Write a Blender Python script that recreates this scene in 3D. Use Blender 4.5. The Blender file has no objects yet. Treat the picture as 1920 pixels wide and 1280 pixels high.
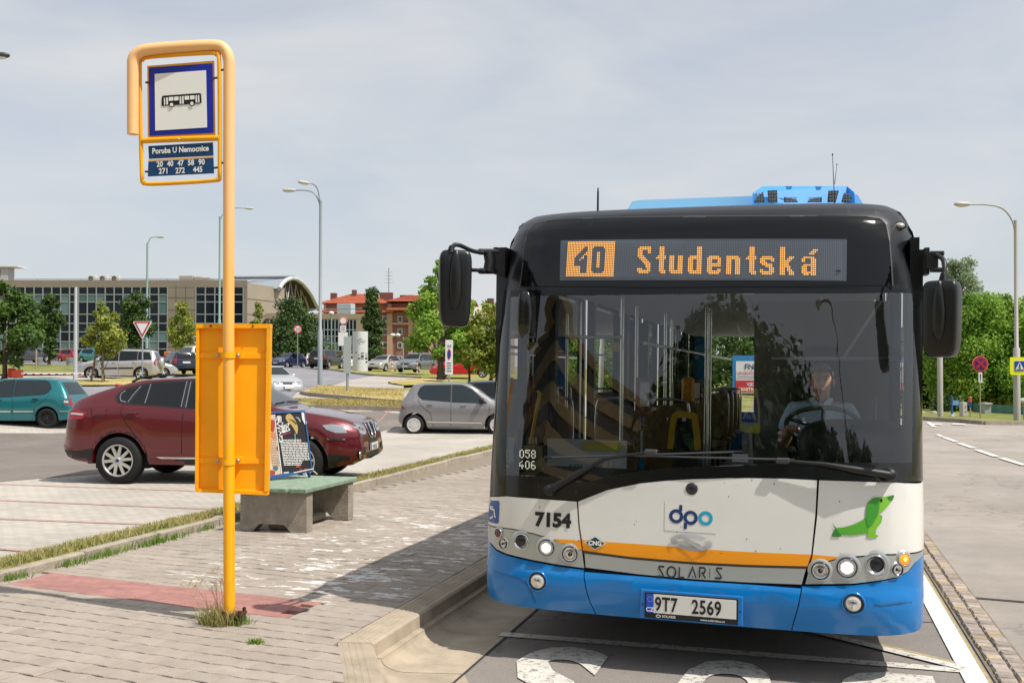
import bpy, bmesh, math, random
import numpy as np
from math import sin, cos, tan, radians, pi, sqrt, atan2
from mathutils import Vector, Matrix, noise
from mathutils.bvhtree import BVHTree
random.seed(7)
RNG = np.random.default_rng(7)
SC = bpy.context.scene
COL = SC.collection
# ------------------------------------------------------------------ camera
FPX, YAW, PITCH, EYE, SHIFT = 1850.0, radians(16.5), radians(0.9), 1.75, 31.0
cam = bpy.data.cameras.new('camera')
cam.sensor_width = 36.0
cam.lens = FPX / 1920 * 36
cam.shift_y = SHIFT / 1920
cam.clip_start = 0.05
cam.clip_end = 6000
camo = bpy.data.objects.new('camera', cam)
COL.objects.link(camo)
camo.location = (0, 0, EYE)
camo.rotation_euler = (radians(90) + PITCH, 0, YAW)
SC.camera = camo
# ------------------------------------------------------------------ sky, sun, exposure
SUN_EL = radians(57)
SUN_DIR = Vector((0.98 * cos(SUN_EL), -0.20 * cos(SUN_EL), sin(SUN_EL))).normalized()
world = bpy.data.worlds.new('World')
SC.world = world
world.use_nodes = True
wn, wl = world.node_tree.nodes, world.node_tree.links
wn.clear()
wout = wn.new('ShaderNodeOutputWorld')
bg = wn.new('ShaderNodeBackground')
bg.inputs['Strength'].default_value = 0.135
sky = wn.new('ShaderNodeTexSky')
sky.sky_type = 'NISHITA'
sky.sun_disc = False
sky.sun_elevation = SUN_EL
sky.sun_rotation = atan2(SUN_DIR.x, SUN_DIR.y)
sky.air_density = 1.0
sky.dust_density = 2.0
sky.ozone_density = 1.5
wtc = wn.new('ShaderNodeTexCoord')
wmap = wn.new('ShaderNodeMapping')
wmap.inputs['Scale'].default_value = (1.6, 1.6, 5.0)
cl1 = wn.new('ShaderNodeTexNoise')
cl1.inputs['Scale'].default_value = 1.7
cl1.inputs['Detail'].default_value = 7
cl1.inputs['Roughness'].default_value = 0.55
cl1.inputs['Distortion'].default_value = 0.4
ramp = wn.new('ShaderNodeValToRGB')
ramp.color_ramp.elements[0].position = 0.36
ramp.color_ramp.elements[0].color = (0.60, 0.60, 0.60, 1)
ramp.color_ramp.elements[1].position = 0.66
ramp.color_ramp.elements[1].color = (0.93, 0.93, 0.93, 1)
cl2 = wn.new('ShaderNodeTexNoise')
cl2.inputs['Scale'].default_value = 3.1
cl2.inputs['Detail'].default_value = 5
cmix = wn.new('ShaderNodeMix'); cmix.data_type = 'RGBA'
cmix.inputs['A'].default_value = (4.75, 5.0, 5.2, 1)     # grey under-lit cloud
cmix.inputs['B'].default_value = (5.3, 5.3, 5.35, 1)     # sunlit cloud
smix = wn.new('ShaderNodeMix'); smix.data_type = 'RGBA'
wl.new(wtc.outputs['Generated'], wmap.inputs['Vector'])
wl.new(wmap.outputs['Vector'], cl1.inputs['Vector'])
wl.new(wmap.outputs['Vector'], cl2.inputs['Vector'])
wl.new(cl1.outputs['Fac'], ramp.inputs['Fac'])
wl.new(cl2.outputs['Fac'], cmix.inputs['Factor'])
wl.new(ramp.outputs['Color'], smix.inputs['Factor'])
wl.new(sky.outputs['Color'], smix.inputs['A'])
wl.new(cmix.outputs['Result'], smix.inputs['B'])
wl.new(smix.outputs['Result'], bg.inputs['Color'])
wl.new(bg.outputs['Background'], wout.inputs['Surface'])
sun = bpy.data.lights.new('sun', 'SUN')
sun.energy = 4.6
sun.angle = radians(0.55)
sun.color = (1.0, 0.95, 0.87)
suno = bpy.data.objects.new('sun', sun)
COL.objects.link(suno)
suno.rotation_euler = (-SUN_DIR).to_track_quat('-Z', 'Y').to_euler()
suno.location = (20, -4, 30)
SC.view_settings.view_transform = 'Standard'
SC.view_settings.look = 'None'
SC.view_settings.gamma = 1
SC.view_settings.exposure = 0.08
SC.view_settings.use_curve_mapping = False
try:
 SC.cycles.max_bounces = 8
 SC.cycles.transparent_max_bounces = 16
 SC.cycles.use_denoising = True
 SC.cycles.caustics_reflective = False
 SC.cycles.caustics_refractive = False
except Exception:
 pass
# ------------------------------------------------------------------ survey: sight lines from the photographer's stand point
CAMP = np.array([0.0, 0.0, EYE])
_r = np.array([cos(YAW), sin(YAW), 0.0])
_f = np.array([-sin(YAW) * cos(PITCH), cos(YAW) * cos(PITCH), sin(PITCH)])
_u = np.cross(_r, _f)
def ray(px, py): return _f + _r * ((px - 960) / FPX) + _u * ((640 + SHIFT - py) / FPX)
def G(px, py, z=0.0):
 d = ray(px, py); return CAMP + d * ((z - EYE) / d[2])
def D(px, py, dep): return CAMP + ray(px, py) * dep
def FW(v):  # camera-aligned offset (right, forward, up) in world axes
 return np.array([v[0] * cos(YAW) - v[1] * sin(YAW), v[0] * sin(YAW) + v[1] * cos(YAW), v[2]])
# ------------------------------------------------------------------ materials
def lin(h):
 h = h.lstrip('#'); out = []
 for i in (0, 2, 4):
  c = int(h[i:i + 2], 16) / 255
  out.append(c / 12.92 if c <= 0.04045 else ((c + 0.055) / 1.055) ** 2.4)
 return out
_M = {}
def mat(name, col, rough=0.5, metal=0.0, coat=0.0, spec=0.5, emit=0.0, noise_=None, bump=None, world_=False, rnd=0.0, dark=None):
 """col: '#srgb' or linear triple. noise_=(scale, amount, detail) value mottling; bump=(scale, strength); rnd: per-object value spread"""
 if name in _M: return _M[name]
 m = bpy.data.materials.new(name); m.use_nodes = True; _M[name] = m
 nt = m.node_tree; N, L = nt.nodes, nt.links
 b = N['Principled BSDF']
 c = lin(col) if isinstance(col, str) else list(col)
 b.inputs['Base Color'].default_value = (*c, 1)
 b.inputs['Roughness'].default_value = rough
 b.inputs['Metallic'].default_value = metal
 b.inputs['Coat Weight'].default_value = coat
 b.inputs['Coat Roughness'].default_value = 0.04
 b.inputs['Specular IOR Level'].default_value = spec
 if emit:
  b.inputs['Emission Color'].default_value = (*c, 1)
  b.inputs['Emission Strength'].default_value = emit
 if noise_ or bump or rnd:
  if world_:
   g = N.new('ShaderNodeNewGeometry'); vec = g.outputs['Position']
  else:
   g = N.new('ShaderNodeTexCoord'); vec = g.outputs['Object']
  cur = None
  if noise_:
   t = N.new('ShaderNodeTexNoise'); t.inputs['Scale'].default_value = noise_[0]
   t.inputs['Detail'].default_value = noise_[2] if len(noise_) > 2 else 6
   t.inputs['Roughness'].default_value = 0.62
   L.new(vec, t.inputs['Vector'])
   mr = N.new('ShaderNodeMapRange')
   mr.inputs['From Min'].default_value = 0.3; mr.inputs['From Max'].default_value = 0.7
   mr.inputs['To Min'].default_value = 1 - noise_[1]; mr.inputs['To Max'].default_value = 1 + noise_[1]
   L.new(t.outputs['Fac'], mr.inputs['Value']); cur = mr.outputs['Result']
  if rnd:
   oi = N.new('ShaderNodeObjectInfo')
   ma = N.new('ShaderNodeMapRange')
   ma.inputs['To Min'].default_value = 1 - rnd; ma.inputs['To Max'].default_value = 1 + rnd
   L.new(oi.outputs['Random'], ma.inputs['Value'])
   if cur is None: cur = ma.outputs['Result']
   else:
    mm = N.new('ShaderNodeMath'); mm.operation = 'MULTIPLY'
    L.new(cur, mm.inputs[0]); L.new(ma.outputs['Result'], mm.inputs[1]); cur = mm.outputs[0]
  if cur is not None:
   vm = N.new('ShaderNodeVectorMath'); vm.operation = 'SCALE'
   vm.inputs[0].default_value = c
   L.new(cur, vm.inputs['Scale'])
   L.new(vm.outputs['Vector'], b.inputs['Base Color'])
  if bump:
   t2 = N.new('ShaderNodeTexNoise'); t2.inputs['Scale'].default_value = bump[0]
   t2.inputs['Detail'].default_value = 5
   L.new(vec, t2.inputs['Vector'])
   bp = N.new('ShaderNodeBump'); bp.inputs['Strength'].default_value = bump[1]; bp.inputs['Distance'].default_value = 0.02
   L.new(t2.outputs['Fac'], bp.inputs['Height']); L.new(bp.outputs['Normal'], b.inputs['Normal'])
 return m
def glass_mat(name, tint, refl=1.0, rough=0.0, ior=1.5):
 """thin pane: tinted see-through plus mirror reflection by Fresnel"""
 if name in _M: return _M[name]
 m = bpy.data.materials.new(name); m.use_nodes = True; _M[name] = m
 N, L = m.node_tree.nodes, m.node_tree.links
 N.clear()
 o = N.new('ShaderNodeOutputMaterial'); mx = N.new('ShaderNodeMixShader')
 tr = N.new('ShaderNodeBsdfTransparent'); tr.inputs['Color'].default_value = (*tint, 1)
 gl = N.new('ShaderNodeBsdfGlossy'); gl.inputs['Roughness'].default_value = rough
 fr = N.new('ShaderNodeFresnel'); fr.inputs['IOR'].default_value = ior
 mu = N.new('ShaderNodeMath'); mu.operation = 'MULTIPLY'; mu.inputs[1].default_value = refl; mu.use_clamp = True
 L.new(fr.outputs['Fac'], mu.inputs[0]); L.new(mu.outputs[0], mx.inputs['Fac'])
 L.new(tr.outputs[0], mx.inputs[1]); L.new(gl.outputs[0], mx.inputs[2]); L.new(mx.outputs[0], o.inputs['Surface'])
 return m
# ------------------------------------------------------------------ mesh building
class MB:
 def __init__(s): s.v = []; s.f = []; s.sm = []
 def add(s, verts, faces, smooth=False):
  o = len(s.v); s.v.extend([tuple(map(float, p)) for p in verts])
  for f in faces: s.f.append(tuple(i + o for i in f)); s.sm.append(smooth)
  return s
 def box(s, c, d, rz=0.0, ry=0.0, rx=0.0, ch=0.0):
  hx, hy, hz = d[0] / 2, d[1] / 2, d[2] / 2
  if ch > 0:
   ch = min(ch, hx * .9, hy * .9, hz * .9)
   P = []; idx = {}
   for sx in (-1, 1):
    for sy in (-1, 1):
     for sz in (-1, 1):
      for k in range(3):
       p = [sx * hx, sy * hy, sz * hz]
       for j in range(3):
        if j != k: p[j] -= (sx, sy, sz)[j] * ch
       idx[(sx, sy, sz, k)] = len(P); P.append(p)
   F = []
   for k in range(3):
    a, b_ = [j for j in range(3) if j != k]
    for sg in (-1, 1):
     q = []
     for sa, sb in ((-1, -1), (1, -1), (1, 1), (-1, 1)):
      t = [0, 0, 0]; t[k] = sg; t[a] = sa; t[b_] = sb; q.append(idx[(*t, k)])
     F.append(q)
    for sa in (-1, 1):
     for sb in (-1, 1):
      t0 = [0, 0, 0]; t0[k] = -1; t0[a] = sa; t0[b_] = sb
      t1 = list(t0); t1[k] = 1
      F.append([idx[(*t0, a)], idx[(*t1, a)], idx[(*t1, b_)], idx[(*t0, b_)]])
   for sx in (-1, 1):
    for sy in (-1, 1):
     for sz in (-1, 1): F.append([idx[(sx, sy, sz, k)] for k in range(3)])
  else:
   P = [(sx * hx, sy * hy, sz * hz) for sx in (-1, 1) for sy in (-1, 1) for sz in (-1, 1)]
   F = [(0, 1, 3, 2), (4, 6, 7, 5), (0, 4, 5, 1), (2, 3, 7, 6), (0, 2, 6, 4), (1, 5, 7, 3)]
  if rz or ry or rx:
   R = Matrix.Rotation(rz, 3, 'Z') @ Matrix.Rotation(ry, 3, 'Y') @ Matrix.Rotation(rx, 3, 'X')
   P = [R @ Vector(p) for p in P]
  return s.add([(p[0] + c[0], p[1] + c[1], p[2] + c[2]) for p in P], F)
 def tube(s, pts, r, n=8, cap=True, close=False):
  pts = [Vector(p) for p in pts]; m = len(pts)
  rr = r if hasattr(r, '__len__') else [r] * m
  V = []; prev = None
  for i, p in enumerate(pts):
   a = pts[i - 1] if i else (pts[-1] if close else p); b = pts[(i + 1) % m] if (i < m - 1 or close) else p
   t = (b - a)
   t = t.normalized() if t.length > 1e-9 else Vector((0, 0, 1))
   if prev is None:
    x = t.orthogonal().normalized()
   else:
    x = (prev - t * prev.dot(t))
    x = x.normalized() if x.length > 1e-6 else t.orthogonal().normalized()
   prev = x; y = t.cross(x)
   for k in range(n):
    an = 2 * pi * k / n
    V.append(p + (x * cos(an) + y * sin(an)) * rr[i])
  F = []
  for i in range(m if close else m - 1):
   j = (i + 1) % m
   for k in range(n):
    F.append((i * n + k, i * n + (k + 1) % n, j * n + (k + 1) % n, j * n + k))
  o = len(s.v); s.add(V, F, True)
  if cap and not close:
   s.add(V[:n], [tuple(reversed(range(n)))]); s.add(V[-n:], [tuple(range(n))])
  return s
 def lathe(s, prof, c=(0, 0, 0), axis='z', n=24, smooth=True):
  V = []; F = []; m = len(prof)
  for k in range(n):
   a = 2 * pi * k / n
   for (r, h) in prof:
    p = {'z': (r * cos(a), r * sin(a), h), 'y': (r * cos(a), h, r * sin(a)), 'x': (h, r * cos(a), r * sin(a))}[axis]
    V.append((p[0] + c[0], p[1] + c[1], p[2] + c[2]))
  for k in range(n):
   k2 = (k + 1) % n
   for i in range(m - 1): F.append((k * m + i, k2 * m + i, k2 * m + i + 1, k * m + i + 1))
  return s.add(V, F, smooth)
 def prism(s, poly, a, b, plane='xy', smooth=False):
  """poly in the plane, extruded from a to b along the third axis"""
  mp = {'xy': lambda u, v, w: (u, v, w), 'xz': lambda u, v, w: (u, w, v), 'yz': lambda u, v, w: (w, u, v)}[plane]
  n = len(poly); o = len(s.v)
  s.v.extend([mp(u, v, a) for u, v in poly]); s.v.extend([mp(u, v, b) for u, v in poly])
  s.f.append(tuple(o + k for k in range(n))); s.sm.append(False)
  s.f.append(tuple(o + n + k for k in reversed(range(n)))); s.sm.append(False)
  for k in range(n):
   s.f.append((o + k, o + n + k, o + n + (k + 1) % n, o + (k + 1) % n)); s.sm.append(smooth)
  return s
 def xf(s, M):
  s.v = [tuple(M @ Vector(p)) for p in s.v]; return s
 def join(s, other, M=None):
  V = other.v if M is None else [M @ Vector(p) for p in other.v]
  o = len(s.v); s.v.extend([tuple(p) for p in V])
  s.f.extend([tuple(i + o for i in f) for f in other.f]); s.sm.extend(other.sm); return s
 def mesh(s, name, m, sharp=None, fix=True):
  me = bpy.data.meshes.new(name)
  me.from_pydata(s.v, [], s.f)
  me.polygons.foreach_set('use_smooth', s.sm)
  if fix:
   bm = bmesh.new(); bm.from_mesh(me)
   bmesh.ops.recalc_face_normals(bm, faces=bm.faces); bm.to_mesh(me); bm.free()
  if m: me.materials.append(m)
  if sharp is not None: me.set_sharp_from_angle(angle=sharp)
  me.update(); return me
 def build(s, name, m, parent=None, world_=False, sharp=None, fix=True):
  if parent is not None and world_:
   Mi = (Matrix.LocRotScale(parent.location, parent.rotation_euler, None)).inverted()
   if parent.parent is not None:
    pp = parent.parent
    Mi = Mi @ Matrix.LocRotScale(pp.location, pp.rotation_euler, None).inverted()
   s.xf(Mi)
  return link(name, s.mesh(name, m, sharp, fix), parent)
def link(name, me, parent=None):
 o = bpy.data.objects.new(name, me); COL.objects.link(o)
 if parent is not None: o.parent = parent
 return o
def tag(o, label=None, cat=None, group=None, kind=None):
 if label: o['label'] = label
 if cat: o['category'] = cat
 if group: o['group'] = group
 if kind: o['kind'] = kind
 return o
def thing(name, label, cat, loc=(0, 0, 0), rz=0.0, group=None, rot=None):
 o = bpy.data.objects.new(name, None); COL.objects.link(o)
 o.empty_display_size = 0.2
 o.location = Vector([float(a) for a in loc]); o.rotation_euler = rot if rot else (0, 0, rz)
 return tag(o, label, cat, group)
def struct(o): o['kind'] = 'structure'; return o
def stuff(o): o['kind'] = 'stuff'; return o
def copy_tree(o, parent=None):
 c = o.copy(); COL.objects.link(c)
 if parent is not None: c.parent = parent
 for ch in list(o.children): copy_tree(ch, c)
 return c
def catmull(pts, n=6, close=False):
 P = [np.array(p, float) for p in pts]; out = []; m = len(P)
 rng = range(m) if close else range(m - 1)
 for i in rng:
  p0 = P[i - 1] if (i or close) else 2 * P[0] - P[1]
  p1 = P[i]; p2 = P[(i + 1) % m]
  p3 = P[(i + 2) % m] if (close or i + 2 < m) else 2 * P[-1] - P[-2]
  for k in range(n):
   t = k / n
   out.append(0.5 * ((2 * p1) + (-p0 + p2) * t + (2 * p0 - 5 * p1 + 4 * p2 - p3) * t * t + (-p0 + 3 * p1 - 3 * p2 + p3) * t ** 3))
 if not close: out.append(P[-1])
 return [tuple(map(float, p)) for p in out]
def clip_poly(poly, us, vs):
 """2-D outline cut along grid lines -> verts, faces, boundary edges"""
 bm = bmesh.new()
 q = []
 for p in poly:
  if not q or (abs(p[0] - q[-1][0]) + abs(p[1] - q[-1][1])) > 1e-6: q.append((p[0], p[1]))
 if abs(q[0][0] - q[-1][0]) + abs(q[0][1] - q[-1][1]) < 1e-6: q.pop()
 f = bm.faces.new([bm.verts.new((a, b, 0)) for a, b in q])
 bmesh.ops.triangulate(bm, faces=[f])
 xs = [a for a, b in q]; ys = [b for a, b in q]
 for axis, vals, lo, hi in ((0, us, min(xs), max(xs)), (1, vs, min(ys), max(ys))):
  no = [0, 0, 0]; no[axis] = 1
  for val in vals:
   if lo + 1e-5 < val < hi - 1e-5:
    co = [0, 0, 0]; co[axis] = val
    bmesh.ops.bisect_plane(bm, geom=list(bm.verts) + list(bm.edges) + list(bm.faces), plane_co=co, plane_no=no, dist=1e-6)
 bmesh.ops.remove_doubles(bm, verts=bm.verts, dist=2e-5)
 bmesh.ops.recalc_face_normals(bm, faces=bm.faces)
 bm.verts.index_update()
 V = [(v.co.x, v.co.y) for v in bm.verts]
 F = [tuple(v.index for v in f.verts) for f in bm.faces]
 Bd = [(e.verts[0].index, e.verts[1].index) for e in bm.edges if len(e.link_faces) == 1]
 bm.free()
 return V, F, Bd
def grid_lines(lo, hi, step): return list(np.arange(math.floor(lo / step) * step, hi + step, step))
def surf_patch(poly, fn, step, thick=0.0, us=None, vs=None, back=None, mb=None):
 """poly (2-D) mapped by fn(u, v)->3-D; a rim of depth `thick` along `back` closes the edge"""
 xs = [p[0] for p in poly]; ys = [p[1] for p in poly]
 us = grid_lines(min(xs), max(xs), step) if us is None else us
 vs = grid_lines(min(ys), max(ys), step) if vs is None else vs
 V, F, Bd = clip_poly(poly, us, vs)
 mb = mb or MB()
 P = [fn(u, v) for u, v in V]
 if back is not None:
  tot = Vector((0, 0, 0))
  for f in F:
   if all(P[i] is not None for i in f[:3]):
    a_, b_, c_ = (Vector(P[i]) for i in f[:3]); tot += (b_ - a_).cross(c_ - a_)
  if tot.dot(Vector(back)) > 0: F = [f[::-1] for f in F]
 bad = {i for i, p in enumerate(P) if p is None}
 P = [p if p is not None else (0, 0, 0) for p in P]
 F = [f for f in F if not bad.intersection(f)]
 mb.add(P, F, True)
 if thick:
  b = Vector(back) * thick
  for i, j in Bd:
   if i in bad or j in bad: continue
   a, c = Vector(P[i]), Vector(P[j])
   mb.add([a, c, c + b, a + b], [(0, 1, 2, 3)])
 return mb
def stroke(pts, w, closed=False):
 """outline polygon of a polyline drawn with width w (2-D)"""
 P = [Vector((p[0], p[1])) for p in pts]; L_, R_ = [], []
 n = len(P)
 for i, p in enumerate(P):
  a = P[i - 1] if i else (P[-1] if closed else None); b = P[i + 1] if i < n - 1 else (P[0] if closed else None)
  d1 = (p - a).normalized() if a is not None else None
  d2 = (b - p).normalized() if b is not None else None
  if d1 is None: nrm = Vector((-d2.y, d2.x)); k = 1
  elif d2 is None: nrm = Vector((-d1.y, d1.x)); k = 1
  else:
   t = d1 + d2
   t = t.normalized() if t.length > 1e-6 else d1
   nrm = Vector((-t.y, t.x)); k = 1 / max(0.5, nrm.dot(Vector((-d1.y, d1.x))))
  L_.append(tuple(p + nrm * w / 2 * k)); R_.append(tuple(p - nrm * w / 2 * k))
 return L_ + R_[::-1]
def stroke_quads(pts, w, closed=False):
 o = stroke(pts, w, closed); n = len(pts)
 V = o; F = []
 for i in range(n - 1): F.append((i, i + 1, 2 * n - 2 - i, 2 * n - 1 - i))
 if closed: F.append((n - 1, 0, 2 * n - 1, n))
 return V, F
def circle(cx, cy, r, n=24, ry=None, a0=0.0, a1=2 * pi):
 ry = ry or r
 full = abs(a1 - a0 - 2 * pi) < 1e-6
 m = n if full else n + 1
 return [(cx + r * cos(a0 + (a1 - a0) * k / n), cy + ry * sin(a0 + (a1 - a0) * k / n)) for k in range(m)]
def rrect(x0, y0, x1, y1, r, n=4):
 out = []
 for cx, cy, a in ((x1 - r, y1 - r, 0), (x0 + r, y1 - r, 90), (x0 + r, y0 + r, 180), (x1 - r, y0 + r, 270)):
  for k in range(n + 1):
   t = radians(a + 90 * k / n); out.append((cx + r * cos(t), cy + r * sin(t)))
 return out
_tx = {}
def text2d(s, size=1.0, bold=0.0, align='LEFT', sx=1.0, spacing=1.0):
 """flat lettering -> (verts 2-D, faces)"""
 key = (s, bold, align, spacing)
 if key not in _tx:
  cu = bpy.data.curves.new('lettering', 'FONT'); cu.body = s; cu.size = 1.0; cu.offset = bold; cu.align_x = align
  cu.space_character = spacing; cu.resolution_u = 3
  ob = bpy.data.objects.new('lettering', cu); COL.objects.link(ob)
  dg = bpy.context.evaluated_depsgraph_get(); dg.update()
  ev = ob.evaluated_get(dg); me = ev.to_mesh()
  V = [(v.co.x, v.co.y) for v in me.vertices]; F = [tuple(p.vertices) for p in me.polygons]
  ev.to_mesh_clear(); bpy.data.objects.remove(ob); bpy.data.curves.remove(cu)
  _tx[key] = (V, F)
 V, F = _tx[key]
 return [(x * size * sx, y * size) for x, y in V], F
def text_on(mb, s, fn, size, x=0, y=0, bold=0.0, align='LEFT', sx=1.0, spacing=1.0, rot=0.0):
 V, F = text2d(s, size, bold, align, sx, spacing)
 c, n = cos(rot), sin(rot)
 mb.add([fn(x + a * c - b * n, y + a * n + b * c) for a, b in V], F); return mb
# ------------------------------------------------------------------ terrain heights
HP = 0.18   # pavement level
_anch = []  # (x, y, z) levels read off the photograph
def _base(x, y):
 return 0.05 * np.clip(-x - 20, 0, 45) + 0.012 * np.clip(y - 26, 0, 100) * np.clip((-x - 6) / 8, 0, 1)
def anchor(p): _anch.append((p[0], p[1], p[2] - float(_base(p[0], p[1]))))
def gz(x, y):
 x = np.asarray(x, float); y = np.asarray(y, float)
 num = 0.0; den = 0.35
 for ax, ay, r in _anch:
  w = np.exp(-((x - ax) ** 2 + (y - ay) ** 2) / (2 * 7.0 ** 2)); num = num + w * r; den = den + w
 # nothing near the bay and the near lot is moved
 k = np.clip((np.hypot(x, y - 6) - 22) / 8, 0, 1)
 return _base(x, y) + k * num / den
def T(px, py, dmax=260.0):
 """where the sight line meets the terrain"""
 d = ray(px, py); t = 4.0
 lo = None
 while t < dmax:
  p = CAMP + d * t
  if p[2] < gz(p[0], p[1]): break
  lo = t; t *= 1.02
 lo = lo or t / 1.02; hi = t
 for _ in range(20):
  m = (lo + hi) / 2; p = CAMP + d * m
  if p[2] < gz(p[0], p[1]): hi = m
  else: lo = m
 return CAMP + d * hi
def at(px, py, dep):
 """foot of something seen at (px, py), dep metres away; the terrain is brought to that level"""
 p = D(px, py, dep); anchor(p); return p
# feet of far things (pixel of the foot, distance)
FOOT = {}
for k, a in dict(
 suv_silver=(225, 712, 54), hatch_silver=(505, 744, 47), wagon_navy=(333, 701, 66), estate_silver=(264, 708, 57.5), van_white=(360, 690, 78),
 sedan_blue=(541, 689, 96), car_silver_far=(583, 688, 104), mpv_black=(612, 690, 88), car_white=(655, 693, 96), sedan_silver=(722, 696, 88),
 car_behind=(960, 797, 33), sedan_grey=(781, 698, 80), car_red=(868, 708, 62), car_grey_left=(48, 680, 78), car_red_small=(137, 679, 110), car_teal_small=(178, 679, 108),
 lamp_a=(600, 735, 53), totem=(675, 694, 84), noentry=(643, 697, 80), signback=(651, 752, 44), limit=(558, 688, 86), lamp_bike=(741, 700, 92),
 lamp_t1=(411, 690, 85), lamp_t2=(275, 690, 88), lamp_t3=(621, 688, 110), mast=(141, 715, 50), yieldpole=(266, 728, 44), barrier=(30, 704, 46),
 t_left=(8, 712, 46), t2=(92, 683, 70), t3=(193, 716, 48), t4=(253, 690, 76), t5=(342, 690, 80), t6=(484, 690, 100), t7=(545, 686, 108),
 t8=(697, 690, 100), chestnut=(826, 712, 46), t10=(920, 716, 46), parkmach=(842, 716, 42), chest_b=(880, 716, 48),
 grey_bld=(250, 675, 116), wing=(620, 672, 118), brick_bld=(760, 692, 165)).items():
 FOOT[k] = at(*a)
for a in ((1785, 780, 50), (1824, 779, 60), (1890, 780, 57), (1960, 783, 54), (1858, 778, 68), (1752, 776, 78), (1960, 778, 72), (1741, 781, 56), (1920, 780, 62), (1800, 776, 90)): at(*a)
# ------------------------------------------------------------------ ground materials
def paving_mat(name, base, joint, scale, amt, rough=0.85, worn=False, obj_rnd=0.0, per_island=False):
 m = bpy.data.materials.new(name); m.use_nodes = True
 N, L = m.node_tree.nodes, m.node_tree.links
 b = N['Principled BSDF']; b.inputs['Roughness'].default_value = rough; b.inputs['Specular IOR Level'].default_value = 0.3
 g = N.new('ShaderNodeNewGeometry')
 def nz(sc, det=6, vec=None, ro=0.6):
  t = N.new('ShaderNodeTexNoise'); t.inputs['Scale'].default_value = sc; t.inputs['Detail'].default_value = det
  t.inputs['Roughness'].default_value = ro
  L.new(vec or g.outputs['Position'], t.inputs['Vector']); return t.outputs['Fac']
 def mr(src, a, b_, c, d):
  t = N.new('ShaderNodeMapRange'); L.new(src, t.inputs['Value'])
  for k, v in zip(('From Min', 'From Max', 'To Min', 'To Max'), (a, b_, c, d)): t.inputs[k].default_value = v
  return t.outputs['Result']
 def mul(a, b_):
  t = N.new('ShaderNodeMath'); t.operation = 'MULTIPLY'; L.new(a, t.inputs[0]); L.new(b_, t.inputs[1]); return t.outputs[0]
 v = mul(mr(nz(scale), .3, .7, 1 - amt, 1 + amt), mr(nz(0.7, 4), .3, .7, .88, 1.1))
 v = mul(v, mr(nz(260, 2), .25, .75, .86, 1.14))
 if obj_rnd:
  oi = N.new('ShaderNodeObjectInfo'); v = mul(v, mr(oi.outputs['Random'], 0, 1, 1 - obj_rnd, 1 + obj_rnd))
 if per_island: v = mul(v, mr(g.outputs['Random Per Island'], 0, 1, 1 - per_island, 1 + per_island))
 sc = N.new('ShaderNodeVectorMath'); sc.operation = 'SCALE'; sc.inputs[0].default_value = lin(base); L.new(v, sc.inputs['Scale'])
 col = sc.outputs['Vector']
 if worn:   # flakes of old white road paint left on the stones
  mp = N.new('ShaderNodeMapping'); mp.inputs['Scale'].default_value = (1.0, 2.6, 1.0); L.new(g.outputs['Position'], mp.inputs['Vector'])
  f1 = nz(2.2, 8, mp.outputs['Vector'], 0.6); f2 = nz(7.5, 6, mp.outputs['Vector'], 0.5)
  ad = N.new('ShaderNodeMath'); ad.operation = 'ADD'; L.new(mr(f1, 0, 1, 0, .5), ad.inputs[0]); L.new(mr(f2, 0, 1, 0, .5), ad.inputs[1])
  fl = mr(ad.outputs[0], .555, .57, 0, 1)
  sp = N.new('ShaderNodeSeparateXYZ'); L.new(g.outputs['Position'], sp.inputs[0])
  k = mul(mr(sp.outputs['Y'], 5.9, 6.6, 0, 1), mr(sp.outputs['Y'], 11.5, 9.5, 0, 1))
  k = mul(k, mul(mr(sp.outputs['X'], -2.62, -2.75, 0, 1), mr(sp.outputs['X'], -5.2, -4.2, 0, 1)))
  fl = mul(fl, k)
  mx = N.new('ShaderNodeMix'); mx.data_type = 'RGBA'; L.new(fl, mx.inputs['Factor']); L.new(col, mx.inputs['A'])
  mx.inputs['B'].default_value = (.68, .67, .64, 1); col = mx.outputs['Result']
 L.new(col, b.inputs['Base Color'])
 bp = N.new('ShaderNodeBump'); bp.inputs['Strength'].default_value = 0.5; bp.inputs['Distance'].default_value = 0.006
 L.new(nz(90, 5), bp.inputs['Height']); L.new(bp.outputs['Normal'], b.inputs['Normal'])
 return m
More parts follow.
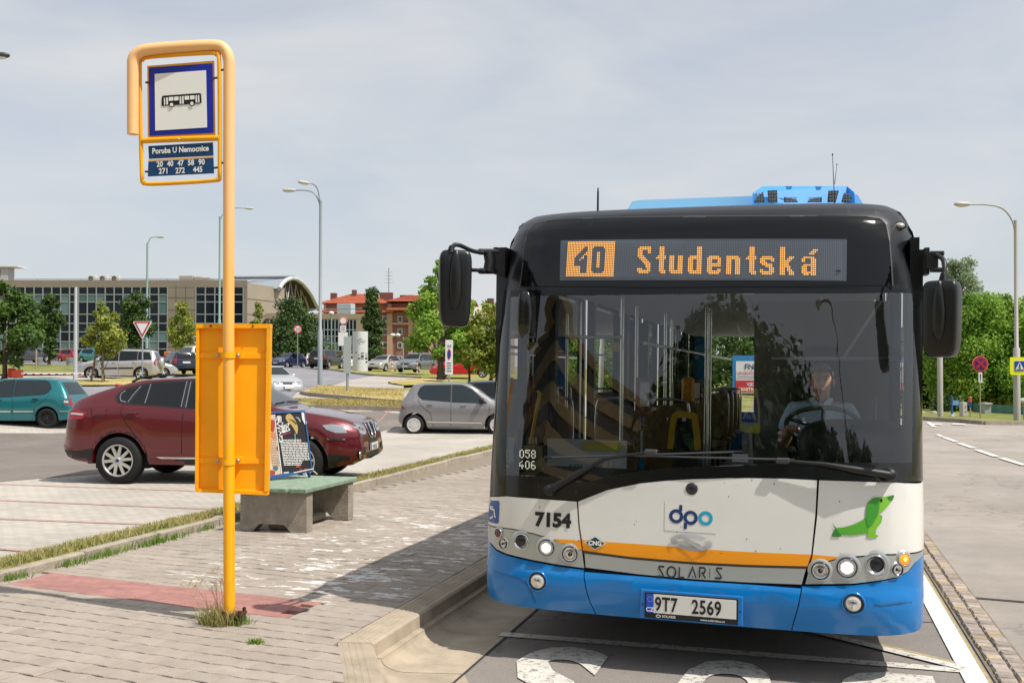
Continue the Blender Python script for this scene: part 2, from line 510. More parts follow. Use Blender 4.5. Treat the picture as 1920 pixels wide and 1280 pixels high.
def asphalt_mat(name, base, speck=0.22, cracks=True):
 m = bpy.data.materials.new(name); m.use_nodes = True
 N, L = m.node_tree.nodes, m.node_tree.links
 b = N['Principled BSDF']; b.inputs['Roughness'].default_value = 0.88; b.inputs['Specular IOR Level'].default_value = 0.3
 g = N.new('ShaderNodeNewGeometry')
 def nz(sc, det=5, ro=.6):
  t = N.new('ShaderNodeTexNoise'); t.inputs['Scale'].default_value = sc; t.inputs['Detail'].default_value = det; t.inputs['Roughness'].default_value = ro
  L.new(g.outputs['Position'], t.inputs['Vector']); return t.outputs['Fac']
 def mr(src, a, b_, c, d):
  t = N.new('ShaderNodeMapRange'); L.new(src, t.inputs['Value'])
  for k, v in zip(('From Min', 'From Max', 'To Min', 'To Max'), (a, b_, c, d)): t.inputs[k].default_value = v
  return t.outputs['Result']
 def mul(a, b_):
  t = N.new('ShaderNodeMath'); t.operation = 'MULTIPLY'; L.new(a, t.inputs[0]); L.new(b_, t.inputs[1]); return t.outputs[0]
 v = mul(mr(nz(0.45, 5), .3, .7, .80, 1.16), mr(nz(110, 3, .8), .25, .75, 1 - speck, 1 + speck))
 v = mul(v, mr(nz(4, 6), .3, .7, .93, 1.07))
 v = mul(v, mr(nz(38, 2), .28, .34, .62, 1.0))
 if cracks:
  vo = N.new('ShaderNodeTexVoronoi'); vo.feature = 'DISTANCE_TO_EDGE'; vo.inputs['Scale'].default_value = 0.28
  wv = N.new('ShaderNodeTexNoise'); wv.inputs['Scale'].default_value = 1.2; wv.inputs['Detail'].default_value = 6
  L.new(g.outputs['Position'], wv.inputs['Vector'])
  mx = N.new('ShaderNodeMix'); mx.data_type = 'VECTOR'; mx.inputs['Factor'].default_value = 0.25
  L.new(g.outputs['Position'], mx.inputs['A']);
  sca = N.new('ShaderNodeVectorMath'); sca.operation = 'SCALE'; sca.inputs['Scale'].default_value = 8; L.new(wv.outputs['Color'], sca.inputs[0])
  L.new(sca.outputs['Vector'], mx.inputs['B']); L.new(mx.outputs['Result'], vo.inputs['Vector'])
  v = mul(v, mr(vo.outputs['Distance'], 0.0, 0.008, .72, 1.0))
 sc = N.new('ShaderNodeVectorMath'); sc.operation = 'SCALE'; sc.inputs[0].default_value = lin(base); L.new(v, sc.inputs['Scale'])
 L.new(sc.outputs['Vector'], b.inputs['Base Color'])
 bp = N.new('ShaderNodeBump'); bp.inputs['Strength'].default_value = 0.6; bp.inputs['Distance'].default_value = 0.008
 L.new(nz(140, 3), bp.inputs['Height']); L.new(bp.outputs['Normal'], b.inputs['Normal'])
 return m
def turf_mat(name, green, straw, bias=0.5):
 m = bpy.data.materials.new(name); m.use_nodes = True
 N, L = m.node_tree.nodes, m.node_tree.links
 b = N['Principled BSDF']; b.inputs['Roughness'].default_value = 0.95; b.inputs['Specular IOR Level'].default_value = 0.15
 g = N.new('ShaderNodeNewGeometry')
 t = N.new('ShaderNodeTexNoise'); t.inputs['Scale'].default_value = 0.55; t.inputs['Detail'].default_value = 8; t.inputs['Roughness'].default_value = .7
 L.new(g.outputs['Position'], t.inputs['Vector'])
 r = N.new('ShaderNodeValToRGB'); r.color_ramp.elements[0].position = bias - .12; r.color_ramp.elements[1].position = bias + .12
 r.color_ramp.elements[0].color = (*lin(green), 1); r.color_ramp.elements[1].color = (*lin(straw), 1)
 L.new(t.outputs['Fac'], r.inputs['Fac'])
 t2 = N.new('ShaderNodeTexNoise'); t2.inputs['Scale'].default_value = 14; t2.inputs['Detail'].default_value = 4
 L.new(g.outputs['Position'], t2.inputs['Vector'])
 mr = N.new('ShaderNodeMapRange'); mr.inputs['From Min'].default_value = .3; mr.inputs['From Max'].default_value = .7
 mr.inputs['To Min'].default_value = .7; mr.inputs['To Max'].default_value = 1.3; L.new(t2.outputs['Fac'], mr.inputs['Value'])
 sc = N.new('ShaderNodeVectorMath'); sc.operation = 'SCALE'; L.new(r.outputs['Color'], sc.inputs[0]); L.new(mr.outputs['Result'], sc.inputs['Scale'])
 L.new(sc.outputs['Vector'], b.inputs['Base Color'])
 bp = N.new('ShaderNodeBump'); bp.inputs['Strength'].default_value = 1; bp.inputs['Distance'].default_value = 0.05
 L.new(t2.outputs['Fac'], bp.inputs['Height']); L.new(bp.outputs['Normal'], b.inputs['Normal'])
 return m
TURF = turf_mat('turf', '#6d7a3c', '#a79a63', 0.5)
TURF_DRY = turf_mat('turf_dry', '#8a8848', '#bfa974', 0.47)
TURF_GREEN = turf_mat('turf_green', '#66703a', '#938d56', 0.52)
ASPH = asphalt_mat('asphalt_bay', '#87807a')
ASPH_ROAD = asphalt_mat('asphalt_road', '#9c948b')
ASPH_LOT = asphalt_mat('asphalt_lane', '#7a726c', cracks=False)
ASPH_FAR = asphalt_mat('asphalt_far', '#87858a', cracks=False)
CONC_PATH = asphalt_mat('pale_path', '#aaa29b', 0.1, cracks=False)
CONC = mat('kerb_concrete', '#aba092', .85, spec=.3, noise_=(6, .16, 8), bump=(60, .35), world_=True)
CONC_D = mat('old_concrete', '#8f867b', .9, spec=.3, noise_=(5, .25, 8), bump=(40, .5), world_=True)
WHITE_LINE = mat('road_paint', '#d8d5cd', .7, noise_=(9, .10, 8), bump=(80, .3), world_=True)
# ------------------------------------------------------------------ terrain sheet
def sheet(name, poly, m, lift=0.0, step=2.0, zfn=None, kind='structure'):
 zf = zfn or (lambda x, y: float(gz(x, y)))
 mb = surf_patch(poly, lambda x, y: (x, y, zf(x, y) + lift), step, back=(0, 0, -1))
 o = mb.build(name, m, fix=False); o['kind'] = kind; return o
def pxpoly(pts): return [tuple(T(a, b)[:2]) for a, b in pts]
xs = np.concatenate([[-3000, -1200, -500, -260], np.arange(-180, 82, 2.0), [120, 260, 600, 1500, 3000]])
ys = np.concatenate([[-3000, -1200, -400, -150, -80], np.arange(-40, 202, 2.0), [240, 320, 600, 1400, 3000]])
X, Y_ = np.meshgrid(xs, ys); Z = gz(X, Y_) - 0.06
V = np.stack([X.ravel(), Y_.ravel(), Z.ravel()], 1); nx = len(xs)
F = [(j * nx + i, j * nx + i + 1, (j + 1) * nx + i + 1, (j + 1) * nx + i) for j in range(len(ys) - 1) for i in range(nx - 1)]
o = MB().add(V, F, True).build('grass_ground', TURF, fix=False); struct(o)
# paved car park: small concrete blocks, lanes of asphalt
def block_paving():
 m = bpy.data.materials.new('lot_blocks'); m.use_nodes = True
 N, L = m.node_tree.nodes, m.node_tree.links
 b = N['Principled BSDF']; b.inputs['Roughness'].default_value = 0.9; b.inputs['Specular IOR Level'].default_value = 0.3
 g = N.new('ShaderNodeNewGeometry')
 br = N.new('ShaderNodeTexBrick'); br.inputs['Scale'].default_value = 1.0
 br.inputs['Brick Width'].default_value = .2; br.inputs['Row Height'].default_value = .1; br.inputs['Mortar Size'].default_value = .006
 c = lin('#b5aea4')
 br.inputs['Color1'].default_value = (*[k * 1.06 for k in c], 1); br.inputs['Color2'].default_value = (*[k * .9 for k in c], 1); br.inputs['Mortar'].default_value = (*[k * .6 for k in c], 1)
 L.new(g.outputs['Position'], br.inputs['Vector'])
 t = N.new('ShaderNodeTexNoise'); t.inputs['Scale'].default_value = .5; t.inputs['Detail'].default_value = 7; L.new(g.outputs['Position'], t.inputs['Vector'])
 mr = N.new('ShaderNodeMapRange'); mr.inputs['From Min'].default_value = .3; mr.inputs['From Max'].default_value = .7; mr.inputs['To Min'].default_value = .85; mr.inputs['To Max'].default_value = 1.12
 L.new(t.outputs['Fac'], mr.inputs['Value'])
 sc = N.new('ShaderNodeVectorMath'); sc.operation = 'SCALE'; L.new(br.outputs['Color'], sc.inputs[0]); L.new(mr.outputs['Result'], sc.inputs['Scale'])
 L.new(sc.outputs['Vector'], b.inputs['Base Color'])
 return m
lot_top = [tuple(G(560, 768)[:2]), tuple(G(760, 771)[:2]), (-8.0, 40.0), (-7.05, 40.0)]
LOTP = [(-7.05, 3.0), (-30, 3.0), (-40, 22.0), tuple(G(0, 770)[:2]), tuple(G(150, 764)[:2])] + lot_top
sheet('parking_lot', LOTP, block_paving(), 0.0)
sheet('parking_lane', [tuple(G(*p)[:2]) for p in ((-200, 916), (0, 903), (184, 888), (420, 851), (720, 812), (900, 793), (900, 776), (740, 786), (400, 803), (130, 818), (-200, 826))], ASPH_LOT, 0.006)
# thin red rows of blocks that mark the bays
RED = mat('red_blocks', '#b07a70', .9, noise_=(8, .2), world_=True)
for a, b_ in (((-60, 906), (365, 921)), ((-60, 936), (420, 956)), ((-60, 971), (440, 990)), ((-60, 1025), (64, 1036)), ((690, 812), (745, 790)), ((690, 752), (740, 766))):
 p, q = G(*a), G(*b_); d = (q - p)[:2]; n = np.array([-d[1], d[0]]); n /= np.linalg.norm(n)
 w = .02
 o = sheet('bay_line', [tuple(p[:2] + n * w), tuple(q[:2] + n * w), tuple(q[:2] - n * w), tuple(p[:2] - n * w)], RED, 0.012)
# roads and islands beyond the car park
sheet('service_road', pxpoly([(505, 690), (572, 690), (603, 692), (644, 698), (660, 701), (705, 706), (651, 715), (603, 725), (557, 735), (548, 745), (560, 766), (470, 764), (440, 740)]), ASPH_FAR, 0.03)
sheet('footpath', pxpoly([(700, 706), (760, 708), (795, 709.5), (728, 717), (727, 721), (757, 725), (756, 732), (650, 728), (605, 727), (651, 715)]), CONC_PATH, 0.05)
sheet('road', pxpoly([(-60, 727), (155, 727), (250, 723), (372, 722), (372, 742), (240, 748), (150, 764), (-60, 770)]), ASPH_FAR, 0.03)
sheet('footpath', pxpoly([(-60, 706), (150, 705), (330, 703), (372, 706), (372, 714), (150, 716), (-60, 718)]), CONC_PATH, 0.03)
sheet('lawn', pxpoly([(-60, 685), (20, 684), (150, 681), (330, 682), (330, 695), (150, 701), (-60, 704)]), TURF_GREEN, 0.04)
sheet('parking_apron', pxpoly([(-60, 684), (20, 683), (150, 680), (330, 681), (500, 689), (640, 691), (640, 688.5), (330, 678), (-60, 677)]), ASPH_FAR, 0.05)
sheet('grass_verge', pxpoly([(572, 690.5), (603, 691.5), (660, 700), (705, 705.5), (795, 709), (880, 709), (880, 697), (640, 690)]), TURF, 0.06)
ISL = pxpoly([(565, 738), (580, 733), (597, 726), (651, 728), (756, 732.5), (756, 757), (651, 748), (608, 744), (572, 740)])
sheet('grass_island', ISL, TURF_DRY, 0.12)
sheet('grass_island', pxpoly([(728, 718), (760, 714), (800, 711), (830, 713), (830, 722), (757, 725)]), TURF_DRY, 0.09)
sheet('grass_strip', pxpoly([(520, 752), (600, 751), (651, 752), (756, 757), (860, 762), (930, 766), (930, 776), (756, 769), (600, 766), (545, 764)]), TURF, 0.08)
sheet('grass_strip', pxpoly([(140, 715), (230, 712), (372, 712), (372, 722), (250, 724), (152, 725)]), TURF_DRY, 0.08)
def kerb_line(pts, w=0.12, h=0.12, name='kerb'):
 P = [np.array(p) for p in pts]; mb = MB()
 for a, b_ in zip(P[:-1], P[1:]):
  d = (b_ - a)[:2]; n = np.array([-d[1], d[0]]); n = n / np.linalg.norm(n) * w / 2
  za, zb = float(gz(a[0], a[1])), float(gz(b_[0], b_[1]))
  v = []
  for q, z in ((a, za), (b_, zb)):
   for sg in (1, -1):
    for hh in (-.1, h): v.append((q[0] + n[0] * sg, q[1] + n[1] * sg, z + hh))
  mb.add(v, [(0, 1, 5, 4), (2, 6, 7, 3), (1, 3, 7, 5), (0, 2, 3, 1), (4, 5, 7, 6)])
 return struct(mb.build(name, CONC_D))
kerb_line([T(a, b_) for a, b_ in ((597, 726), (580, 733), (565, 738), (572, 740.5), (608, 744.5), (651, 748.5), (700, 753), (756, 757.5), (830, 763))], .14, .14)
kerb_line([T(a, b_) for a, b_ in ((545, 765), (600, 767), (700, 769), (756, 771), (860, 775), (930, 779))], .14, .14)
kerb_line([T(a, b_) for a, b_ in ((603, 692), (644, 698), (660, 701), (705, 706), (792, 710))], .2, .16)
# ------------------------------------------------------------------ right-hand road, its crossing and the far verge
XC0, XC1 = 1.035, 1.26
ROADP = [(XC1, -40), (XC1, 40), (-1.9, 52), (-1.9, 70), (8, 70), (9, 38.2), (40, 41), (80, 46), (80, 26), (40, 24), (18, 20), (12, 12), (11, -40)]
sheet('road', ROADP, ASPH_ROAD, 0.0, step=3)
BAYP = [(-1.9, -40), (-1.9, 52), (XC1, 40), (XC0 + .1, -40)]
sheet('bus_bay', [(-1.905, -6), (-1.905, 52), (XC1, 40), (1.15, 40), (1.15, -6)], ASPH, 0.003, step=1.5)
VP_ = [tuple(G(a, b_)[:2]) for a, b_ in ((1700, 792), (1735, 793), (1805, 795), (1845, 798.5), (1920, 796.5), (2050, 797))]
sheet('grass_verge', VP_ + [(60, 60), (60, 130), (-4, 130), (-1, 50)], TURF_GREEN, 0.11, step=4)
kerb_line([np.array([a, b_, 0]) for a, b_ in VP_], .14, .13)
PL = MB()
for a, b_, w in (((1740, 792.2), (1752, 801), .07), ((1769, 820.5), (1793, 829), .07), ((1797, 831.5), (1826, 841), .07), ((1831, 844), (1868, 857), .07), ((1877, 859.5), (1922, 873.5), .07), ((1757, 815), (1766, 819), .06)):
 p, q = T(a[0], a[1]), T(b_[0], b_[1]); d = (q - p)[:2]; n = np.array([-d[1], d[0]]); n = n / np.linalg.norm(n) * w
 PL.add([(*v, float(gz(*v)) + .02) for v in (p[:2] + n, q[:2] + n, q[:2] - n, p[:2] - n)], [(0, 1, 2, 3)])
struct(PL.build('centre_line', WHITE_LINE))
CW = MB()
for a, b_ in ((1741, 1765), (1784, 1808)):
 q = [T(a, 794.5), T(b_, 795.5), T(b_ + 4, 797.6), T(a + 2, 796.4)]
 CW.add([(*k[:2], float(gz(*k[:2])) + .02) for k in q], [(0, 1, 2, 3)])
struct(CW.build('crossing_stripe', WHITE_LINE))
# ------------------------------------------------------------------ setts between the bay and the road: two rows, each stone its own
SETT = paving_mat('granite_setts', '#9c9086', '#555', 30, .2, obj_rnd=.22)
SETT_Y = paving_mat('granite_setts_warm', '#a8977f', '#555', 30, .2, obj_rnd=.2)
SBED = mat('sett_bed', '#7a6f5e', .95, noise_=(30, .3), world_=True)
bed = struct(MB().box(((XC0 + XC1) / 2, 17, 0.002), (XC1 - XC0 + .02, 46, .02)).build('sett_strip', SBED))
def sett_mesh(i):
 r = random.Random(i); mb = MB(); sx, sy, h = .098, .088 + r.uniform(-.012, .012), .03
 top = [(-sx / 2 + .008 + r.uniform(-.003, .003), -sy / 2 + .008, h), (sx / 2 - .008, -sy / 2 + .008 + r.uniform(-.004, .004), h + r.uniform(-.004, .003)), (sx / 2 - .009, sy / 2 - .008, h), (-sx / 2 + .008, sy / 2 - .009, h + r.uniform(-.003, .004))]
 b0 = [(-sx / 2, -sy / 2, h - .012), (sx / 2, -sy / 2, h - .012), (sx / 2, sy / 2, h - .012), (-sx / 2, sy / 2, h - .012)]
 b1 = [(x, y, -.02) for x, y, z in b0]
 mb.add(top + b0 + b1, [(0, 1, 2, 3)] + [(4 + k, 4 + (k + 1) % 4, (k + 1) % 4, k) for k in range(4)] + [(8 + k, 8 + (k + 1) % 4, 4 + (k + 1) % 4, 4 + k) for k in range(4)])
 return mb
SM = [sett_mesh(i).mesh('sett', SETT if i % 3 else SETT_Y) for i in range(6)]
rest = MB(); y = 3.6; n_s = 0
while y < 38:
 for r_ in range(2):
  xx = XC0 + .06 + r_ * .108 + random.uniform(-.004, .004); yy = y + r_ * .045 + random.uniform(-.006, .006)
  if y > 5.9 and n_s < 290:
   o = link('sett', SM[random.randrange(6)], bed); o.location = (xx - 0, yy, random.uniform(-.003, .004)); o.rotation_euler = (0, 0, random.uniform(-.05, .05)); n_s += 1
   bp_ = Vector((0, 0, 0)); o.location -= bp_
  else: rest.join(sett_mesh(random.randrange(6)), Matrix.Translation((xx, yy, random.uniform(-.003, .004))))
 y += .097
stuff(rest.build('setts', SETT, bed))
# edge line of the bay, stop box strokes and lettering
GHOST = mat('ghost_paint', '#a3936e', .85, noise_=(20, .3), world_=True)
def ribbon(name, pts, w, z, m):
 V, F = stroke_quads(pts, w); return struct(MB().add([(x, y, z) for x, y in V], F).build(name, m))
WORN = mat('worn_road_paint', '#c9c5bc', .8, world_=True, noise_=(9, .1, 8))
n_, l_ = WORN.node_tree.nodes, WORN.node_tree.links
g_ = n_.new('ShaderNodeNewGeometry'); t_ = n_.new('ShaderNodeTexNoise'); t_.inputs['Scale'].default_value = 26; t_.inputs['Detail'].default_value = 9; t_.inputs['Roughness'].default_value = .72
r_ = n_.new('ShaderNodeMapRange'); r_.inputs['From Min'].default_value = .40; r_.inputs['From Max'].default_value = .47
x_ = n_.new('ShaderNodeMix'); x_.data_type = 'RGBA'; x_.inputs['A'].default_value = (*lin('#807972'), 1)
l_.new(g_.outputs['Position'], t_.inputs['Vector']); l_.new(t_.outputs['Fac'], r_.inputs['Value']); l_.new(r_.outputs['Result'], x_.inputs['Factor'])
b_s = n_['Principled BSDF']; l_.new(b_s.inputs['Base Color'].links[0].from_socket, x_.inputs['B']); l_.new(x_.outputs['Result'], b_s.inputs['Base Color'])
ribbon('edge_line_ghost', [(.995, 2), (.995, 40)], .03, .008, GHOST)
ribbon('edge_line', [(.925, 2), (.925, 40)], .125, .012, WHITE_LINE)
ribbon('stop_box_line', [(-1.96, 6.34), (.90, 6.34)], .10, .010, WORN)
ribbon('stop_box_ghost', [(-.09, 7.16), (.91, 6.42)], .11, .009, GHOST)
ribbon('stop_box_line', [(-.12, 7.12), (.90, 6.37)], .085, .014, WORN)
ribbon('stop_box_line', [(-1.92, 5.02), (.9, 5.02)], .10, .010, WORN)
mb = MB()
for ch, x0 in (('B', .70), ('U', -.17), ('S', -1.16)):
 V, F = text2d(ch, 1.0, .035)
 w_ = max(v[0] for v in V) - min(v[0] for v in V); x_m = min(v[0] for v in V)
 hmax = max(v[1] for v in V); hmin = min(v[1] for v in V)
 V = [(x0 - (a - x_m) / w_ * .52, 6.16 - (b_ - hmin) / (hmax - hmin) * 1.35, .011) for a, b_ in V]
 mb.add(V, F)
struct(mb.build('road_lettering', WORN))
SEAM = mat('joint_tar', '#3a342e', .9)
ribbon('joint', [(-1.905, 2), (-1.905, 40)], .016, .0085, SEAM)
ribbon('road_crack', [(.55, 7.55), (.8, 7.5), (1.0, 7.54)], .012, .0065, SEAM)
sheet('bay_side', [(1.27, 8.4), (2.0, 8.3), (3.2, 8.6), (4.6, 8.35), (4.6, 8.42), (3.2, 8.67), (2.0, 8.37), (1.27, 8.46)], SEAM, .004, step=1)
# ------------------------------------------------------------------ bus kerb: moulded stones with ribbed tops and a gutter
KR = paving_mat('kassel_kerb', '#a49784', '#555', 5, .19, obj_rnd=.08)
prof = [(-2.62, .10), (-2.62, HP), (-2.435, HP), (-2.42, HP - .012), (-2.412, .095), (-2.375, .088)]
prof += [(-2.375 + .16 * (1 - cos(t)) + .0, .088 - .078 * sin(t)) for t in np.linspace(.12, pi / 2, 7)]
prof += [(-1.99, .007), (-1.905, .005), (-1.905, -.05), (-2.62, -.05)]
kst = tag(bpy.data.objects.new('bus_kerb', None), kind='structure'); COL.objects.link(kst)
def kerb_seg(y0, y1, sk0=0.0, sk1=0.0):
 mb = MB(); n = len(prof)
 V = [(x, y0 + (x + 2.62) * sk0, z) for x, z in prof] + [(x, y1 + (x + 2.62) * sk1, z) for x, z in prof]
 mb.add(V, [(k, (k + 1) % n, n + (k + 1) % n, n + k) for k in range(n)] + [tuple(range(n))[::-1], tuple(range(n, 2 * n))], False)
 # ribs on the tread
 yy = y0 + .03
 while yy < y1 - .03:
  for xr in np.arange(-2.60, -2.46, .036):
   mb.add([(xr, yy, HP), (xr + .022, yy, HP), (xr + .022, yy + .02, HP), (xr, yy + .02, HP), (xr + .004, yy + .004, HP + .004), (xr + .018, yy + .004, HP + .004), (xr + .018, yy + .016, HP + .004), (xr + .004, yy + .016, HP + .004)],
                   [(4, 5, 6, 7), (0, 1, 5, 4), (1, 2, 6, 5), (2, 3, 7, 6), (3, 0, 4, 7)])
  yy += .034
 return mb
BEND = tan(radians(14.5))
for k in range(34):
 y0 = 5.27 + k; y1 = y0 + .994
 if k == 0: mb = kerb_seg(y0, y1, BEND, 0.0)
 elif k < 12: mb = kerb_seg(y0, y1)
 else:
  n = len(prof); mb = MB()
  mb.add([(x, y0, z) for x, z in prof] + [(x, y1, z) for x, z in prof], [(i, (i + 1) % n, n + (i + 1) % n, n + i) for i in range(n)])
 mb.build('kerb_stone', KR, kst)
# the stones that turn towards the carriageway
R29 = Matrix.Translation((-2.62, 5.262, 0)) @ Matrix.Rotation(radians(29), 4, 'Z') @ Matrix.Translation((2.62, -5.262, 0))
for k in range(2):
 y1 = 5.26 - k * 1.0; y0 = y1 - .994
 mb = kerb_seg(y0, y1, 0.0, -BEND if k == 0 else 0.0); mb.xf(R29); mb.build('kerb_stone', KR, kst)
struct(MB().box((-1.96, 3.4, 0.0), (.12, 3.2, .012)).build('gutter_plate', KR))
# ------------------------------------------------------------------ bus stop pavement: interlocking wavy blocks, the nearest 300 one by one
PX0, PX1 = -5.80, -2.63
pav = struct(MB().add([(PX0 - .1, -6, HP - .022), (PX1, -6, HP - .022), (PX1, 40, HP - .022), (PX0 - .1, 40, HP - .022)], [(0, 1, 2, 3)]).build('pavement', mat('joint_sand', '#837869', .95, noise_=(40, .3), world_=True)))
struct(MB().add([(PX1, -6, HP - .025), (-1.2, -6, HP - .025), (-1.7, 3.7, HP - .025), (-2.2, 4.6, HP - .025), (PX1, 5.25, HP - .025)], [(0, 1, 2, 3, 4)]).build('pavement_corner', _M['joint_sand']))
PAV = paving_mat('pavement_blocks', '#a0958a', '#555', 9, .10, worn=True, obj_rnd=.07)
PAV_S = paving_mat('pavement_blocks_far', '#a0958a', '#555', 9, .10, worn=True, per_island=.07)
BW, BH, SK = .225, .1385, -.122
RA = Matrix.Rotation(atan2(SK, 1), 2)
def block_outline():
 w, h, g_ = BW / 2, BH / 2, .0022
 a = .0105; pts = []
 for x, y in ((-w, -h), (-w * .55, -h + a), (w * .55, -h + a), (w, -h)): pts.append((x * (1 - g_ / w), y + g_))
 for x, y in ((w, h + a), (w * .45, h), (-w * .45, h), (-w, h + a)): pts.append((x * (1 - g_ / w), y - g_))
 return pts
def half(poly, a, b_, c):   # keep a x + b y <= c
 out = []
 for i, p in enumerate(poly):
  q = poly[(i + 1) % len(poly)]; d0 = a * p[0] + b_ * p[1] - c; d1 = a * q[0] + b_ * q[1] - c
  if d0 <= 0: out.append(p)
  if d0 * d1 < 0: t = d0 / (d0 - d1); out.append((p[0] + (q[0] - p[0]) * t, p[1] + (q[1] - p[1]) * t))
 return out
def block_mb(o):
 n = len(o); cx = sum(p[0] for p in o) / n; cy = sum(p[1] for p in o) / n
 sh = lambda p, k: (p[0] + (cx - p[0]) / max(.02, math.hypot(cx - p[0], cy - p[1])) * k, p[1] + (cy - p[1]) / max(.02, math.hypot(cx - p[0], cy - p[1])) * k)
 top = [(*sh(p, .004), 0) for p in o]; e = [(x, y, -.004) for x, y in o]; b0 = [(x, y, -.03) for x, y in o]
 return MB().add(top + e + b0, [tuple(range(n))] + [(n + k, n + (k + 1) % n, (k + 1) % n, k) for k in range(n)] + [(2 * n + k, 2 * n + (k + 1) % n, n + (k + 1) % n, n + k) for k in range(n)])
BO = [tuple(RA @ Vector(p)) for p in block_outline()]
BLK_ = block_mb(BO); BLKM = BLK_.mesh('paving_block', PAV, fix=False)
# band of red bricks lies in the same courses
RX0, RX1, RY0, RY1 = -5.70, -3.19, 5.69, 6.155      # ends, and its two edges at RX1
def band_y(x): return SK * (x - RX1)
def fit(o, x, y):
 P = [(px + x, py + y) for px, py in o]
 P = half(P, 1, 0, PX1 - .003); P = half(P, -1, 0, -PX0 + .03) if P else P
 return P
ct = []
for r in range(-12, 270):
 for k in range(-4, 22):
  u = k * BW + (BW / 2 if r % 2 else 0); v = r * BH
  p = RA @ Vector((u, v)); ct.append((PX0 + p.x, 3.0 + p.y))
vis = []
for x, y in ct:
 if not (2.6 < y < 34): continue
 if x > PX1 + .12:
  if x > -.9 or y > 5.25 - (x - PX1) * 1.8: continue
  P = [(px + x, py + y) for px, py in BO]
 else:
  P = fit(BO, x, y) if (x + BW * .6 > PX1 or x - BW * .6 < PX0) and y > 5.25 else [(px + x, py + y) for px, py in BO]
  if not P: continue
 yb = y - band_y(x)
 if RX0 - .1 < x < RX1 + .13 and RY0 - .1 < yb < RY1 + .1:
  if yb > RY1 - .0: P = half(P, SK, -1, SK * RX1 - RY1 - .003)
  elif yb < RY0 + .0: P = half(P, -SK, 1, -SK * RX1 + RY0 - .003)
  elif x > RX1: P = half(P, -1, 0, -RX1 - .003)
  else:
   Q_ = half(P, -1, 0, -RX1 - .003) if x > -4.5 else half(P, 1, 0, RX0 - .003)
   P = Q_
 if len(P) < 3 or max(p[0] for p in P) - min(p[0] for p in P) < .02: continue
 d = np.array([x, y, HP]) - CAMP; z = d @ _f; px = 960 + FPX * (d @ _r) / z; py = 671 - FPX * (d @ _u) / z
 vis.append((not (z > 1 and -40 < px < 1000 and 860 < py < 1310), z, x, y, P))
vis.sort(key=lambda t: t[:4])
rest = MB()
def relief(x, y): return noise.noise(Vector((x * .8, y * .8, 0))) * .010
for i, (iv, z, x, y, P) in enumerate(vis):
 dz = relief(x, y) + random.uniform(-.0016, .0016)
 tx, ty = random.uniform(-.007, .007), random.uniform(-.010, .010)
 full = len(P) == len(BO) and abs(P[0][0] - BO[0][0] - x) < 1e-6 and abs(P[3][0] - BO[3][0] - x) < 1e-6 and abs(P[4][1] - BO[4][1] - y) < 1e-6
 if i < 290:
  me = BLKM if full else block_mb([(a - x, b_ - y) for a, b_ in P]).mesh('paving_block', PAV, fix=False)
  o = link('paving_block', me, pav); o.location = (x, y, HP + dz); o.rotation_euler = (tx, ty, 0)
 else:
  m_ = BLK_ if full else block_mb([(a - x, b_ - y) for a, b_ in P])
  rest.join(m_, Matrix.Translation((x, y, HP + dz)) @ Matrix.Rotation(tx, 4, 'X') @ Matrix.Rotation(ty, 4, 'Y'))
stuff(rest.build('paving_blocks', PAV_S, pav, fix=False))
REDB = paving_mat('red_pavers', '#a37770', '#555', 12, .12, obj_rnd=.09)
redo = struct(MB().add([(RX0, RY0 + band_y(RX0), HP - .02), (RX1, RY0, HP - .02), (RX1, RY1, HP - .02), (RX0, RY1 + band_y(RX0), HP - .02)], [(0, 1, 2, 3)]).build('red_paving_band', _M['joint_sand']))
RBM = MB().box((0, 0, -.014), (.1965, .0905, .03), ch=.003).mesh('paver', REDB)
for j in range(5):
 x = RX0 + (.1 if j % 2 else 0); first = True
 while x < RX1 - .01:
  w_ = .2 if not (first and j % 2) else .2
  x0_ = max(RX0, x - .1 if j % 2 else x); x1_ = min(RX1, (x - .1 if j % 2 else x) + .2)
  if x1_ - x0_ > .03:
   xm = (x0_ + x1_) / 2; o = link('paver', RBM, redo); ym = RY0 + .0465 + j * .093 + band_y(xm)
   o.location = (xm, ym, HP + relief(xm, ym) + random.uniform(-.0012, .0012)); o.scale = ((x1_ - x0_) / .2, 1, 1); o.rotation_euler = (random.uniform(-.006, .006), random.uniform(-.006, .006), atan2(SK, 1))
  x += .2
# narrow verge with its low kerb of concrete edging stones
vk = tag(bpy.data.objects.new('verge_kerb', None), kind='structure'); COL.objects.link(vk)
EDG = mat('edging_stone', '#a2988a', .9, spec=.3, noise_=(7, .2, 8), bump=(50, .5), world_=True, rnd=.08)
y = 2.0
while y < 27:
 xx = -5.86 - .008 * (y - 6) + random.uniform(-.012, .012)
 if not 9.75 < y < 10.4:
  MB().box((xx, y + .49, HP - .02 + random.uniform(-.008, .01)), (.085, .975, .19), rz=random.uniform(-.01, .01), ch=.012).build('edging_stone', EDG, vk)
 y += 1.0
def verge_z(x, y):
 k = min(1, max(0, (x + 7.05) / 1.1)); return .03 + k * (HP + .03) + .02 * noise.noise(Vector((x * 2, y * 2, 1)))
sheet('grass_verge', [(-7.1, 2), (-5.9, 2), (-6.05, 27), (-7.15, 27)], TURF, 0, step=.35, zfn=verge_z)
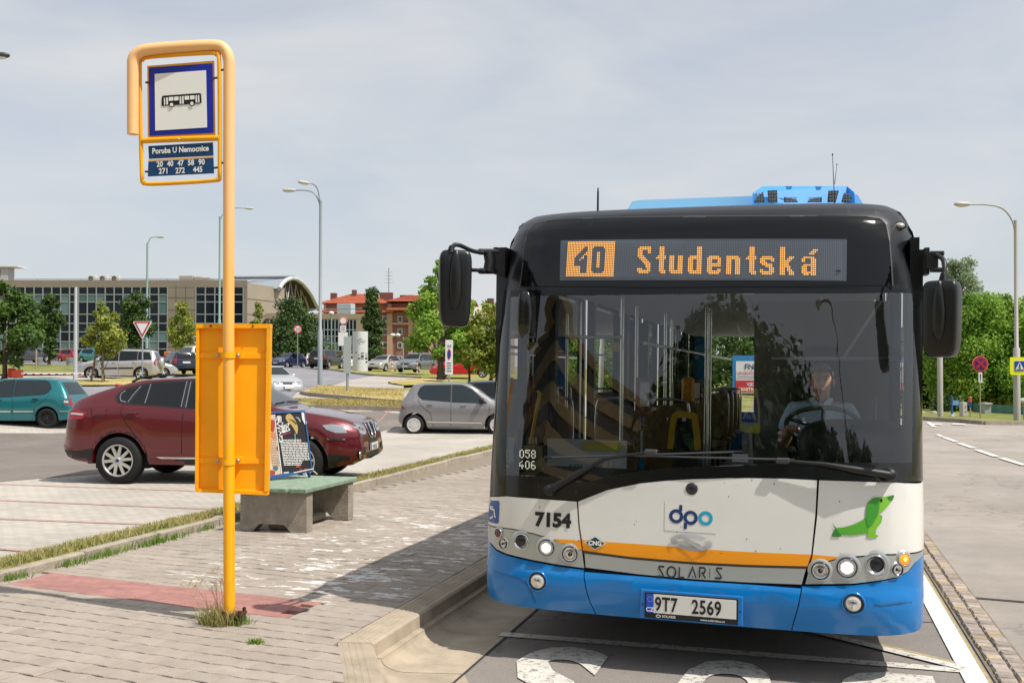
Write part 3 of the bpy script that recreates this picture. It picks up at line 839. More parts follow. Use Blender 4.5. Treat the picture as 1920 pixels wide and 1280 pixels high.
# blades
def blades(name, pts, hmin, hmax, w, m, lean=.5, seed=1):
 r = np.random.default_rng(seed); n = len(pts); P = np.array(pts, float)
 a = r.uniform(0, 2 * pi, n); h = r.uniform(hmin, hmax, n); l = r.uniform(.1, lean, n) * h; b_ = r.uniform(0, 2 * pi, n)
 dx = np.cos(a) * w / 2; dy = np.sin(a) * w / 2; lx = np.cos(b_) * l; ly = np.sin(b_) * l
 V = np.zeros((n, 5, 3))
 V[:, 0] = P + np.stack([-dx, -dy, 0 * h], 1); V[:, 1] = P + np.stack([dx, dy, 0 * h], 1)
 V[:, 2] = P + np.stack([dx * .7 + lx * .35, dy * .7 + ly * .35, h * .6], 1); V[:, 3] = P + np.stack([-dx * .7 + lx * .35, -dy * .7 + ly * .35, h * .6], 1)
 V[:, 4] = P + np.stack([lx, ly, h], 1)
 me = bpy.data.meshes.new(name); me.vertices.add(n * 5); me.vertices.foreach_set('co', V.ravel())
 base = np.arange(n) * 5
 lp = np.concatenate([np.stack([base, base + 1, base + 2, base + 3], 1).ravel(), np.stack([base + 3, base + 2, base + 4], 1).ravel()])
 me.loops.add(len(lp)); me.loops.foreach_set('vertex_index', lp)
 st = np.concatenate([np.arange(n) * 4, 4 * n + np.arange(n) * 3]); tot = np.concatenate([np.full(n, 4), np.full(n, 3)])
 me.polygons.add(2 * n); me.polygons.foreach_set('loop_start', st); me.polygons.foreach_set('loop_total', tot)
 me.update(calc_edges=True); me.validate(); me.materials.append(m)
 return link(name, me)
def leafy_mat(name, cols, trans=.35, rough=.55, nscale=1.2):
 """leaf: colour varies leaf by leaf and in drifts"""
 m = bpy.data.materials.new(name); m.use_nodes = True
 N, L = m.node_tree.nodes, m.node_tree.links
 N.clear(); o = N.new('ShaderNodeOutputMaterial')
 g = N.new('ShaderNodeNewGeometry'); r = N.new('ShaderNodeValToRGB')
 for i, c in enumerate(cols):
  e = r.color_ramp.elements[i] if i < 2 else r.color_ramp.elements.new(i / (len(cols) - 1))
  e.position = i / (len(cols) - 1); e.color = (*lin(c), 1)
 t = N.new('ShaderNodeTexNoise'); t.inputs['Scale'].default_value = nscale; t.inputs['Detail'].default_value = 2; L.new(g.outputs['Position'], t.inputs['Vector'])
 ad = N.new('ShaderNodeMath'); ad.operation = 'MULTIPLY_ADD'; L.new(g.outputs['Random Per Island'], ad.inputs[0]); ad.inputs[1].default_value = .5
 mr = N.new('ShaderNodeMapRange'); mr.inputs['From Min'].default_value = .3; mr.inputs['From Max'].default_value = .7; mr.inputs['To Min'].default_value = 0; mr.inputs['To Max'].default_value = .5
 L.new(t.outputs['Fac'], mr.inputs['Value']); L.new(mr.outputs['Result'], ad.inputs[2]); L.new(ad.outputs[0], r.inputs['Fac'])
 d = N.new('ShaderNodeBsdfPrincipled'); d.inputs['Roughness'].default_value = rough; d.inputs['Specular IOR Level'].default_value = .35
 tl = N.new('ShaderNodeBsdfTranslucent'); mx = N.new('ShaderNodeMixShader'); mx.inputs['Fac'].default_value = trans
 L.new(r.outputs['Color'], d.inputs['Base Color']); L.new(r.outputs['Color'], tl.inputs['Color'])
 L.new(d.outputs[0], mx.inputs[1]); L.new(tl.outputs[0], mx.inputs[2]); L.new(mx.outputs[0], o.inputs['Surface'])
 return m
BLADE = leafy_mat('grass_blades', ['#66753a', '#93925a', '#b5a770', '#c6b482'], .3, .7, 1.5)
BLADE_G = leafy_mat('grass_blades_green', ['#587a2c', '#78963a', '#94a457'], .35, .6)
pts = []
for _ in range(22000):
 y = 5.2 + RNG.random() ** 1.6 * 20; x = -7.05 + RNG.random() * 1.12 - .008 * (y - 6)
 pts.append((x, y, verge_z(x, y)))
stuff(tag(blades('grass', pts, .02, .075, .011, BLADE, 1.1, 3), 'short half-dry grass on the narrow verge'))
pts = []
for cx, cy, n_, s in ((-5.78, 7.9, 260, .22), (-5.8, 7.2, 220, .16), (-5.79, 6.75, 90, .09), (-5.8, 8.7, 90, .12), (-5.82, 9.6, 160, .15), (-5.8, 6.15, 120, .09)):
 for _ in range(n_):
  pts.append((cx + RNG.normal() * .035, cy + RNG.normal() * s, HP - .01))
stuff(blades('grass_tufts', pts, .03, .09, .009, BLADE_G, .8, 5))
pts = []
for pol, n_ in ((pxpoly([(597, 727), (651, 729), (756, 734), (756, 756), (651, 748), (575, 740)]), 5000), (pxpoly([(545, 753), (756, 758), (860, 763), (860, 772), (600, 765)]), 6000)):
 P = np.array(pol); lo, hi = P.min(0), P.max(0)
 def inside(x, y):
  c = False; j = len(pol) - 1
  for i in range(len(pol)):
   if (pol[i][1] > y) != (pol[j][1] > y) and x < (pol[j][0] - pol[i][0]) * (y - pol[i][1]) / (pol[j][1] - pol[i][1]) + pol[i][0]: c = not c
   j = i
  return c
 k = 0
 while k < n_:
  x, y = RNG.uniform(lo, hi)
  if inside(x, y): pts.append((x, y, float(gz(x, y)) + .09)); k += 1
stuff(blades('island_grass', pts, .03, .10, .03, leafy_mat('straw_blades', ['#8d8a4c', '#b3a366', '#c4b079', '#cdba88'], .3, .8, .6), .9, 8))
# ------------------------------------------------------------------ buildings across the car park
def frame_of(px, py, dep, turn=0.0):
 """local frame at the foot of a facade: x to the viewer's right along the wall, y away"""
 p = D(px, py, dep); return p, YAW + turn
CLAD = mat('cladding_grey', '#857b70', .6, noise_=(.6, .06), spec=.3)
CLADS = mat('cladding_seam', '#5d564e', .7)
PANE = mat('dark_pane', '#0d1820', .08, spec=.3, rnd=.3)
PANEB = mat('pane_blinds', '#566f70', .12, spec=.4, rnd=.3)
MULL = mat('mullion', '#8c9293', .5)
RAILM = mat('roof_rail', '#7d8286', .5)
ROOFM = mat('metal_roof', '#9ca4ab', .4, metal=.3)
g0 = FOOT['grey_bld']
def pane_grid(parent, x0, x1, zs, ncol, y=-.02, blind_rows=(), seed=0, name='window'):
 r = random.Random(seed); cw = (x1 - x0) / ncol
 meshes = {}
 for j, (za, zb) in enumerate(zs):
  for i in range(ncol):
   m = PANEB if (j in blind_rows and r.random() < .62) else PANE
   k = (round(cw, 3), round(zb - za, 3), m.name)
   if k not in meshes: meshes[k] = MB().box((0, 0, 0), (cw - .10, .05, zb - za - .10)).mesh('pane', m)
   o = link('pane', meshes[k], parent); o.location = (x0 + cw * (i + .5), y, (za + zb) / 2)
 fr = MB()
 for i in range(ncol + 1): fr.box((x0 + cw * i, y - .05, (zs[0][0] + zs[-1][1]) / 2), (.11, .14, zs[-1][1] - zs[0][0]))
 for z in [zs[0][0]] + [b_ for a, b_ in zs]: fr.box(((x0 + x1) / 2, y - .03, z), (x1 - x0, .10, .11))
 fr.build('window_frame', MULL, parent)
# grey office block: its facade faces the stop; the photo shows 5.2 bays and the corner
DB = 116.0
S = DB / FPX
base = D(960, 675, DB)[2]
org = D(250, 675, DB)
ob = thing('office_building', 'long grey two storey office block with dark ribbon glazing behind the car park', 'building', org, YAW)
def bx(px): return (px - 250) * S
def bz(py): return (675 - py) * S
x0, xc = bx(-260), bx(463)
ztop = bz(529)
def cladding_box(parent, x_0, x_1, z_0, z_1, y_0, y_1, nm='wall'):
 return MB().box(((x_0 + x_1) / 2, (y_0 + y_1) / 2, (z_0 + z_1) / 2), (x_1 - x_0, y_1 - y_0, z_1 - z_0)).build(nm, CLAD, parent)
cladding_box(ob, x0, xc, -1.5, ztop, .05, 18)
cladding_box(ob, x0, xc, bz(538.5), ztop + .25, -.12, .06, 'fascia')
for a, b_ in ((314, 367), (456, 463.2)): cladding_box(ob, bx(a), bx(b_), -.5, bz(538.7), -.10, .06, 'wall_panel')
cladding_box(ob, x0, xc, -1.2, bz(672), -.11, .06, 'plinth')
rows = [(670, 654), (653, 640), (639, 622), (621, 606), (606, 589), (588, 566), (565, 552), (552, 538)]
zs = [(bz(a), bz(b_)) for a, b_ in rows]
zs = [(zs[0][0], zs[0][1])] + [(zs[i - 1][1], zs[i][1]) for i in range(1, len(zs))]
pane_grid(ob, bx(-20), bx(314), zs, 20, blind_rows=(1, 2, 5, 6), seed=3)
pane_grid(ob, bx(367), bx(456), zs, 5, blind_rows=(5,), seed=5)
pane_grid(ob, bx(-250), bx(-30), [(zs[0][0], zs[2][1]), (zs[2][1], zs[5][1]), (zs[5][1], zs[7][1])], 8, blind_rows=(1,), seed=6)
sm = MB()
for px_ in (330, 348): sm.box((bx(px_), -.11, bz(600)), (.05, .03, bz(538.7) - bz(670)))
for py_ in (650, 627, 604, 581, 558): sm.box((bx(340.5), -.108, bz(py_)), (bx(366.5) - bx(314.5), .03, .05))
sm.build('panel_joints', CLADS, ob)
rl = MB(); rl.box(((bx(20) + xc) / 2, 1.0, bz(521.5)), (xc - bx(20), .07, .07))
for i in range(12):
 x = bx(28 + i * 41);
 if x < xc: rl.tube([(x, .4, ztop + .1), (x - .5, 1.0, bz(522))], .04, 5)
rl.build('roof_railing', RAILM, ob)
for px_ in (173.5, 195, 217):
 u = thing('condenser_unit', 'white air conditioning unit, %s of three on the grey office roof' % {173.5: 'one end', 195: 'middle', 217: 'other end'}[px_], 'air conditioner', D(px_, 529, DB + 2.5), YAW, 'condenser units on the office roof')
 MB().box((0, 0, .45), (.95, .5, .75), ch=.03).build('case', mat('unit_cream', '#d3cec2', .5), u); MB().lathe([(.0, -.27), (.28, -.27), (.3, -.25)], (-.1, 0, .45), 'y', 18).build('fan_guard', mat('unit_dark', '#54524e', .6), u)
for lab, (a, b_, t) in (('taller', (341, 367, 517.5)), ('middle', (368, 383, 519.5)), ('smaller', (385, 398, 521))):
 o = MB().box((0, 0, bz(t) / 2 - ztop / 2), ((b_ - a) * S, 2.2, bz(t) - ztop), ch=.05).build('roof_box', mat('roofbox_grey', '#a79d92', .7)); o.location = D((a + b_) / 2, 529, DB + 4); o.rotation_euler = (0, 0, YAW)
 tag(o, '%s pale plant box standing on the grey office roof' % lab, 'roof box', 'plant boxes on the office roof')
# side wall of the block turning away at its corner
side = MB(); a0 = D(463.3, 675, DB); a1 = D(533, 676, DB + 6.5)
def wall_between(p, q, z0_, z1p, z1q, th=.3):
 d = (q - p)[:2]; n = np.array([-d[1], d[0]]) / np.linalg.norm(d) * th
 return [(*p[:2], z0_), (*q[:2], z0_), (*q[:2], z1q), (*p[:2], z1p), (*(p[:2] + n), z0_), (*(q[:2] + n), z0_), (*(q[:2] + n), z1q), (*(p[:2] + n), z1p)], [(0, 1, 2, 3), (7, 6, 5, 4), (0, 4, 5, 1), (1, 5, 6, 2), (2, 6, 7, 3), (3, 7, 4, 0)]
zt = D(463, 531, DB)[2]
side.add(*wall_between(a0, a1, base - 1.5, zt, zt)); so = side.build('end_wall', mat('cladding_end', '#9a8f80', .65, noise_=(.6, .06)), ob, True)
sj = MB()
for f in (.2, .4, .6, .8):
 z = base + (zt - base) * f; d = (a1 - a0)[:2]; n = np.array([d[1], -d[0]]) / np.linalg.norm(d) * .03
 P = [(*(a0[:2] + n), z - .03), (*(a1[:2] + n), z - .03), (*(a1[:2] + n), z + .03), (*(a0[:2] + n), z + .03)]; sj.add(P, [(0, 1, 2, 3)])
sj.build('wall_joints', CLADS, so, True)
# roof shelter at the far left edge of the block
o = thing('rooftop_cabin', 'pale cabin with a flat white lid on the office roof', 'cabin', D(5, 529, DB + 3), YAW)
MB().box((0, 0, .9), (2.0, 1.6, 1.7)).build('wall', mat('cabin_grey', '#aeb0ae', .6), o); MB().box((.2, 0, 1.82), (4.2, 2.2, .14)).build('roof', mat('cabin_white', '#dcdad2', .6), o); MB().box((-.2, -.82, 1.0), (.7, .06, 1.0)).build('shutter', mat('cabin_brown', '#8a7766', .7), o)
# hall with a barrel roof behind the block
hall = thing('vaulted_hall', 'sports hall with a curved metal roof and an open dark arched end', 'building', D(545, 676, 128), YAW)
arc = [(524, 541, 120.5), (529, 532, 121.5), (536, 525.5, 123), (546, 521.5, 126), (556, 523, 129), (566, 530, 132), (575, 540, 135), (583, 552, 138), (590, 566, 141), (597, 580, 145)]
A = [D(*p) for p in arc]
back = FW((-34, 3, 0))
V = [tuple(p) for p in A] + [tuple(p + back) for p in A]; n = len(A)
rm = MB().add(V, [(k, k + 1, n + k + 1, n + k) for k in range(n - 1)], True)
rm.build('roof', ROOFM, hall, True)
rim = MB().tube([tuple(p) for p in A], .28, 6); rim.build('roof_rim', mat('rim_grey', '#b9bdc0', .4), hall, True)
inset = FW((-1.6, .6, 0))
Ai = [p + inset for p in A]
end = MB().add([tuple(p) for p in Ai] + [(Ai[-1][0], Ai[-1][1], base), (Ai[0][0], Ai[0][1], base)], [tuple(range(n + 2))]); end.build('end_wall', mat('hall_end_dark', '#4b4640', .8), hall, True)
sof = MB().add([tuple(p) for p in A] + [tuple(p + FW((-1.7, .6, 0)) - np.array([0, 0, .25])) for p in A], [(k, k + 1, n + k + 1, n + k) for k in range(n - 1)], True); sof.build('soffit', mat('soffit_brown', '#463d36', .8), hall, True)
rb = MB()
low = [D(*p) for p in ((531, 560, 121.5), (545, 566, 126), (558, 573, 131), (572, 579, 137), (585, 581, 141))]
for i, k in enumerate((2, 4, 5, 6, 7)):
 rb.tube([tuple(A[k] + inset * .6), tuple(low[i] + inset * .3)], .10, 5);
 if i: rb.tube([tuple(A[k - 1] + inset * .6), tuple(low[i] + inset * .3)], .07, 5)
rb.tube([tuple(p + inset * .3) for p in low], .16, 5)
rb.build('truss', mat('truss_white', '#a9a8a4', .5), hall, True)
cp = MB(); cp.tube([tuple(D(440, 520.5, 121)), tuple(D(551, 519.5, 127))], .2, 5); cp.build('roof_edge', mat('rim_dark', '#565d66', .5), hall, True)
# low glazed wing
wg = thing('glazed_wing', 'low brown fronted wing with tall glazing and a roof railing beside the hall', 'building', FOOT['wing'], YAW + radians(6))
S2 = 118 / FPX
def wx(px): return (px - 620) * S2
def wz_(py): return (672 - py) * S2
MB().box(((wx(500) + wx(684)) / 2, 6.1, wz_(588) / 2 - .5), (wx(684) - wx(500), 12, wz_(588) + 1)).build('wall', mat('wing_brown', '#8f8069', .7, noise_=(.5, .06)), wg)
MB().box(((wx(500) + wx(684)) / 2, .0, (wz_(588) + wz_(598)) / 2), (wx(684) - wx(500), .4, wz_(588) - wz_(598))).build('fascia', _M['wing_brown'], wg)
MB().box((wx(676), .0, wz_(630)), (wx(684) - wx(668), .36, wz_(598) - wz_(666))).build('wall_panel', _M['wing_brown'], wg)
zz = [(wz_(658), wz_(643)), (wz_(643), wz_(630)), (wz_(630), wz_(618)), (wz_(618), wz_(599))]
pane_grid(wg, wx(508), wx(668), zz, 24, y=-.05, blind_rows=(0, 1), seed=9)
rl = MB(); rl.tube([(wx(560), .5, wz_(580)), (wx(684), .5, wz_(588) + .7)], .05, 5)
for k in range(9): x = wx(566 + k * 14); rl.tube([(x, .5, wz_(588)), (x + .3, .5, wz_(582 + k * .5))], .035, 4)
rl.build('roof_railing', RAILM, wg)
o = MB().box((0, 0, .5), (1.9, 1.2, 1.5), ch=.04).build('roof_unit', mat('unit_pale', '#b3bcc2', .5)); o.location = Vector(wg.location) + Vector(FW((wx(642), 2.5, wz_(588) + .1))); tag(o, 'pale grey ventilation box on the low wing roof', 'ventilation box')
# brick apartment block with red tiles
BRK = mat('brick_pink', '#8b655c', .85, noise_=(.8, .1)); STN = mat('pilaster_stone', '#b0907a', .8); TILE = mat('red_tiles', '#b8694e', .8, noise_=(1.5, .14), bump=(6, .5))
WFR = mat('white_window_frame', '#d3cfc8', .5)
ap = thing('apartment_building', 'brick apartment block with stone pilasters and a red hipped tile roof', 'building', FOOT['brick_bld'], YAW)
S3 = 165 / FPX
def ax(px): return (px - 760) * S3
def az(py): return (692 - py) * S3
W0, W1 = ax(606), ax(886)
MB().box(((W0 + W1) / 2, 6.5, az(585) / 2 - 1), (W1 - W0, 13, az(585) + 2)).build('wall', BRK, ap)
MB().box(((W0 + W1) / 2, 6.5, az(577)), (W1 - W0 - .4, 12.4, az(568) - az(586))).build('attic_wall', mat('brick_attic', '#9a6f5f', .85, noise_=(.8, .1)), ap)
def hip(parent, x0_, x1_, y0_, y1_, z0_, z1_, inx, iny, nm='roof'):
 V = [(x0_, y0_, z0_), (x1_, y0_, z0_), (x1_, y1_, z0_), (x0_, y1_, z0_), (x0_ + inx, y0_ + iny, z1_), (x1_ - inx, y0_ + iny, z1_), (x1_ - inx, y1_ - iny, z1_), (x0_ + inx, y1_ - iny, z1_)]
 r_ = MB().add(V, [(0, 1, 5, 4), (1, 2, 6, 5), (2, 3, 7, 6), (3, 0, 4, 7), (4, 5, 6, 7), (3, 2, 1, 0)]).build(nm, TILE, parent)
 # courses of tiles standing proud
 cs = MB(); nrow = 9
 for k in range(1, nrow):
  t = k / nrow; xa, xb = x0_ + inx * t, x1_ - inx * t; y = y0_ + iny * t; z = z0_ + (z1_ - z0_) * t
  cs.box(((xa + xb) / 2, y - .03, z + .03), (xb - xa, .16, .08))
 stuff(cs.build('tile_courses', TILE, r_)); return r_
roof = hip(ap, W0 - .6, ax(733), -.7, 13.6, az(568), az(546), 4.6, 5.6)
roof2 = hip(ap, ax(726), W1 + .6, -1.4, 13.6, az(565), az(550), 3.2, 5.0)
MB().box(((W0 + ax(733)) / 2, -.35, az(584)), (ax(733) - W0 + 1, 1.3, .35)).build('lower_eave', TILE, ap)
MB().box(((ax(727) + W1) / 2, -.9, az(580)), (W1 - ax(727), 1.6, .35)).build('lower_eave', TILE, ap)
for a, b_, t in ((612, 623, 547), (653, 661, 541), (706, 731, 546), (745, 770, 551), (790, 812, 536)):
 MB().box((ax((a + b_) / 2), 4, az(t) - 1.2), ((b_ - a) * S3, 1.2, 2.6)).build('chimney', mat('chimney_brick', '#6f4a40', .9), roof if a < 733 else roof2)
for a, b_ in ((607, 612), (649, 655), (727, 734), (766, 772), (800, 806)): MB().box((ax((a + b_) / 2), -.12, az(578)), ((b_ - a) * S3, .3, az(569) - az(586))).build('attic_pier', STN, ap)
for a, b_ in ((607, 613), (660, 666), (726, 736), (766, 774), (804, 812), (848, 856)): MB().box((ax((a + b_) / 2), -.2, az(640)), ((b_ - a) * S3, .5, az(587) - az(692))).build('pilaster', STN, ap)
MB().box(((W0 + W1) / 2, -.3, az(607)), (W1 - W0, .5, .35)).build('string_course', STN, ap)
wm = {}
for zc in (598, 622, 647, 673):
 for xc_ in (636, 648, 690, 714, 722, 750, 784, 794, 822, 836, 866):
  w_ = thing('window', None, None); w_.parent = ap; w_.location = (ax(xc_), -.02, az(zc))
  if 'f' not in wm:
   f = MB(); f.box((0, -.06, 0), (.78, .14, 1.02)); wm['f'] = f.mesh('window_frame', WFR)
   g_ = MB(); g_.box((-.15, -.12, 0), (.24, .06, .78)); g_.box((.15, -.12, 0), (.24, .06, .78)); wm['g'] = g_.mesh('pane', PANE)
  link('window_frame', wm['f'], w_); link('pane', wm['g'], w_)
an = MB(); p = D(729, 548, 167); an.tube([p, p + np.array([0, 0, 4.2])], .06, 5)
for k in (1.6, 2.2, 2.8, 3.4): an.tube([p + FW((-.9 + .2 * k / 2, 0, k)), p + FW((.9 - .2 * k / 2, 0, k))], .03, 4)
o = an.build('aerial', mat('aerial_grey', '#6b6f73', .5)); tag(o, 'thin grey television aerial on the red tiled roof', 'aerial')
# house with a pale sheet roof
hs = thing('house', 'low house with a pale sheet roof and one brick chimney behind the leafy trees', 'house', D(915, 700, 118), YAW - radians(14))
S4 = 118 / FPX
MB().box((0, 4, 2.3), (13, 8, 5.6)).build('wall', mat('house_wall', '#8c7b6c', .8, noise_=(.8, .1)), hs)
zr = (700 - 602) * S4; zt_ = (700 - 571) * S4
MB().add([(-6.9, -.7, zr), (6.9, -.7, zr), (6.9, 4, zt_), (-6.9, 4, zt_), (-6.9, 8.7, zr), (6.9, 8.7, zr), (-6.9, -.7, zr - .2), (6.9, -.7, zr - .2), (6.9, 8.7, zr - .2), (-6.9, 8.7, zr - .2)], [(0, 1, 2, 3), (3, 2, 5, 4), (0, 6, 7, 1), (1, 7, 8, 5, 2), (0, 3, 4, 9, 6), (4, 5, 8, 9), (6, 9, 8, 7)]).build('roof', mat('sheet_roof', '#b7b0a8', .6, noise_=(1.2, .08)), hs)
MB().box((-.6, 3.4, zt_ + .3), (.75, .6, 1.4)).build('chimney', mat('chimney_brick', '#6f4a40'), hs)
for k in range(-2, 3):
 w_ = MB().box((k * 2.4, -.04, 3.6), (1.1, .12, 1.4)).build('window', WFR, hs); MB().box((k * 2.4, -.1, 3.6), (.9, .06, 1.2)).build('pane', PANE, w_)
# ------------------------------------------------------------------ trees
BARK = mat('bark', '#54473a', .9, noise_=(8, .3), bump=(14, .8))
LF_DARK = leafy_mat('leaf_dark', ['#2b3f1c', '#435a29', '#627d3b'], .3)
LF_MID = leafy_mat('leaf_mid', ['#324620', '#4d6a2b', '#6f8c3c'], .32)
LF_LIME = leafy_mat('leaf_lime', ['#4a7024', '#6f9835', '#98b94a', '#b7cc66'], .42)
LF_YEL = leafy_mat('leaf_yellowing', ['#556b2c', '#7d903e', '#a3a84c', '#bdb45f'], .4)
LF_BIG = leafy_mat('leaf_maple', ['#42661f', '#6b9433', '#98b845', '#b9cf66'], .4, nscale=.35)
LF_WIL = leafy_mat('leaf_willow', ['#65785a', '#8a9c76', '#adba95'], .38, nscale=.4)
LF_BIG2 = leafy_mat('leaf_maple_yellow', ['#4f6a26', '#7c8c35', '#a3a148', '#b7ad58'], .36, nscale=.35)
def leaf_cloud(name, centers, radii, per, size, m, parent, seed, up=.35, flat=.8):
 """leaf-sized faces in clumps; a clump is a shell denser at its surface"""
 r = np.random.default_rng(seed); C = np.array(centers, float); R = np.array(radii, float)
 wgt = (R[:, 0] * R[:, 1] + R[:, 0] * R[:, 2]) ** .9; wgt /= wgt.sum()
 idx = r.choice(len(C), per, p=wgt)
 d = r.normal(size=(per, 3)); d /= np.linalg.norm(d, axis=1)[:, None]
 rad = r.random(per) ** .42 * (1 + r.normal(size=per) * .10)
 P = C[idx] + d * R[idx] * rad[:, None]
 nrm = d * .7 + r.normal(size=(per, 3)) * .55; nrm[:, 2] += up; nrm /= np.linalg.norm(nrm, axis=1)[:, None]
 t = np.cross(nrm, r.normal(size=(per, 3))); t /= np.linalg.norm(t, axis=1)[:, None] + 1e-9
 b_ = np.cross(nrm, t); s = size * r.uniform(.55, 1.3, per)[:, None]
 V = np.zeros((per, 4, 3))
 V[:, 0] = P - t * s * .5; V[:, 1] = P + b_ * s * .34 - nrm * s * .10; V[:, 2] = P + t * s * .5; V[:, 3] = P - b_ * s * .34 - nrm * s * .10
 me = bpy.data.meshes.new(name); n = per
 me.vertices.add(4 * n); me.vertices.foreach_set('co', V.ravel())
 bs = np.arange(n) * 4
 lp = np.stack([bs, bs + 1, bs + 2, bs + 3], 1).ravel()
 me.loops.add(4 * n); me.loops.foreach_set('vertex_index', lp)
 me.polygons.add(n); me.polygons.foreach_set('loop_start', np.arange(n) * 4); me.polygons.foreach_set('loop_total', np.full(n, 4))
 me.update(calc_edges=True); me.validate(); me.materials.append(m)
 return link(name, me, parent)
def limbs(parent, H, r0, clumps, seed, z0=.0, lean=(0, 0)):
 rr = random.Random(seed); mb = MB()
 top = H * .86
 path = [(lean[0] * t + rr.uniform(-.04, .04) * H * .25 * (t > 0), lean[1] * t + rr.uniform(-.03, .03) * H * .25 * (t > 0), z0 + (top - z0) * t) for t in (0, .08, .25, .45, .65, .85, 1)]
 mb.tube(path, [r0 * 1.35, r0, r0 * .85, r0 * .65, r0 * .45, r0 * .28, r0 * .1], 8)
 for c in clumps:
  h = max(.2 * H, min(c[2] - .12 * H, top * .9)); t = h / top
  k = min(5, int(t * 6)); a = Vector(path[k]); q = Vector(path[k + 1]); st = a.lerp(q, .5)
  if st.z > c[2] - .02: st.z = max(.25 * H, c[2] - .1 * H)
  mid = st.lerp(Vector(c), .55) + Vector((rr.uniform(-.05, .05), rr.uniform(-.05, .05), .03)) * H * .5
  mb.tube([st, mid, c], [r0 * .34, r0 * .22, r0 * .07], 5)
 return mb.build('trunk', BARK, parent)
def tree(name, label, cat, foot, H, shape, nleaf, size, m, seed, r0=None, group=None, trunk_h=.25, wid=.5, nclump=16, lean=(0, 0), gaps=.75):
 """shape(t) gives the crown's half-width share at height share t"""
 o = thing(name, label, cat, foot, 0, group)
 rr = random.Random(seed); C = []; R = []
 for i in range(nclump):
  t = (i + rr.random()) / nclump; w = shape(t) * wid * H
  z = H * (trunk_h + (1 - trunk_h) * t); a = i * 2.4 + rr.uniform(-.5, .5); q = w * sqrt(rr.uniform(.15, 1)) * .72
  cr = max(.07 * H, w * rr.uniform(.38, .62)) * gaps
  C.append((q * cos(a) + lean[0] * t, q * sin(a) + lean[1] * t, min(z, H - cr * .55))); R.append((cr * rr.uniform(.9, 1.25), cr * rr.uniform(.9, 1.25), cr * rr.uniform(.7, 1.0)))
 limbs(o, H, r0 or H * .022, C[::1], seed, lean=lean)
 leaf_cloud('crown', C, R, nleaf, size, m, o, seed)
 return o
oval = lambda t: sin(pi * min(1, (t * .86 + .10))) ** .75
cone = lambda t: (1 - t) ** .75 * min(1, .35 + t * 3.2) + .04
pear = lambda t: (min(1, .5 + t * 1.6)) * (1 - max(0, t - .35) / .65) ** .62
wide = lambda t: sin(pi * min(1, t * .80 + .16)) ** .6
def px_h(foot, dep, py_top): return D(960, py_top, dep)[2] - foot[2]
LINDEN = 'young trees on the lawn and verges of the car park'
tr = tree('linden_tree', 'big dark leafy tree at the edge of the frame beside the red barrier', 'tree', FOOT['t_left'], px_h(FOOT['t_left'], 46, 527), oval, 9000, .20, LF_MID, 11, r0=.11, trunk_h=.16, wid=.40, group=LINDEN)
tree('linden_tree', 'round dark green tree with a second smaller crown below it on the lawn', 'tree', FOOT['t2'], px_h(FOOT['t2'], 70, 552), lambda t: oval(t) if t > .42 else .42, 6000, .20, LF_DARK, 12, r0=.09, trunk_h=.12, wid=.23, group=LINDEN, gaps=1.0, nclump=20)
tree('linden_tree', 'yellowing young tree propped by stakes in front of the silver off-road car', 'tree', FOOT['t3'], px_h(FOOT['t3'], 48, 567), pear, 4200, .17, LF_YEL, 13, r0=.06, trunk_h=.34, wid=.31, group=LINDEN)
tree('linden_tree', 'dark green tree right behind the give way sign', 'tree', FOOT['t4'], px_h(FOOT['t4'], 76, 545), lambda t: oval(t) if t > .35 else .3, 6000, .22, LF_DARK, 14, r0=.09, trunk_h=.16, wid=.25, group=LINDEN, gaps=1.05, nclump=20)
tree('linden_tree', 'thin yellow-green tree between the office panels and the yellow timetable board', 'tree', FOOT['t5'], px_h(FOOT['t5'], 80, 566), pear, 4200, .2, LF_YEL, 15, r0=.08, trunk_h=.3, wid=.25, group=LINDEN, gaps=.95, nclump=22)
tree('linden_tree', 'narrow yellow treetop showing just above the timetable board', 'tree', FOOT['t6'], px_h(FOOT['t6'], 100, 567), cone, 3600, .26, LF_YEL, 16, trunk_h=.2, wid=.26, group=LINDEN)
tree('maple_tree', 'broad dark tree standing before the vaulted hall above the dark blue car', 'tree', FOOT['t7'], px_h(FOOT['t7'], 108, 556), lambda t: (1 - t) ** .55 * .95 + .06, 9000, .34, LF_DARK, 17, r0=.16, trunk_h=.16, wid=.56, nclump=24, gaps=.95)
tree('columnar_tree', 'tall narrow dark tree in front of the brick apartments', 'tree', FOOT['t8'], px_h(FOOT['t8'], 100, 542), lambda t: (1 - t) ** .5 * (.55 + .5 * (t < .6)), 8000, .30, LF_DARK, 18, r0=.12, trunk_h=.05, wid=.19, nclump=30, gaps=1.1)
ch = tree('chestnut_tree', 'bright lime-green chestnut tree behind the grey hatchback', 'tree', FOOT['chestnut'], px_h(FOOT['chestnut'], 46, 486), lambda t: pear(t) if t < .8 else pear(t) * .8, 6500, .20, LF_LIME, 19, r0=.16, trunk_h=.16, wid=.38, nclump=26, gaps=.62)
tree('chestnut_tree', 'small yellow-green chestnut tree beside the bus pillar', 'tree', FOOT['t10'], px_h(FOOT['t10'], 46, 566), oval, 5000, .19, LF_YEL, 20, trunk_h=.1, wid=.36, nclump=26, gaps=.9)
tree('chestnut_tree', 'leafy sapling growing in front of the red car', 'tree', FOOT['chest_b'], px_h(FOOT['chest_b'], 48, 615), oval, 3000, .16, LF_LIME, 21, trunk_h=.2, wid=.34, nclump=14)
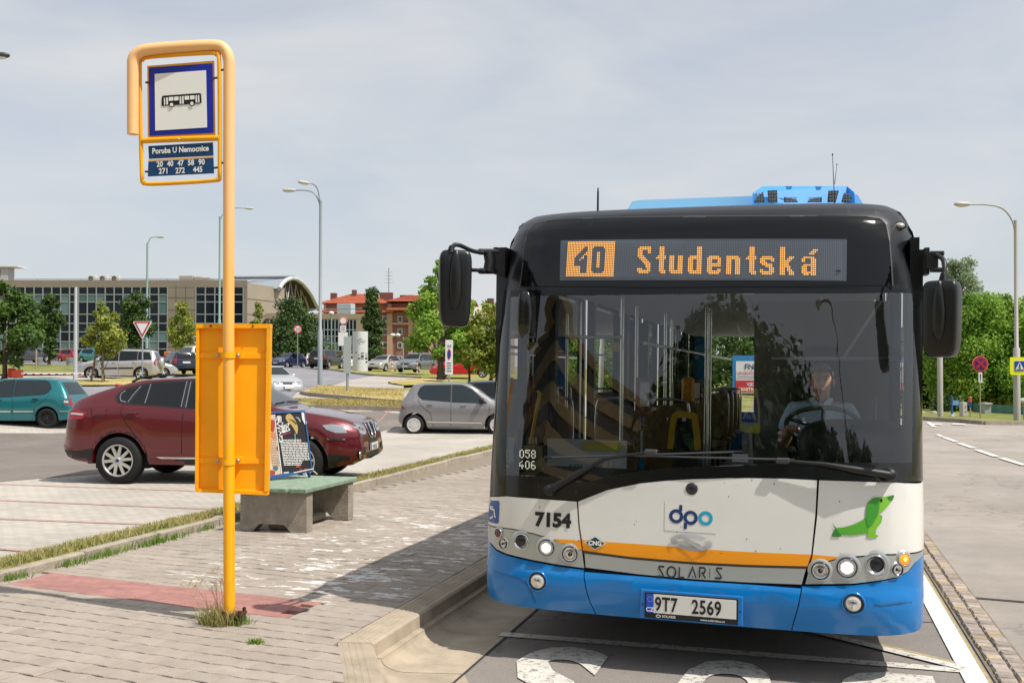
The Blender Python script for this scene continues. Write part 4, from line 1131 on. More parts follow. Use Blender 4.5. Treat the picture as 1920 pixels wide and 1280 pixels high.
# props of the staked young tree
f = FOOT['t3']
for k, (dx, dy) in enumerate(((-.55, -.1), (.12, -.35))):
 tag(MB().tube([f + FW((dx, dy, -.05)), f + FW((dx * .35, dy * .35, 2.3))], .05, 6).build('tree_stake', mat('stake_wood', '#7f6d58', .9)), ['slanting wooden stake propping the yellowing tree', 'upright wooden stake close to the yellowing tree trunk'][k], 'stake', 'stakes of the yellowing tree')
# right-hand side
def rt(px, py, dep): return D(px, py, dep)
tree('willow_tree', 'tall grey-green poplar rising behind the bright trees', 'tree', rt(1800, 776, 95), px_h(rt(1800, 776, 95), 95, 486), lambda t: oval(t) * .9, 20000, .28, LF_WIL, 31, r0=.3, trunk_h=.15, wid=.30, nclump=44, gaps=.7)
tree('maple_tree', 'large bright green maple beyond the no stopping sign', 'tree', rt(1858, 778, 68), px_h(rt(1858, 778, 68), 68, 551), wide, 46000, .23, LF_BIG, 32, r0=.28, trunk_h=.08, wid=.60, nclump=70, gaps=.55)
tree('maple_tree', 'dark maple behind the bus mirror', 'tree', rt(1752, 776, 80), px_h(rt(1752, 776, 80), 80, 590), wide, 24000, .28, LF_DARK, 33, r0=.28, trunk_h=.1, wid=.56, nclump=40, gaps=.7)
tree('maple_tree', 'yellow-green maple at the frame edge behind the lamp post', 'tree', rt(1960, 778, 72), px_h(rt(1960, 778, 72), 72, 548), wide, 26000, .24, LF_BIG2, 34, r0=.28, trunk_h=.08, wid=.52, nclump=50, gaps=.6)
tree('maple_tree', 'deep green maple filling the gap low between its neighbours', 'tree', rt(1820, 776, 84), px_h(rt(1820, 776, 84), 84, 610), wide, 20000, .30, LF_DARK, 35, r0=.25, trunk_h=.02, wid=.65, nclump=34, gaps=.75)
for k, (px_, dep, H) in enumerate(((1640, 100, 8.5), (1560, 110, 9), (1470, 120, 9), (1390, 95, 7.5), (1320, 100, 8.0))):
 tree('park_tree', 'park tree beyond the bus, %s' % ['hidden furthest right behind the driver', 'second from the driver side', 'in the middle of the row', 'seen through the rear window beside the hospital board', 'seen through the saloon by the grab poles'][k], 'tree', rt(px_, 752, dep), H, wide, 3000, .5, LF_MID, 40 + k, trunk_h=.1, wid=.5, group='park trees behind the bus')
for k, (px_, dep) in enumerate(((1778, 62), (1862, 66), (1886, 66), (1906, 65))):
 p = rt(px_, 776, dep)
 sb = thing('shrub', ['dark shrub at the foot of the trees near the blue post', 'light shrub before the teal fence, the one by the pale box', 'light shrub over the teal fence, middle one', 'light shrub over the teal fence by the lamp post'][k], 'shrub', p, 0, 'shrubs along the far verge')
 leaf_cloud('foliage', [(0, 0, .7), (.6, .2, .6), (-.6, .1, .55)], [(.7, .6, .7), (.6, .5, .55), (.55, .5, .5)], 1100, .17, LF_DARK if k == 0 else LF_YEL, sb, 60 + k)
 limbs(sb, .8, .03, [(0, 0, .7), (.5, .2, .6), (-.5, .1, .55)], 60 + k)
# ------------------------------------------------------------------ the city bus
BUSX, BUSY, LEAN = -0.668, 5.77, 0.013
bus = thing('city_bus', 'white, blue and orange city bus with lit destination display, waiting at the kerb', 'bus', (BUSX, BUSY, 0), rot=(0, LEAN, 0))
BM = Matrix.LocRotScale(Vector((BUSX, BUSY, 0)), bus.rotation_euler, None); BI = BM.inverted()
HWID = 1.317
def bw(z):   # half width of the front by height
 if z < 2.15: return HWID
 t = (z - 2.15) / .68
 return HWID * (1 - .085 * max(0, t) ** 2.4)
def bplan(s, z):
 s = min(abs(s), .9985); up = min(1, max(0, (z - .9) / 1.2))
 A = .40 + .06 * up; n = 8 - 1.5 * up
 return (.04 + .03 * up) * s * s + A * (1 - (1 - s ** n) ** .4)
_vz = [(.25, .075), (.31, .045), (.37, .018), (.45, 0), (.53, -.003), (.555, .012), (.62, .022), (.7, .02), (1.1, .045), (1.2, .055), (2.24, .165), (2.30, .175), (2.55, .225), (2.66, .27), (2.74, .35), (2.79, .46), (2.82, .62), (2.83, .9)]
def bvert(z):
 for (a, b_), (c, d) in zip(_vz[:-1], _vz[1:]):
  if z <= c: return b_ + (d - b_) * max(0, (z - a) / (c - a))
 return _vz[-1][1]
def BF(x, z):
 w = bw(z); return bplan(x / w, z) + bvert(z)
def fx(x, z, off=0.0):
 w = bw(z); x = max(-.9985 * w, min(.9985 * w, x)); return (x, BF(x, z) - off, z)
def bpx(px, py):
 """sight line -> (x, z) on the front surface"""
 d = BI.to_3x3() @ Vector(ray(px, py)); o = BI @ Vector(CAMP)
 t = (0.1 - o.y) / d.y
 for _ in range(60):
  p = o + d * t; w = bw(p.z); x = max(-.997 * w, min(.997 * w, p.x))
  t2 = (BF(x, p.z) - o.y) / d.y; t += .6 * (t2 - t)
 p = o + d * t; w = bw(p.z)
 return (max(-.9985 * w, min(.9985 * w, p.x)), p.z)
USX = sorted(set([round(v, 4) for v in list(np.arange(-1.2, 1.21, .08)) + [s * HWID * k for s in (-1, 1) for k in (.955, .97, .98, .988, .993, .9965)]]))
VSZ = list(np.arange(.25, 2.9, .07)) + [.31, .37, .45, .53, .555, 2.62, 2.66, 2.70, 2.74, 2.765, 2.79, 2.805, 2.82]
def front(name, poly, m, off=0.0, thick=.03, parent=None, px=True, smooth=0, back=(0, 1, 0), us=None, vs=None):
 P = [bpx(*p) for p in poly] if px else poly
 if px: P = [(math.copysign(bw(z) * .998, x), z) if abs(x) > bw(z) * .962 else (x, z) for x, z in P]
 if smooth: P = catmull(P, smooth, True)
 mb = surf_patch(P, lambda x, z: fx(x, z, off), .1, thick, us or USX, vs or sorted(VSZ), back)
 return mb.build(name, m, parent or bus, fix=False)
BLUE = mat('bus_blue', '#0074bd', .22, coat=.22, noise_=(3, .04))
BWHITE = mat('bus_white', (.74, .73, .69), .3, coat=.5, noise_=(2.5, .03))
ORANGE = mat('bus_orange', '#f59b00', .3, coat=.5)
SILVER = mat('bus_silver', (.47, .50, .49), .36, metal=.6, coat=.2)
BLK = mat('bus_black', '#0b0c0e', .25, coat=.5)
BLKM_ = mat('black_plastic', '#141416', .5)
BLKG = mat('black_enamel', '#06070a', .10, spec=.42)
RUB = mat('rubber', '#0d0d0d', .75)
CHROME = mat('chrome', (.75, .76, .78), .12, metal=1)
STEEL = mat('steel_tube', (.6, .61, .62), .25, metal=1)
WHITE = mat('white_print', (.8, .8, .78), .45)
PRINT = mat('black_print', '#15161a', .45)
PIPE = mat('headlamp_inner', (.7, .7, .72), .15, metal=1)
LENS = glass_mat('lamp_glass', (.93, .94, .95), 1.2)
WSG = glass_mat('windscreen_glass', (.90, .92, .92), 2.6)
SIDEG = glass_mat('side_window_glass', (.74, .77, .77), 1.2)
LIT = mat('lit_headlamp', (1.0, .97, .9), .3, emit=1.3)
AMBER = mat('amber_lamp', (.9, .28, .02), .25, emit=.9)
AMB_D = mat('amber_lamp_off', (.16, .06, .03), .25)
# --- lower front
top_blue = [(917, 1003), (920, 1020), (932, 1033), (950, 1041), (1000, 1053), (1050, 1062), (1094, 1068), (1200, 1080), (1300, 1089), (1400, 1095), (1503, 1099), (1600, 1097), (1650, 1090), (1680, 1083), (1704, 1071), (1717, 1054), (1722, 1040)]
seamL = [(1096, 1072), (1099, 1100), (1106, 1125), (1117, 1147)]; seamR = [(1502, 1103), (1496, 1135), (1484, 1176)]
Z0 = .305
tb = [bpx(*p) for p in top_blue]; sl = [bpx(*p) for p in seamL]; sr = [bpx(*p) for p in seamR]
gap = .006
bump = thing('bumper', None, None); bump.parent = bus; del_ = None
L_ = [p for p in tb if p[0] < sl[0][0]]; M_ = [p for p in tb if sl[0][0] < p[0] < sr[0][0]]; R_ = [p for p in tb if p[0] > sr[0][0]]
xl0, xr0 = sl[-1][0], sr[-1][0]
polyL = [(-1.3145, Z0 + .03), (-1.3145, L_[0][1])] + L_ + [(sl[0][0] - gap, sl[0][1])] + [(a - gap, b_) for a, b_ in sl[1:]] + [(xl0 - gap, Z0), (-1.1, Z0), (-1.28, Z0 + .01)]
polyM = [(xl0, Z0)] + sl[::-1] + M_ + sr + [(xr0, Z0)]
polyR = [(xr0 + gap, Z0)] + [(a + gap, b_) for a, b_ in sr[::-1]] + R_ + [(1.3145, R_[-1][1]), (1.3145, Z0 + .03), (1.28, Z0 + .01), (1.1, Z0)]
for P in (polyL, polyM, polyR): front('bumper_panel', P, BLUE, .0, .05, bump, px=False)
front('bumper_backing', [(-1.25, .33), (1.25, .33), (1.25, .6), (-1.25, .6)], RUB, -.035, 0, bump, px=False)
# crease as a darker blue line; side pocket's shade painted as a duller patch
front('pocket_lip_shade', [(1640, 1131), (1655, 1134), (1690, 1129), (1712, 1127), (1690, 1126)], mat('blue_shade_lip', '#2f6da6', .35), .004, .004, bump)
for c in ([(927, 1070), (975, 1084), (990, 1098), (1003, 1130)], ):
 P = [bpx(*p) for p in c]; front('crease', stroke(P, .012), mat('bus_blue_edge', '#0a64a4', .4), .003, .002, bump, px=False)
for px_, py_ in ((1008, 1089), (1600, 1131)):
 cx, cz = bpx(px_, py_); fl = MB(); y = BF(cx, cz)
 fl = MB().lathe([(.066, 0.004), (.062, -.012), (.056, -.012), (.053, .01)], (cx, y, cz), 'y', 28); ring = fl.build('fog_lamp_ring', BLUE, bump)
 MB().lathe([(.0535, -.008), (.047, -.010), (.046, .02), (0, .02)], (cx, y, cz), 'y', 28).build('fog_lamp', BLK, ring)
 MB().lathe([(.044, -.006), (.036, -.014), (.02, -.017), (0, -.018)], (cx, y + .002, cz), 'y', 24).build('lens', mat('clear_lens', (.72, .70, .64), .12, metal=.5), ring)
 MB().lathe([(.022, -.019), (.018, -.021), (.0, -.022)], (cx, y + .002, cz), 'y', 16).build('lens_boss', PIPE, ring)
# --- number plate
pc = bpx(1296, 1137); plate = thing('number_plate', None, None); plate.parent = bus
py0 = BF(pc[0], pc[1]) - .012; plate.location = (pc[0], py0, pc[1])
def pl(x, z): return (x, -.012, z)
MB().box((0, .006, 0), (.585, .03, .17), ch=.004).build('mount_panel', BLUE, plate)
MB().box((0, -.005, -.003), (.536, .014, .152), ch=.004).build('plate_frame', BLKM_, plate)
MB().box((0.0, -.011, .008), (.512, .004, .108), ch=.001).build('plate_face', mat('plate_white', (.72, .71, .66), .4), plate)
MB().box((-.235, -.0125, .008), (.042, .003, .108)).build('euro_band', mat('euro_blue', '#0d4fc0', .4), plate)
def pt(x, z): return (x, -.0150, z)
mb = MB(); text_on(mb, '9T7', pt, .112, -.207, -.030, .022, sx=.70, spacing=1.06); mb.build('registration', PRINT, plate); mb = MB(); text_on(mb, '2569', pt, .112, .005, -.030, .022, sx=.72, spacing=1.06); mb.build('registration', PRINT, plate)
mb = MB(); text_on(mb, 'CZ', pt, .034, -.235, -.038, .03, 'CENTER'); mb.build('country_code', WHITE, plate)
mb = MB()
for k in range(12):
 a = 2 * pi * k / 12; mb.add([pt(-.235 + .014 * cos(a) + dx, .032 + .014 * sin(a) + dz) for dx, dz in ((-.0022, 0), (0, -.0022), (.0022, 0), (0, .0022))], [(0, 1, 2, 3)])
mb.build('euro_stars', mat('star_yellow', '#d9c23a', .5), plate)
def pt2(x, z): return (x, -.0128, z)
mb = MB(); text_on(mb, 'SOLARIS', pt2, .019, -.165, -.068, .02, sx=1.1); text_on(mb, 'www.solarisbus.cz', pt2, .0185, .055, -.0695, .01)
V, F = stroke_quads(circle(-.186, -.0625, .012, 18, .007), .004, True); mb.add([pt2(a, b_) for a, b_ in V], F)
mb.build('frame_lettering', WHITE, plate)
for s in (-1, 1): MB().lathe([(.006, -.012), (.005, -.014), (0, -.0145)], (s * .278, 0, .0), 'y', 10).build('screw', mat('dark_screw', '#3b2a28', .5, metal=.6), plate)
# --- silver trim and lamp clusters
front('grille_trim', [(1096, 1037), (1180, 1048), (1300, 1058), (1400, 1063), (1511, 1066), (1503, 1095), (1400, 1091), (1300, 1085), (1200, 1076), (1098, 1063)], SILVER, .0)
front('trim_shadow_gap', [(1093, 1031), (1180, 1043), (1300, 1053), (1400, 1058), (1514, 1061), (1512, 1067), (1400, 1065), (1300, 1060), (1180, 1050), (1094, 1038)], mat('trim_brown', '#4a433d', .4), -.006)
def kerned(m, s, size, px, fn, **k):
 x, z = bpx(*px); mb = MB(); text_on(mb, s, fn, size, x, z, **k); return mb
def fo(x, z): return fx(x, z, .004)
# maker's lettering cut from strokes
mb = MB(); xs_, zs_ = bpx(1232, 1080); xe_, ze_ = bpx(1355, 1084)
wv = (xe_ - xs_); lt = {'S': [[(.95, 1), (.32, 1), (.2, .9), (.27, .76), (.76, .28), (.83, .14), (.72, .04), (.0, .04)]], 'O': [circle(.5, .5, .5, 18)], 'L': [[(.1, 1), (.1, 0), (.8, 0)]], 'A': [[(0, 0), (.5, 1), (1, 0)], [(.45, .12), (.55, .12)]], 'R': [[(.1, 0), (.1, 1), (.7, 1), (.85, .8), (.7, .5), (.45, .5), (.9, 0)]], 'I': [[(.2, 0), (.2, 1)]]}
cx = 0
for ch in 'SOLARIS':
 ww = {'I': .45, 'O': 1.15}.get(ch, 1.0)
 for st in lt[ch]:
  cl = st[:] ; V, F = stroke_quads(cl, .19, ch == 'O')
  mb.add([fo(xs_ + (cx + a * ww * .92) / 8.05 * wv, zs_ + b_ * .058 + (ze_ - zs_) * cx / 8.05) for a, b_ in V], F)
 cx += ww + .25
mb.build('maker_lettering', mat('lettering_grey', '#3c4044', .35, metal=.5), bus)
hlL = [(917, 985), (960, 992), (1000, 1001), (1035, 1011), (1075, 1025), (1091, 1032), (1095, 1064), (1050, 1058), (1000, 1049), (950, 1037), (932, 1029), (920, 1016), (917, 1001)]
hlR = [(1519, 1061), (1577, 1047), (1650, 1041), (1722, 1036), (1721, 1041), (1716, 1053), (1703, 1070), (1680, 1081), (1650, 1087), (1600, 1093), (1510, 1094)]
for side, P in (('l', hlL), ('r', hlR)):
 hl = front('headlamp_cluster', P, SILVER, .003, .03)
 lamps = {'l': ((936, 998, .028, 'off'), (945, 1018, .028, 'clear'), (978, 1014, .046, 'dark'), (1025, 1026, .047, 'lit'), (1069, 1038, .045, 'clear')),
             'r': ((1538, 1069, .047, 'clear'), (1588, 1063, .053, 'lit'), (1642, 1058, .054, 'dark'), (1694, 1047, .034, 'amber'), (1682, 1067, .030, 'clear'))}[side]
 for px_, py_, r, kind in lamps:
  cx, cz = bpx(px_, py_); y = BF(cx, cz) - .004
  s_ = cx / HWID; tilt = -.0 if abs(s_) < .8 else (.45 if s_ > 0 else -.45)
  def lz(prof, m, nm, par):
   b_ = MB().lathe(prof, (0, 0, 0), 'y', 26); b_.xf(Matrix.Translation((cx, y, cz)) @ Matrix.Rotation(tilt, 4, 'Z')); return b_.build(nm, m, par)
  # blister the silver round the lamp
  lz([(r * 1.45, .004), (r * 1.25, -.001), (r * 1.1, -.004), (r * 1.03, -.003)], SILVER, 'lamp_blister', hl)
  hd = lz([(r * 1.06, -.006), (r * 1.0, -.014), (r * .93, -.012), (r * .9, .0)], BLK if kind in ('lit', 'clear') else CHROME, 'headlight', hl)
  if kind == 'lit':
   lz([(r * .93, -.008), (r * .8, -.004), (r * .72, -.012)], PIPE, 'reflector', hd); lz([(r * .74, -.009), (r * .55, -.012)], mat('lit_edge', (.9, .88, .82), .25, emit=.45), 'lens_edge', hd)
   lz([(r * .56, -.012), (r * .3, -.016), (0, -.017)], LIT, 'lens', hd)
   for q in range(6):
    b_ = MB().box((r * .7 * cos(q * pi / 3), -.0125, r * .7 * sin(q * pi / 3)), (r * .36, .002, r * .05), ry=-q * pi / 3); b_.xf(Matrix.Translation((cx, y, cz)) @ Matrix.Rotation(tilt, 4, 'Z')); b_.build('lens_rib', PIPE, hd)
  elif kind == 'clear':
   lz([(r * .9, -.004), (r * .62, .004), (r * .45, -.006), (r * .3, .0), (0, -.008)], PIPE, 'reflector', hd)
   lz([(r * .25, -.008), (r * .2, -.016), (0, -.017)], BLK, 'bulb_cap', hd)
  elif kind == 'dark':
   lz([(r * .95, -.012), (r * .66, .004)], CHROME, 'reflector', hd); lz([(r * .66, -.002), (r * .5, -.006), (0, -.008)], mat('dark_lens', '#2c2d2e', .2), 'lens', hd)
  else:
   lz([(r * .9, -.006), (r * .6, -.014), (0, -.016)], AMBER if kind == 'amber' else AMB_D, 'lens', hd)
   if kind == 'amber': lz([(r * .3, -.0165), (r * .2, -.018), (0, -.018)], mat('amber_core', (1, .6, .15), .3, emit=1.6), 'bulb', hd)
# --- white panels and the orange band
wl_ = [(917, 927), (950, 930), (1000, 934), (1081, 940), (1084, 985), (1088, 1013), (1035, 1009), (1000, 999), (960, 990), (917, 983)]
wc_ = [(1084, 940), (1140, 918), (1200, 906), (1250, 901), (1300, 898), (1400, 896), (1470, 897), (1532, 900), (1529, 960), (1521, 1039), (1400, 1034), (1320, 1029), (1250, 1023), (1120, 1014), (1091, 1011), (1087, 985)]
wr_ = [(1536, 900), (1600, 902), (1680, 904), (1728, 906), (1726, 970), (1725, 1032), (1650, 1038), (1577, 1044), (1524, 1039), (1532, 970)]
oc_ = [(1091, 1011), (1120, 1014), (1250, 1023), (1320, 1029), (1400, 1034), (1521, 1039), (1514, 1061), (1400, 1058), (1300, 1053), (1180, 1043), (1093, 1031)]
ol_ = [(1035, 1009), (1088, 1013), (1091, 1031), (1075, 1024), (1050, 1016)]
or_ = [(1524, 1039), (1577, 1044), (1519, 1060)]
P1, P2, P3 = front('front_panel', wl_, BWHITE), front('front_hatch', wc_, BWHITE), front('front_panel', wr_, BWHITE)
front('orange_band', oc_, ORANGE, 0, .03, P2); front('orange_band', ol_, ORANGE, 0, .03, P1); front('orange_band', or_, ORANGE, 0, .03, P3)
cx, cz = bpx(1297, 916); MB().lathe([(.0, -.004), (.034, -.004), (.036, .004)], (cx, BF(cx, cz), cz), 'y', 24).build('hatch_lock', BLK, P2)
# fleet number, operator logo, fuel diamond, maker's emblem, dog, wheelchair plate
def decal(name, V, F, m, off=.0035, par=bus): return MB().add([fx(a, b_, off) for a, b_ in V], F).build(name, m, par)
x0, z0 = bpx(1003, 984); x1, z1 = bpx(1071, 988)
V, F = text2d('7154', 1, .05); w_ = max(v[0] for v in V); s = (x1 - x0) / w_
decal('fleet_number', [(x0 + a * s, z0 + b_ * .112 + (z1 - z0) * a / w_ * 1.0) for a, b_ in V], F, PRINT, par=P1)
NAVY = mat('logo_navy', '#1d3a6b', .4); TEAL = mat('logo_teal', '#1b9fc0', .4)
lg = thing('operator_logo', None, None); lg.parent = P2
c1, c2, c3 = bpx(1268, 967), bpx(1295, 970), bpx(1323, 971); R = .0315
for c, m in ((c1, NAVY), (c2, NAVY), (c3, TEAL)):
 V, F = stroke_quads(circle(*c, R, 28), .019, True); decal('logo_ring', V, F, m, par=lg)
for c, dx, z_a, z_b in ((c1, R, .03, .066), (c2, -R, -.066, -.03)):
 a = c[0] + (.008 if dx > 0 else -.012); decal('logo_stem', [(a - .009 + dx * .55, c[1] + z_a), (a + .009 + dx * .55, c[1] + z_a), (a + .009 + dx * .55, c[1] + z_b), (a - .009 + dx * .55, c[1] + z_b)], [(0, 1, 2, 3)], NAVY, par=lg)
x0, z0 = bpx(1247, 938); x1, z1 = bpx(1344, 1000)
decal('logo_film', [(x0, z0), (x1, z0 - .002), (x1, z1), (x0, z1 + .002)], [(0, 1, 2, 3)], mat('film_white', (.735, .725, .685), .3), .002, lg)
cx, cz = bpx(1116, 1017); k = .058
decal('fuel_diamond_edge', [(cx - k * 1.16, cz), (cx, cz - k * .70), (cx + k * 1.16, cz), (cx, cz + k * .70)], [(0, 1, 2, 3)], WHITE, .004, P2)
dm = decal('fuel_diamond', [(cx - k, cz), (cx, cz - k * .6), (cx + k, cz), (cx, cz + k * .6)], [(0, 1, 2, 3)], mat('fuel_green', '#123f33', .4), .006, P2)
mb = MB(); text_on(mb, 'CNG', lambda x, z: fx(x, z, .0075), .036, cx, cz - .013, .045, 'CENTER'); mb.build('fuel_lettering', WHITE, P2)
cx, cz = bpx(1296, 1016)
em = MB()
ring = []
outer = circle(0, 0, .118, 40, .047)
inn = circle(0.0, .0, .084, 40, .027)
n = 40; V = [(cx + a, cz + b_ - a * .06) for a, b_ in outer] + [(cx + a, cz + b_ - a * .06) for a, b_ in inn]
for k_ in range(n):
 a = 360 * k_ / n
 if 22 < a < 40 or 202 < a < 220: continue
 k2 = (k_ + 1) % n
 p = [fx(*V[k_], .008), fx(*V[k2], .008), fx(*V[n + k2], .011), fx(*V[n + k_], .011)]; em.add(p, [(0, 1, 2, 3)])
bar = [(-.085, .032), (-.05, .036), (.085, -.032), (.05, -.036)]
em.add([fx(cx + a, cz + b_ - a * .06, .012) for a, b_ in bar], [(0, 1, 2, 3)])
em.build('maker_emblem', mat('emblem_silver', (.40, .40, .41), .4), P2)
# green dog
def dpx(pts, s=4): return catmull([bpx(*p) for p in pts], s, True)
GD, GM, GL = mat('dog_dark', '#2f7d2c', .4), mat('dog_green', '#55a62f', .4), mat('dog_light', '#79bb33', .4)
dog = thing('dog_emblem', None, None); dog.parent = P3
Z4 = lambda a, b_: (1320 + a / 4, 880 + b_ / 4)
def dogp(nm, pts, m, off):
 P = dpx([Z4(*p) for p in pts]); mb = surf_patch(P, lambda x, z: fx(x, z, off), .05, 0, back=(0, 1, 0)); mb.build(nm, m, dog, fix=False)
dogp('body', [(985, 440), (1050, 430), (1120, 410), (1190, 375), (1240, 345), (1330, 340), (1325, 400), (1290, 440), (1285, 480), (1250, 470), (1200, 478), (1100, 490), (1025, 485), (990, 480)], GM, .0036)
dogp('hind_leg', [(985, 440), (965, 480), (962, 500), (1022, 500), (1026, 485), (1010, 470)], GD, .0044)
dogp('front_leg', [(1240, 430), (1228, 480), (1228, 506), (1300, 505), (1302, 490), (1280, 480), (1295, 440), (1320, 400)], GL, .0044)
dogp('head', [(1260, 225), (1300, 208), (1370, 200), (1420, 190), (1424, 205), (1400, 245), (1350, 300), (1315, 325), (1330, 370), (1300, 410), (1240, 400)], GL, .0052)
dogp('nose', [(1375, 203), (1420, 190), (1424, 205), (1408, 232), (1385, 225)], GD, .0062)
dogp('ear', [(1312, 208), (1270, 215), (1230, 250), (1215, 320), (1220, 400), (1238, 432), (1270, 400), (1305, 330), (1316, 260)], mat('dog_ear', '#3d942c', .4), .0062)
dogp('tail', [(965, 388), (972, 415), (995, 440), (985, 442), (970, 420)], GD, .0036)
cx, cz = bpx(*Z4(1329, 229)); decal('eye', circle(cx, cz, .007, 10, .010), [tuple(range(10))], PRINT, .007, dog)
r_ = random.Random(5); sp_ = MB()
for _ in range(34):
 x, z = r_.uniform(-.95, .95), r_.uniform(.72, 1.16)
 if abs(x) > .62 and z > 1.08: continue
 k_ = r_.uniform(.0012, .0032); sp_.add([fx(x + k_ * a, z + k_ * b_ * 1.6, .0022) for a, b_ in circle(0, 0, 1, 6)], [tuple(range(6))])
stuff(sp_.build('fly_specks', mat('fly_speck', '#4b443a', .8), P2))
# wheelchair plate
wp = thing('wheelchair_plate', None, None); wp.parent = P1
Z4l = lambda a, b_: bpx(900 + a / 4, 880 + b_ / 4)
front('plate', [(917, 934), (934, 938), (936, 942), (934, 980), (930, 981), (917, 977)], mat('access_blue', '#0f4f9a', .35), .003, .003, wp)
mb = MB()
for st in ([(75, 255), (78, 292), (108, 300), (112, 350), (120, 355)], [(66, 310), (62, 340), (75, 362), (90, 360), (98, 345)], [(78, 275), (100, 282)]):
 V, F = stroke_quads([Z4l(*p) for p in st], .010); mb.add([fx(a, b_, .0055) for a, b_ in V], F)
cx, cz = Z4l(76, 240); mb.add([fx(a, b_, .0055) for a, b_ in circle(cx, cz, .011, 10)], [tuple(range(10))]); mb.build('wheelchair_mark', WHITE, wp)
# --- windscreen: enamel border, glass, header
ws_out = [(917, 926), (918, 900), (928, 700), (937, 545), (1000, 543), (1300, 540), (1600, 540), (1728, 540), (1728, 700), (1729, 902), (1680, 902), (1600, 900), (1533, 898), (1470, 895), (1400, 894), (1300, 896), (1250, 899), (1200, 904), (1140, 916), (1084, 938), (1000, 932), (950, 928)]
clear = [(949, 890), (952, 700), (957, 557), (1100, 554), (1300, 551), (1600, 550), (1712, 550), (1712, 700), (1710, 866), (1600, 867), (1500, 868), (1340, 874), (1264, 878), (1200, 884), (1140, 894), (1090, 905), (1042, 893)]
wsf = thing('windscreen_frame', None, None); wsf.parent = bus
E_ = lambda pts: pts
front('frame_side', [(917, 926), (918, 900), (928, 700), (937, 545), (957, 545), (957, 557), (952, 700), (949, 890), (949, 928)], BLKG, 0, .03, wsf)
front('frame_side', [(1712, 545), (1728, 541), (1728, 700), (1729, 902), (1710, 902), (1710, 866), (1712, 700)], BLKG, 0, .03, wsf)
front('frame_top', [(957, 545), (1300, 541), (1600, 540), (1712, 541), (1712, 550), (1600, 550), (1300, 551), (1100, 554), (957, 557)], BLKG, 0, .03, wsf)
front('frame_arch', [(949, 890), (1042, 893), (1090, 905), (1140, 894), (1200, 884), (1264, 878), (1340, 874), (1500, 868), (1600, 867), (1710, 866), (1710, 902), (1600, 900), (1533, 898), (1400, 894), (1300, 896), (1250, 899), (1200, 904), (1140, 916), (1084, 938), (1000, 932), (949, 928)], mat('arch_black', '#101114', .22, coat=.3), 0, .03, wsf)
WS = front('windscreen', clear, WSG, 0, 0)
front('scuttle_cover', [(1640, 872), (1690, 873), (1710, 890), (1722, 902), (1650, 902), (1630, 890)], BLK, .006, .01, wsf)
hd = thing('destination_header', None, None); hd.parent = bus
hz = [bpx(a, b_)[1] for a, b_ in ((1300, 541),)][0]
hdr = [(975, 537), (980, 500), (986, 450), (992, 430), (1003, 418), (1030, 412), (1100, 409), (1300, 406), (1500, 405), (1630, 406), (1650, 409), (1662, 420), (1668, 450), (1672, 500), (1674, 536), (1500, 537), (1200, 539)]
HP_ = [bpx(*p) for p in hdr]
front('header_glass', HP_, BLKG, .004, .01, hd, px=False)
V, F = stroke_quads(HP_[:-2], .008); decal('header_seal', V, F, mat('seal_grey', '#4a4a4c', .4), .006, hd)
wz = 2.255
front('header_shell', [(-1.3145, wz), (1.3145, wz), (1.3145, 2.4), (1.295, 2.52), (1.265, 2.63), (1.235, 2.705), (1.20, 2.75), (1.12, 2.785), (.98, 2.81), (.8, 2.825), (-.8, 2.825), (-.98, 2.81), (-1.12, 2.785), (-1.20, 2.75), (-1.235, 2.705), (-1.265, 2.63), (-1.295, 2.52), (-1.3145, 2.4)], mat('header_black', '#0b0c10', .36, coat=.15, noise_=(4, .15)), -.004, .05, hd, px=False)
for px_, py_ in ((970, 427), (1687, 423)):
 cx, cz = bpx(px_, py_); y = BF(cx, cz)
 b_ = MB().lathe([(.04, .01), (.036, -.008), (.03, -.006)], (0, 0, 0), 'y', 20); b_.xf(Matrix.Translation((cx, y, cz)) @ Matrix.Diagonal((1, 1, .62, 1))); ml = b_.build('marker_lamp', BLKM_, hd)
 b_ = MB().lathe([(.029, -.006), (.02, -.02), (0, -.026)], (0, 0, 0), 'y', 20); b_.xf(Matrix.Translation((cx, y, cz)) @ Matrix.Diagonal((1, 1, .6, 1))); b_.build('lens', mat('marker_lens', (.65, .62, .58), .2, metal=.4), ml)
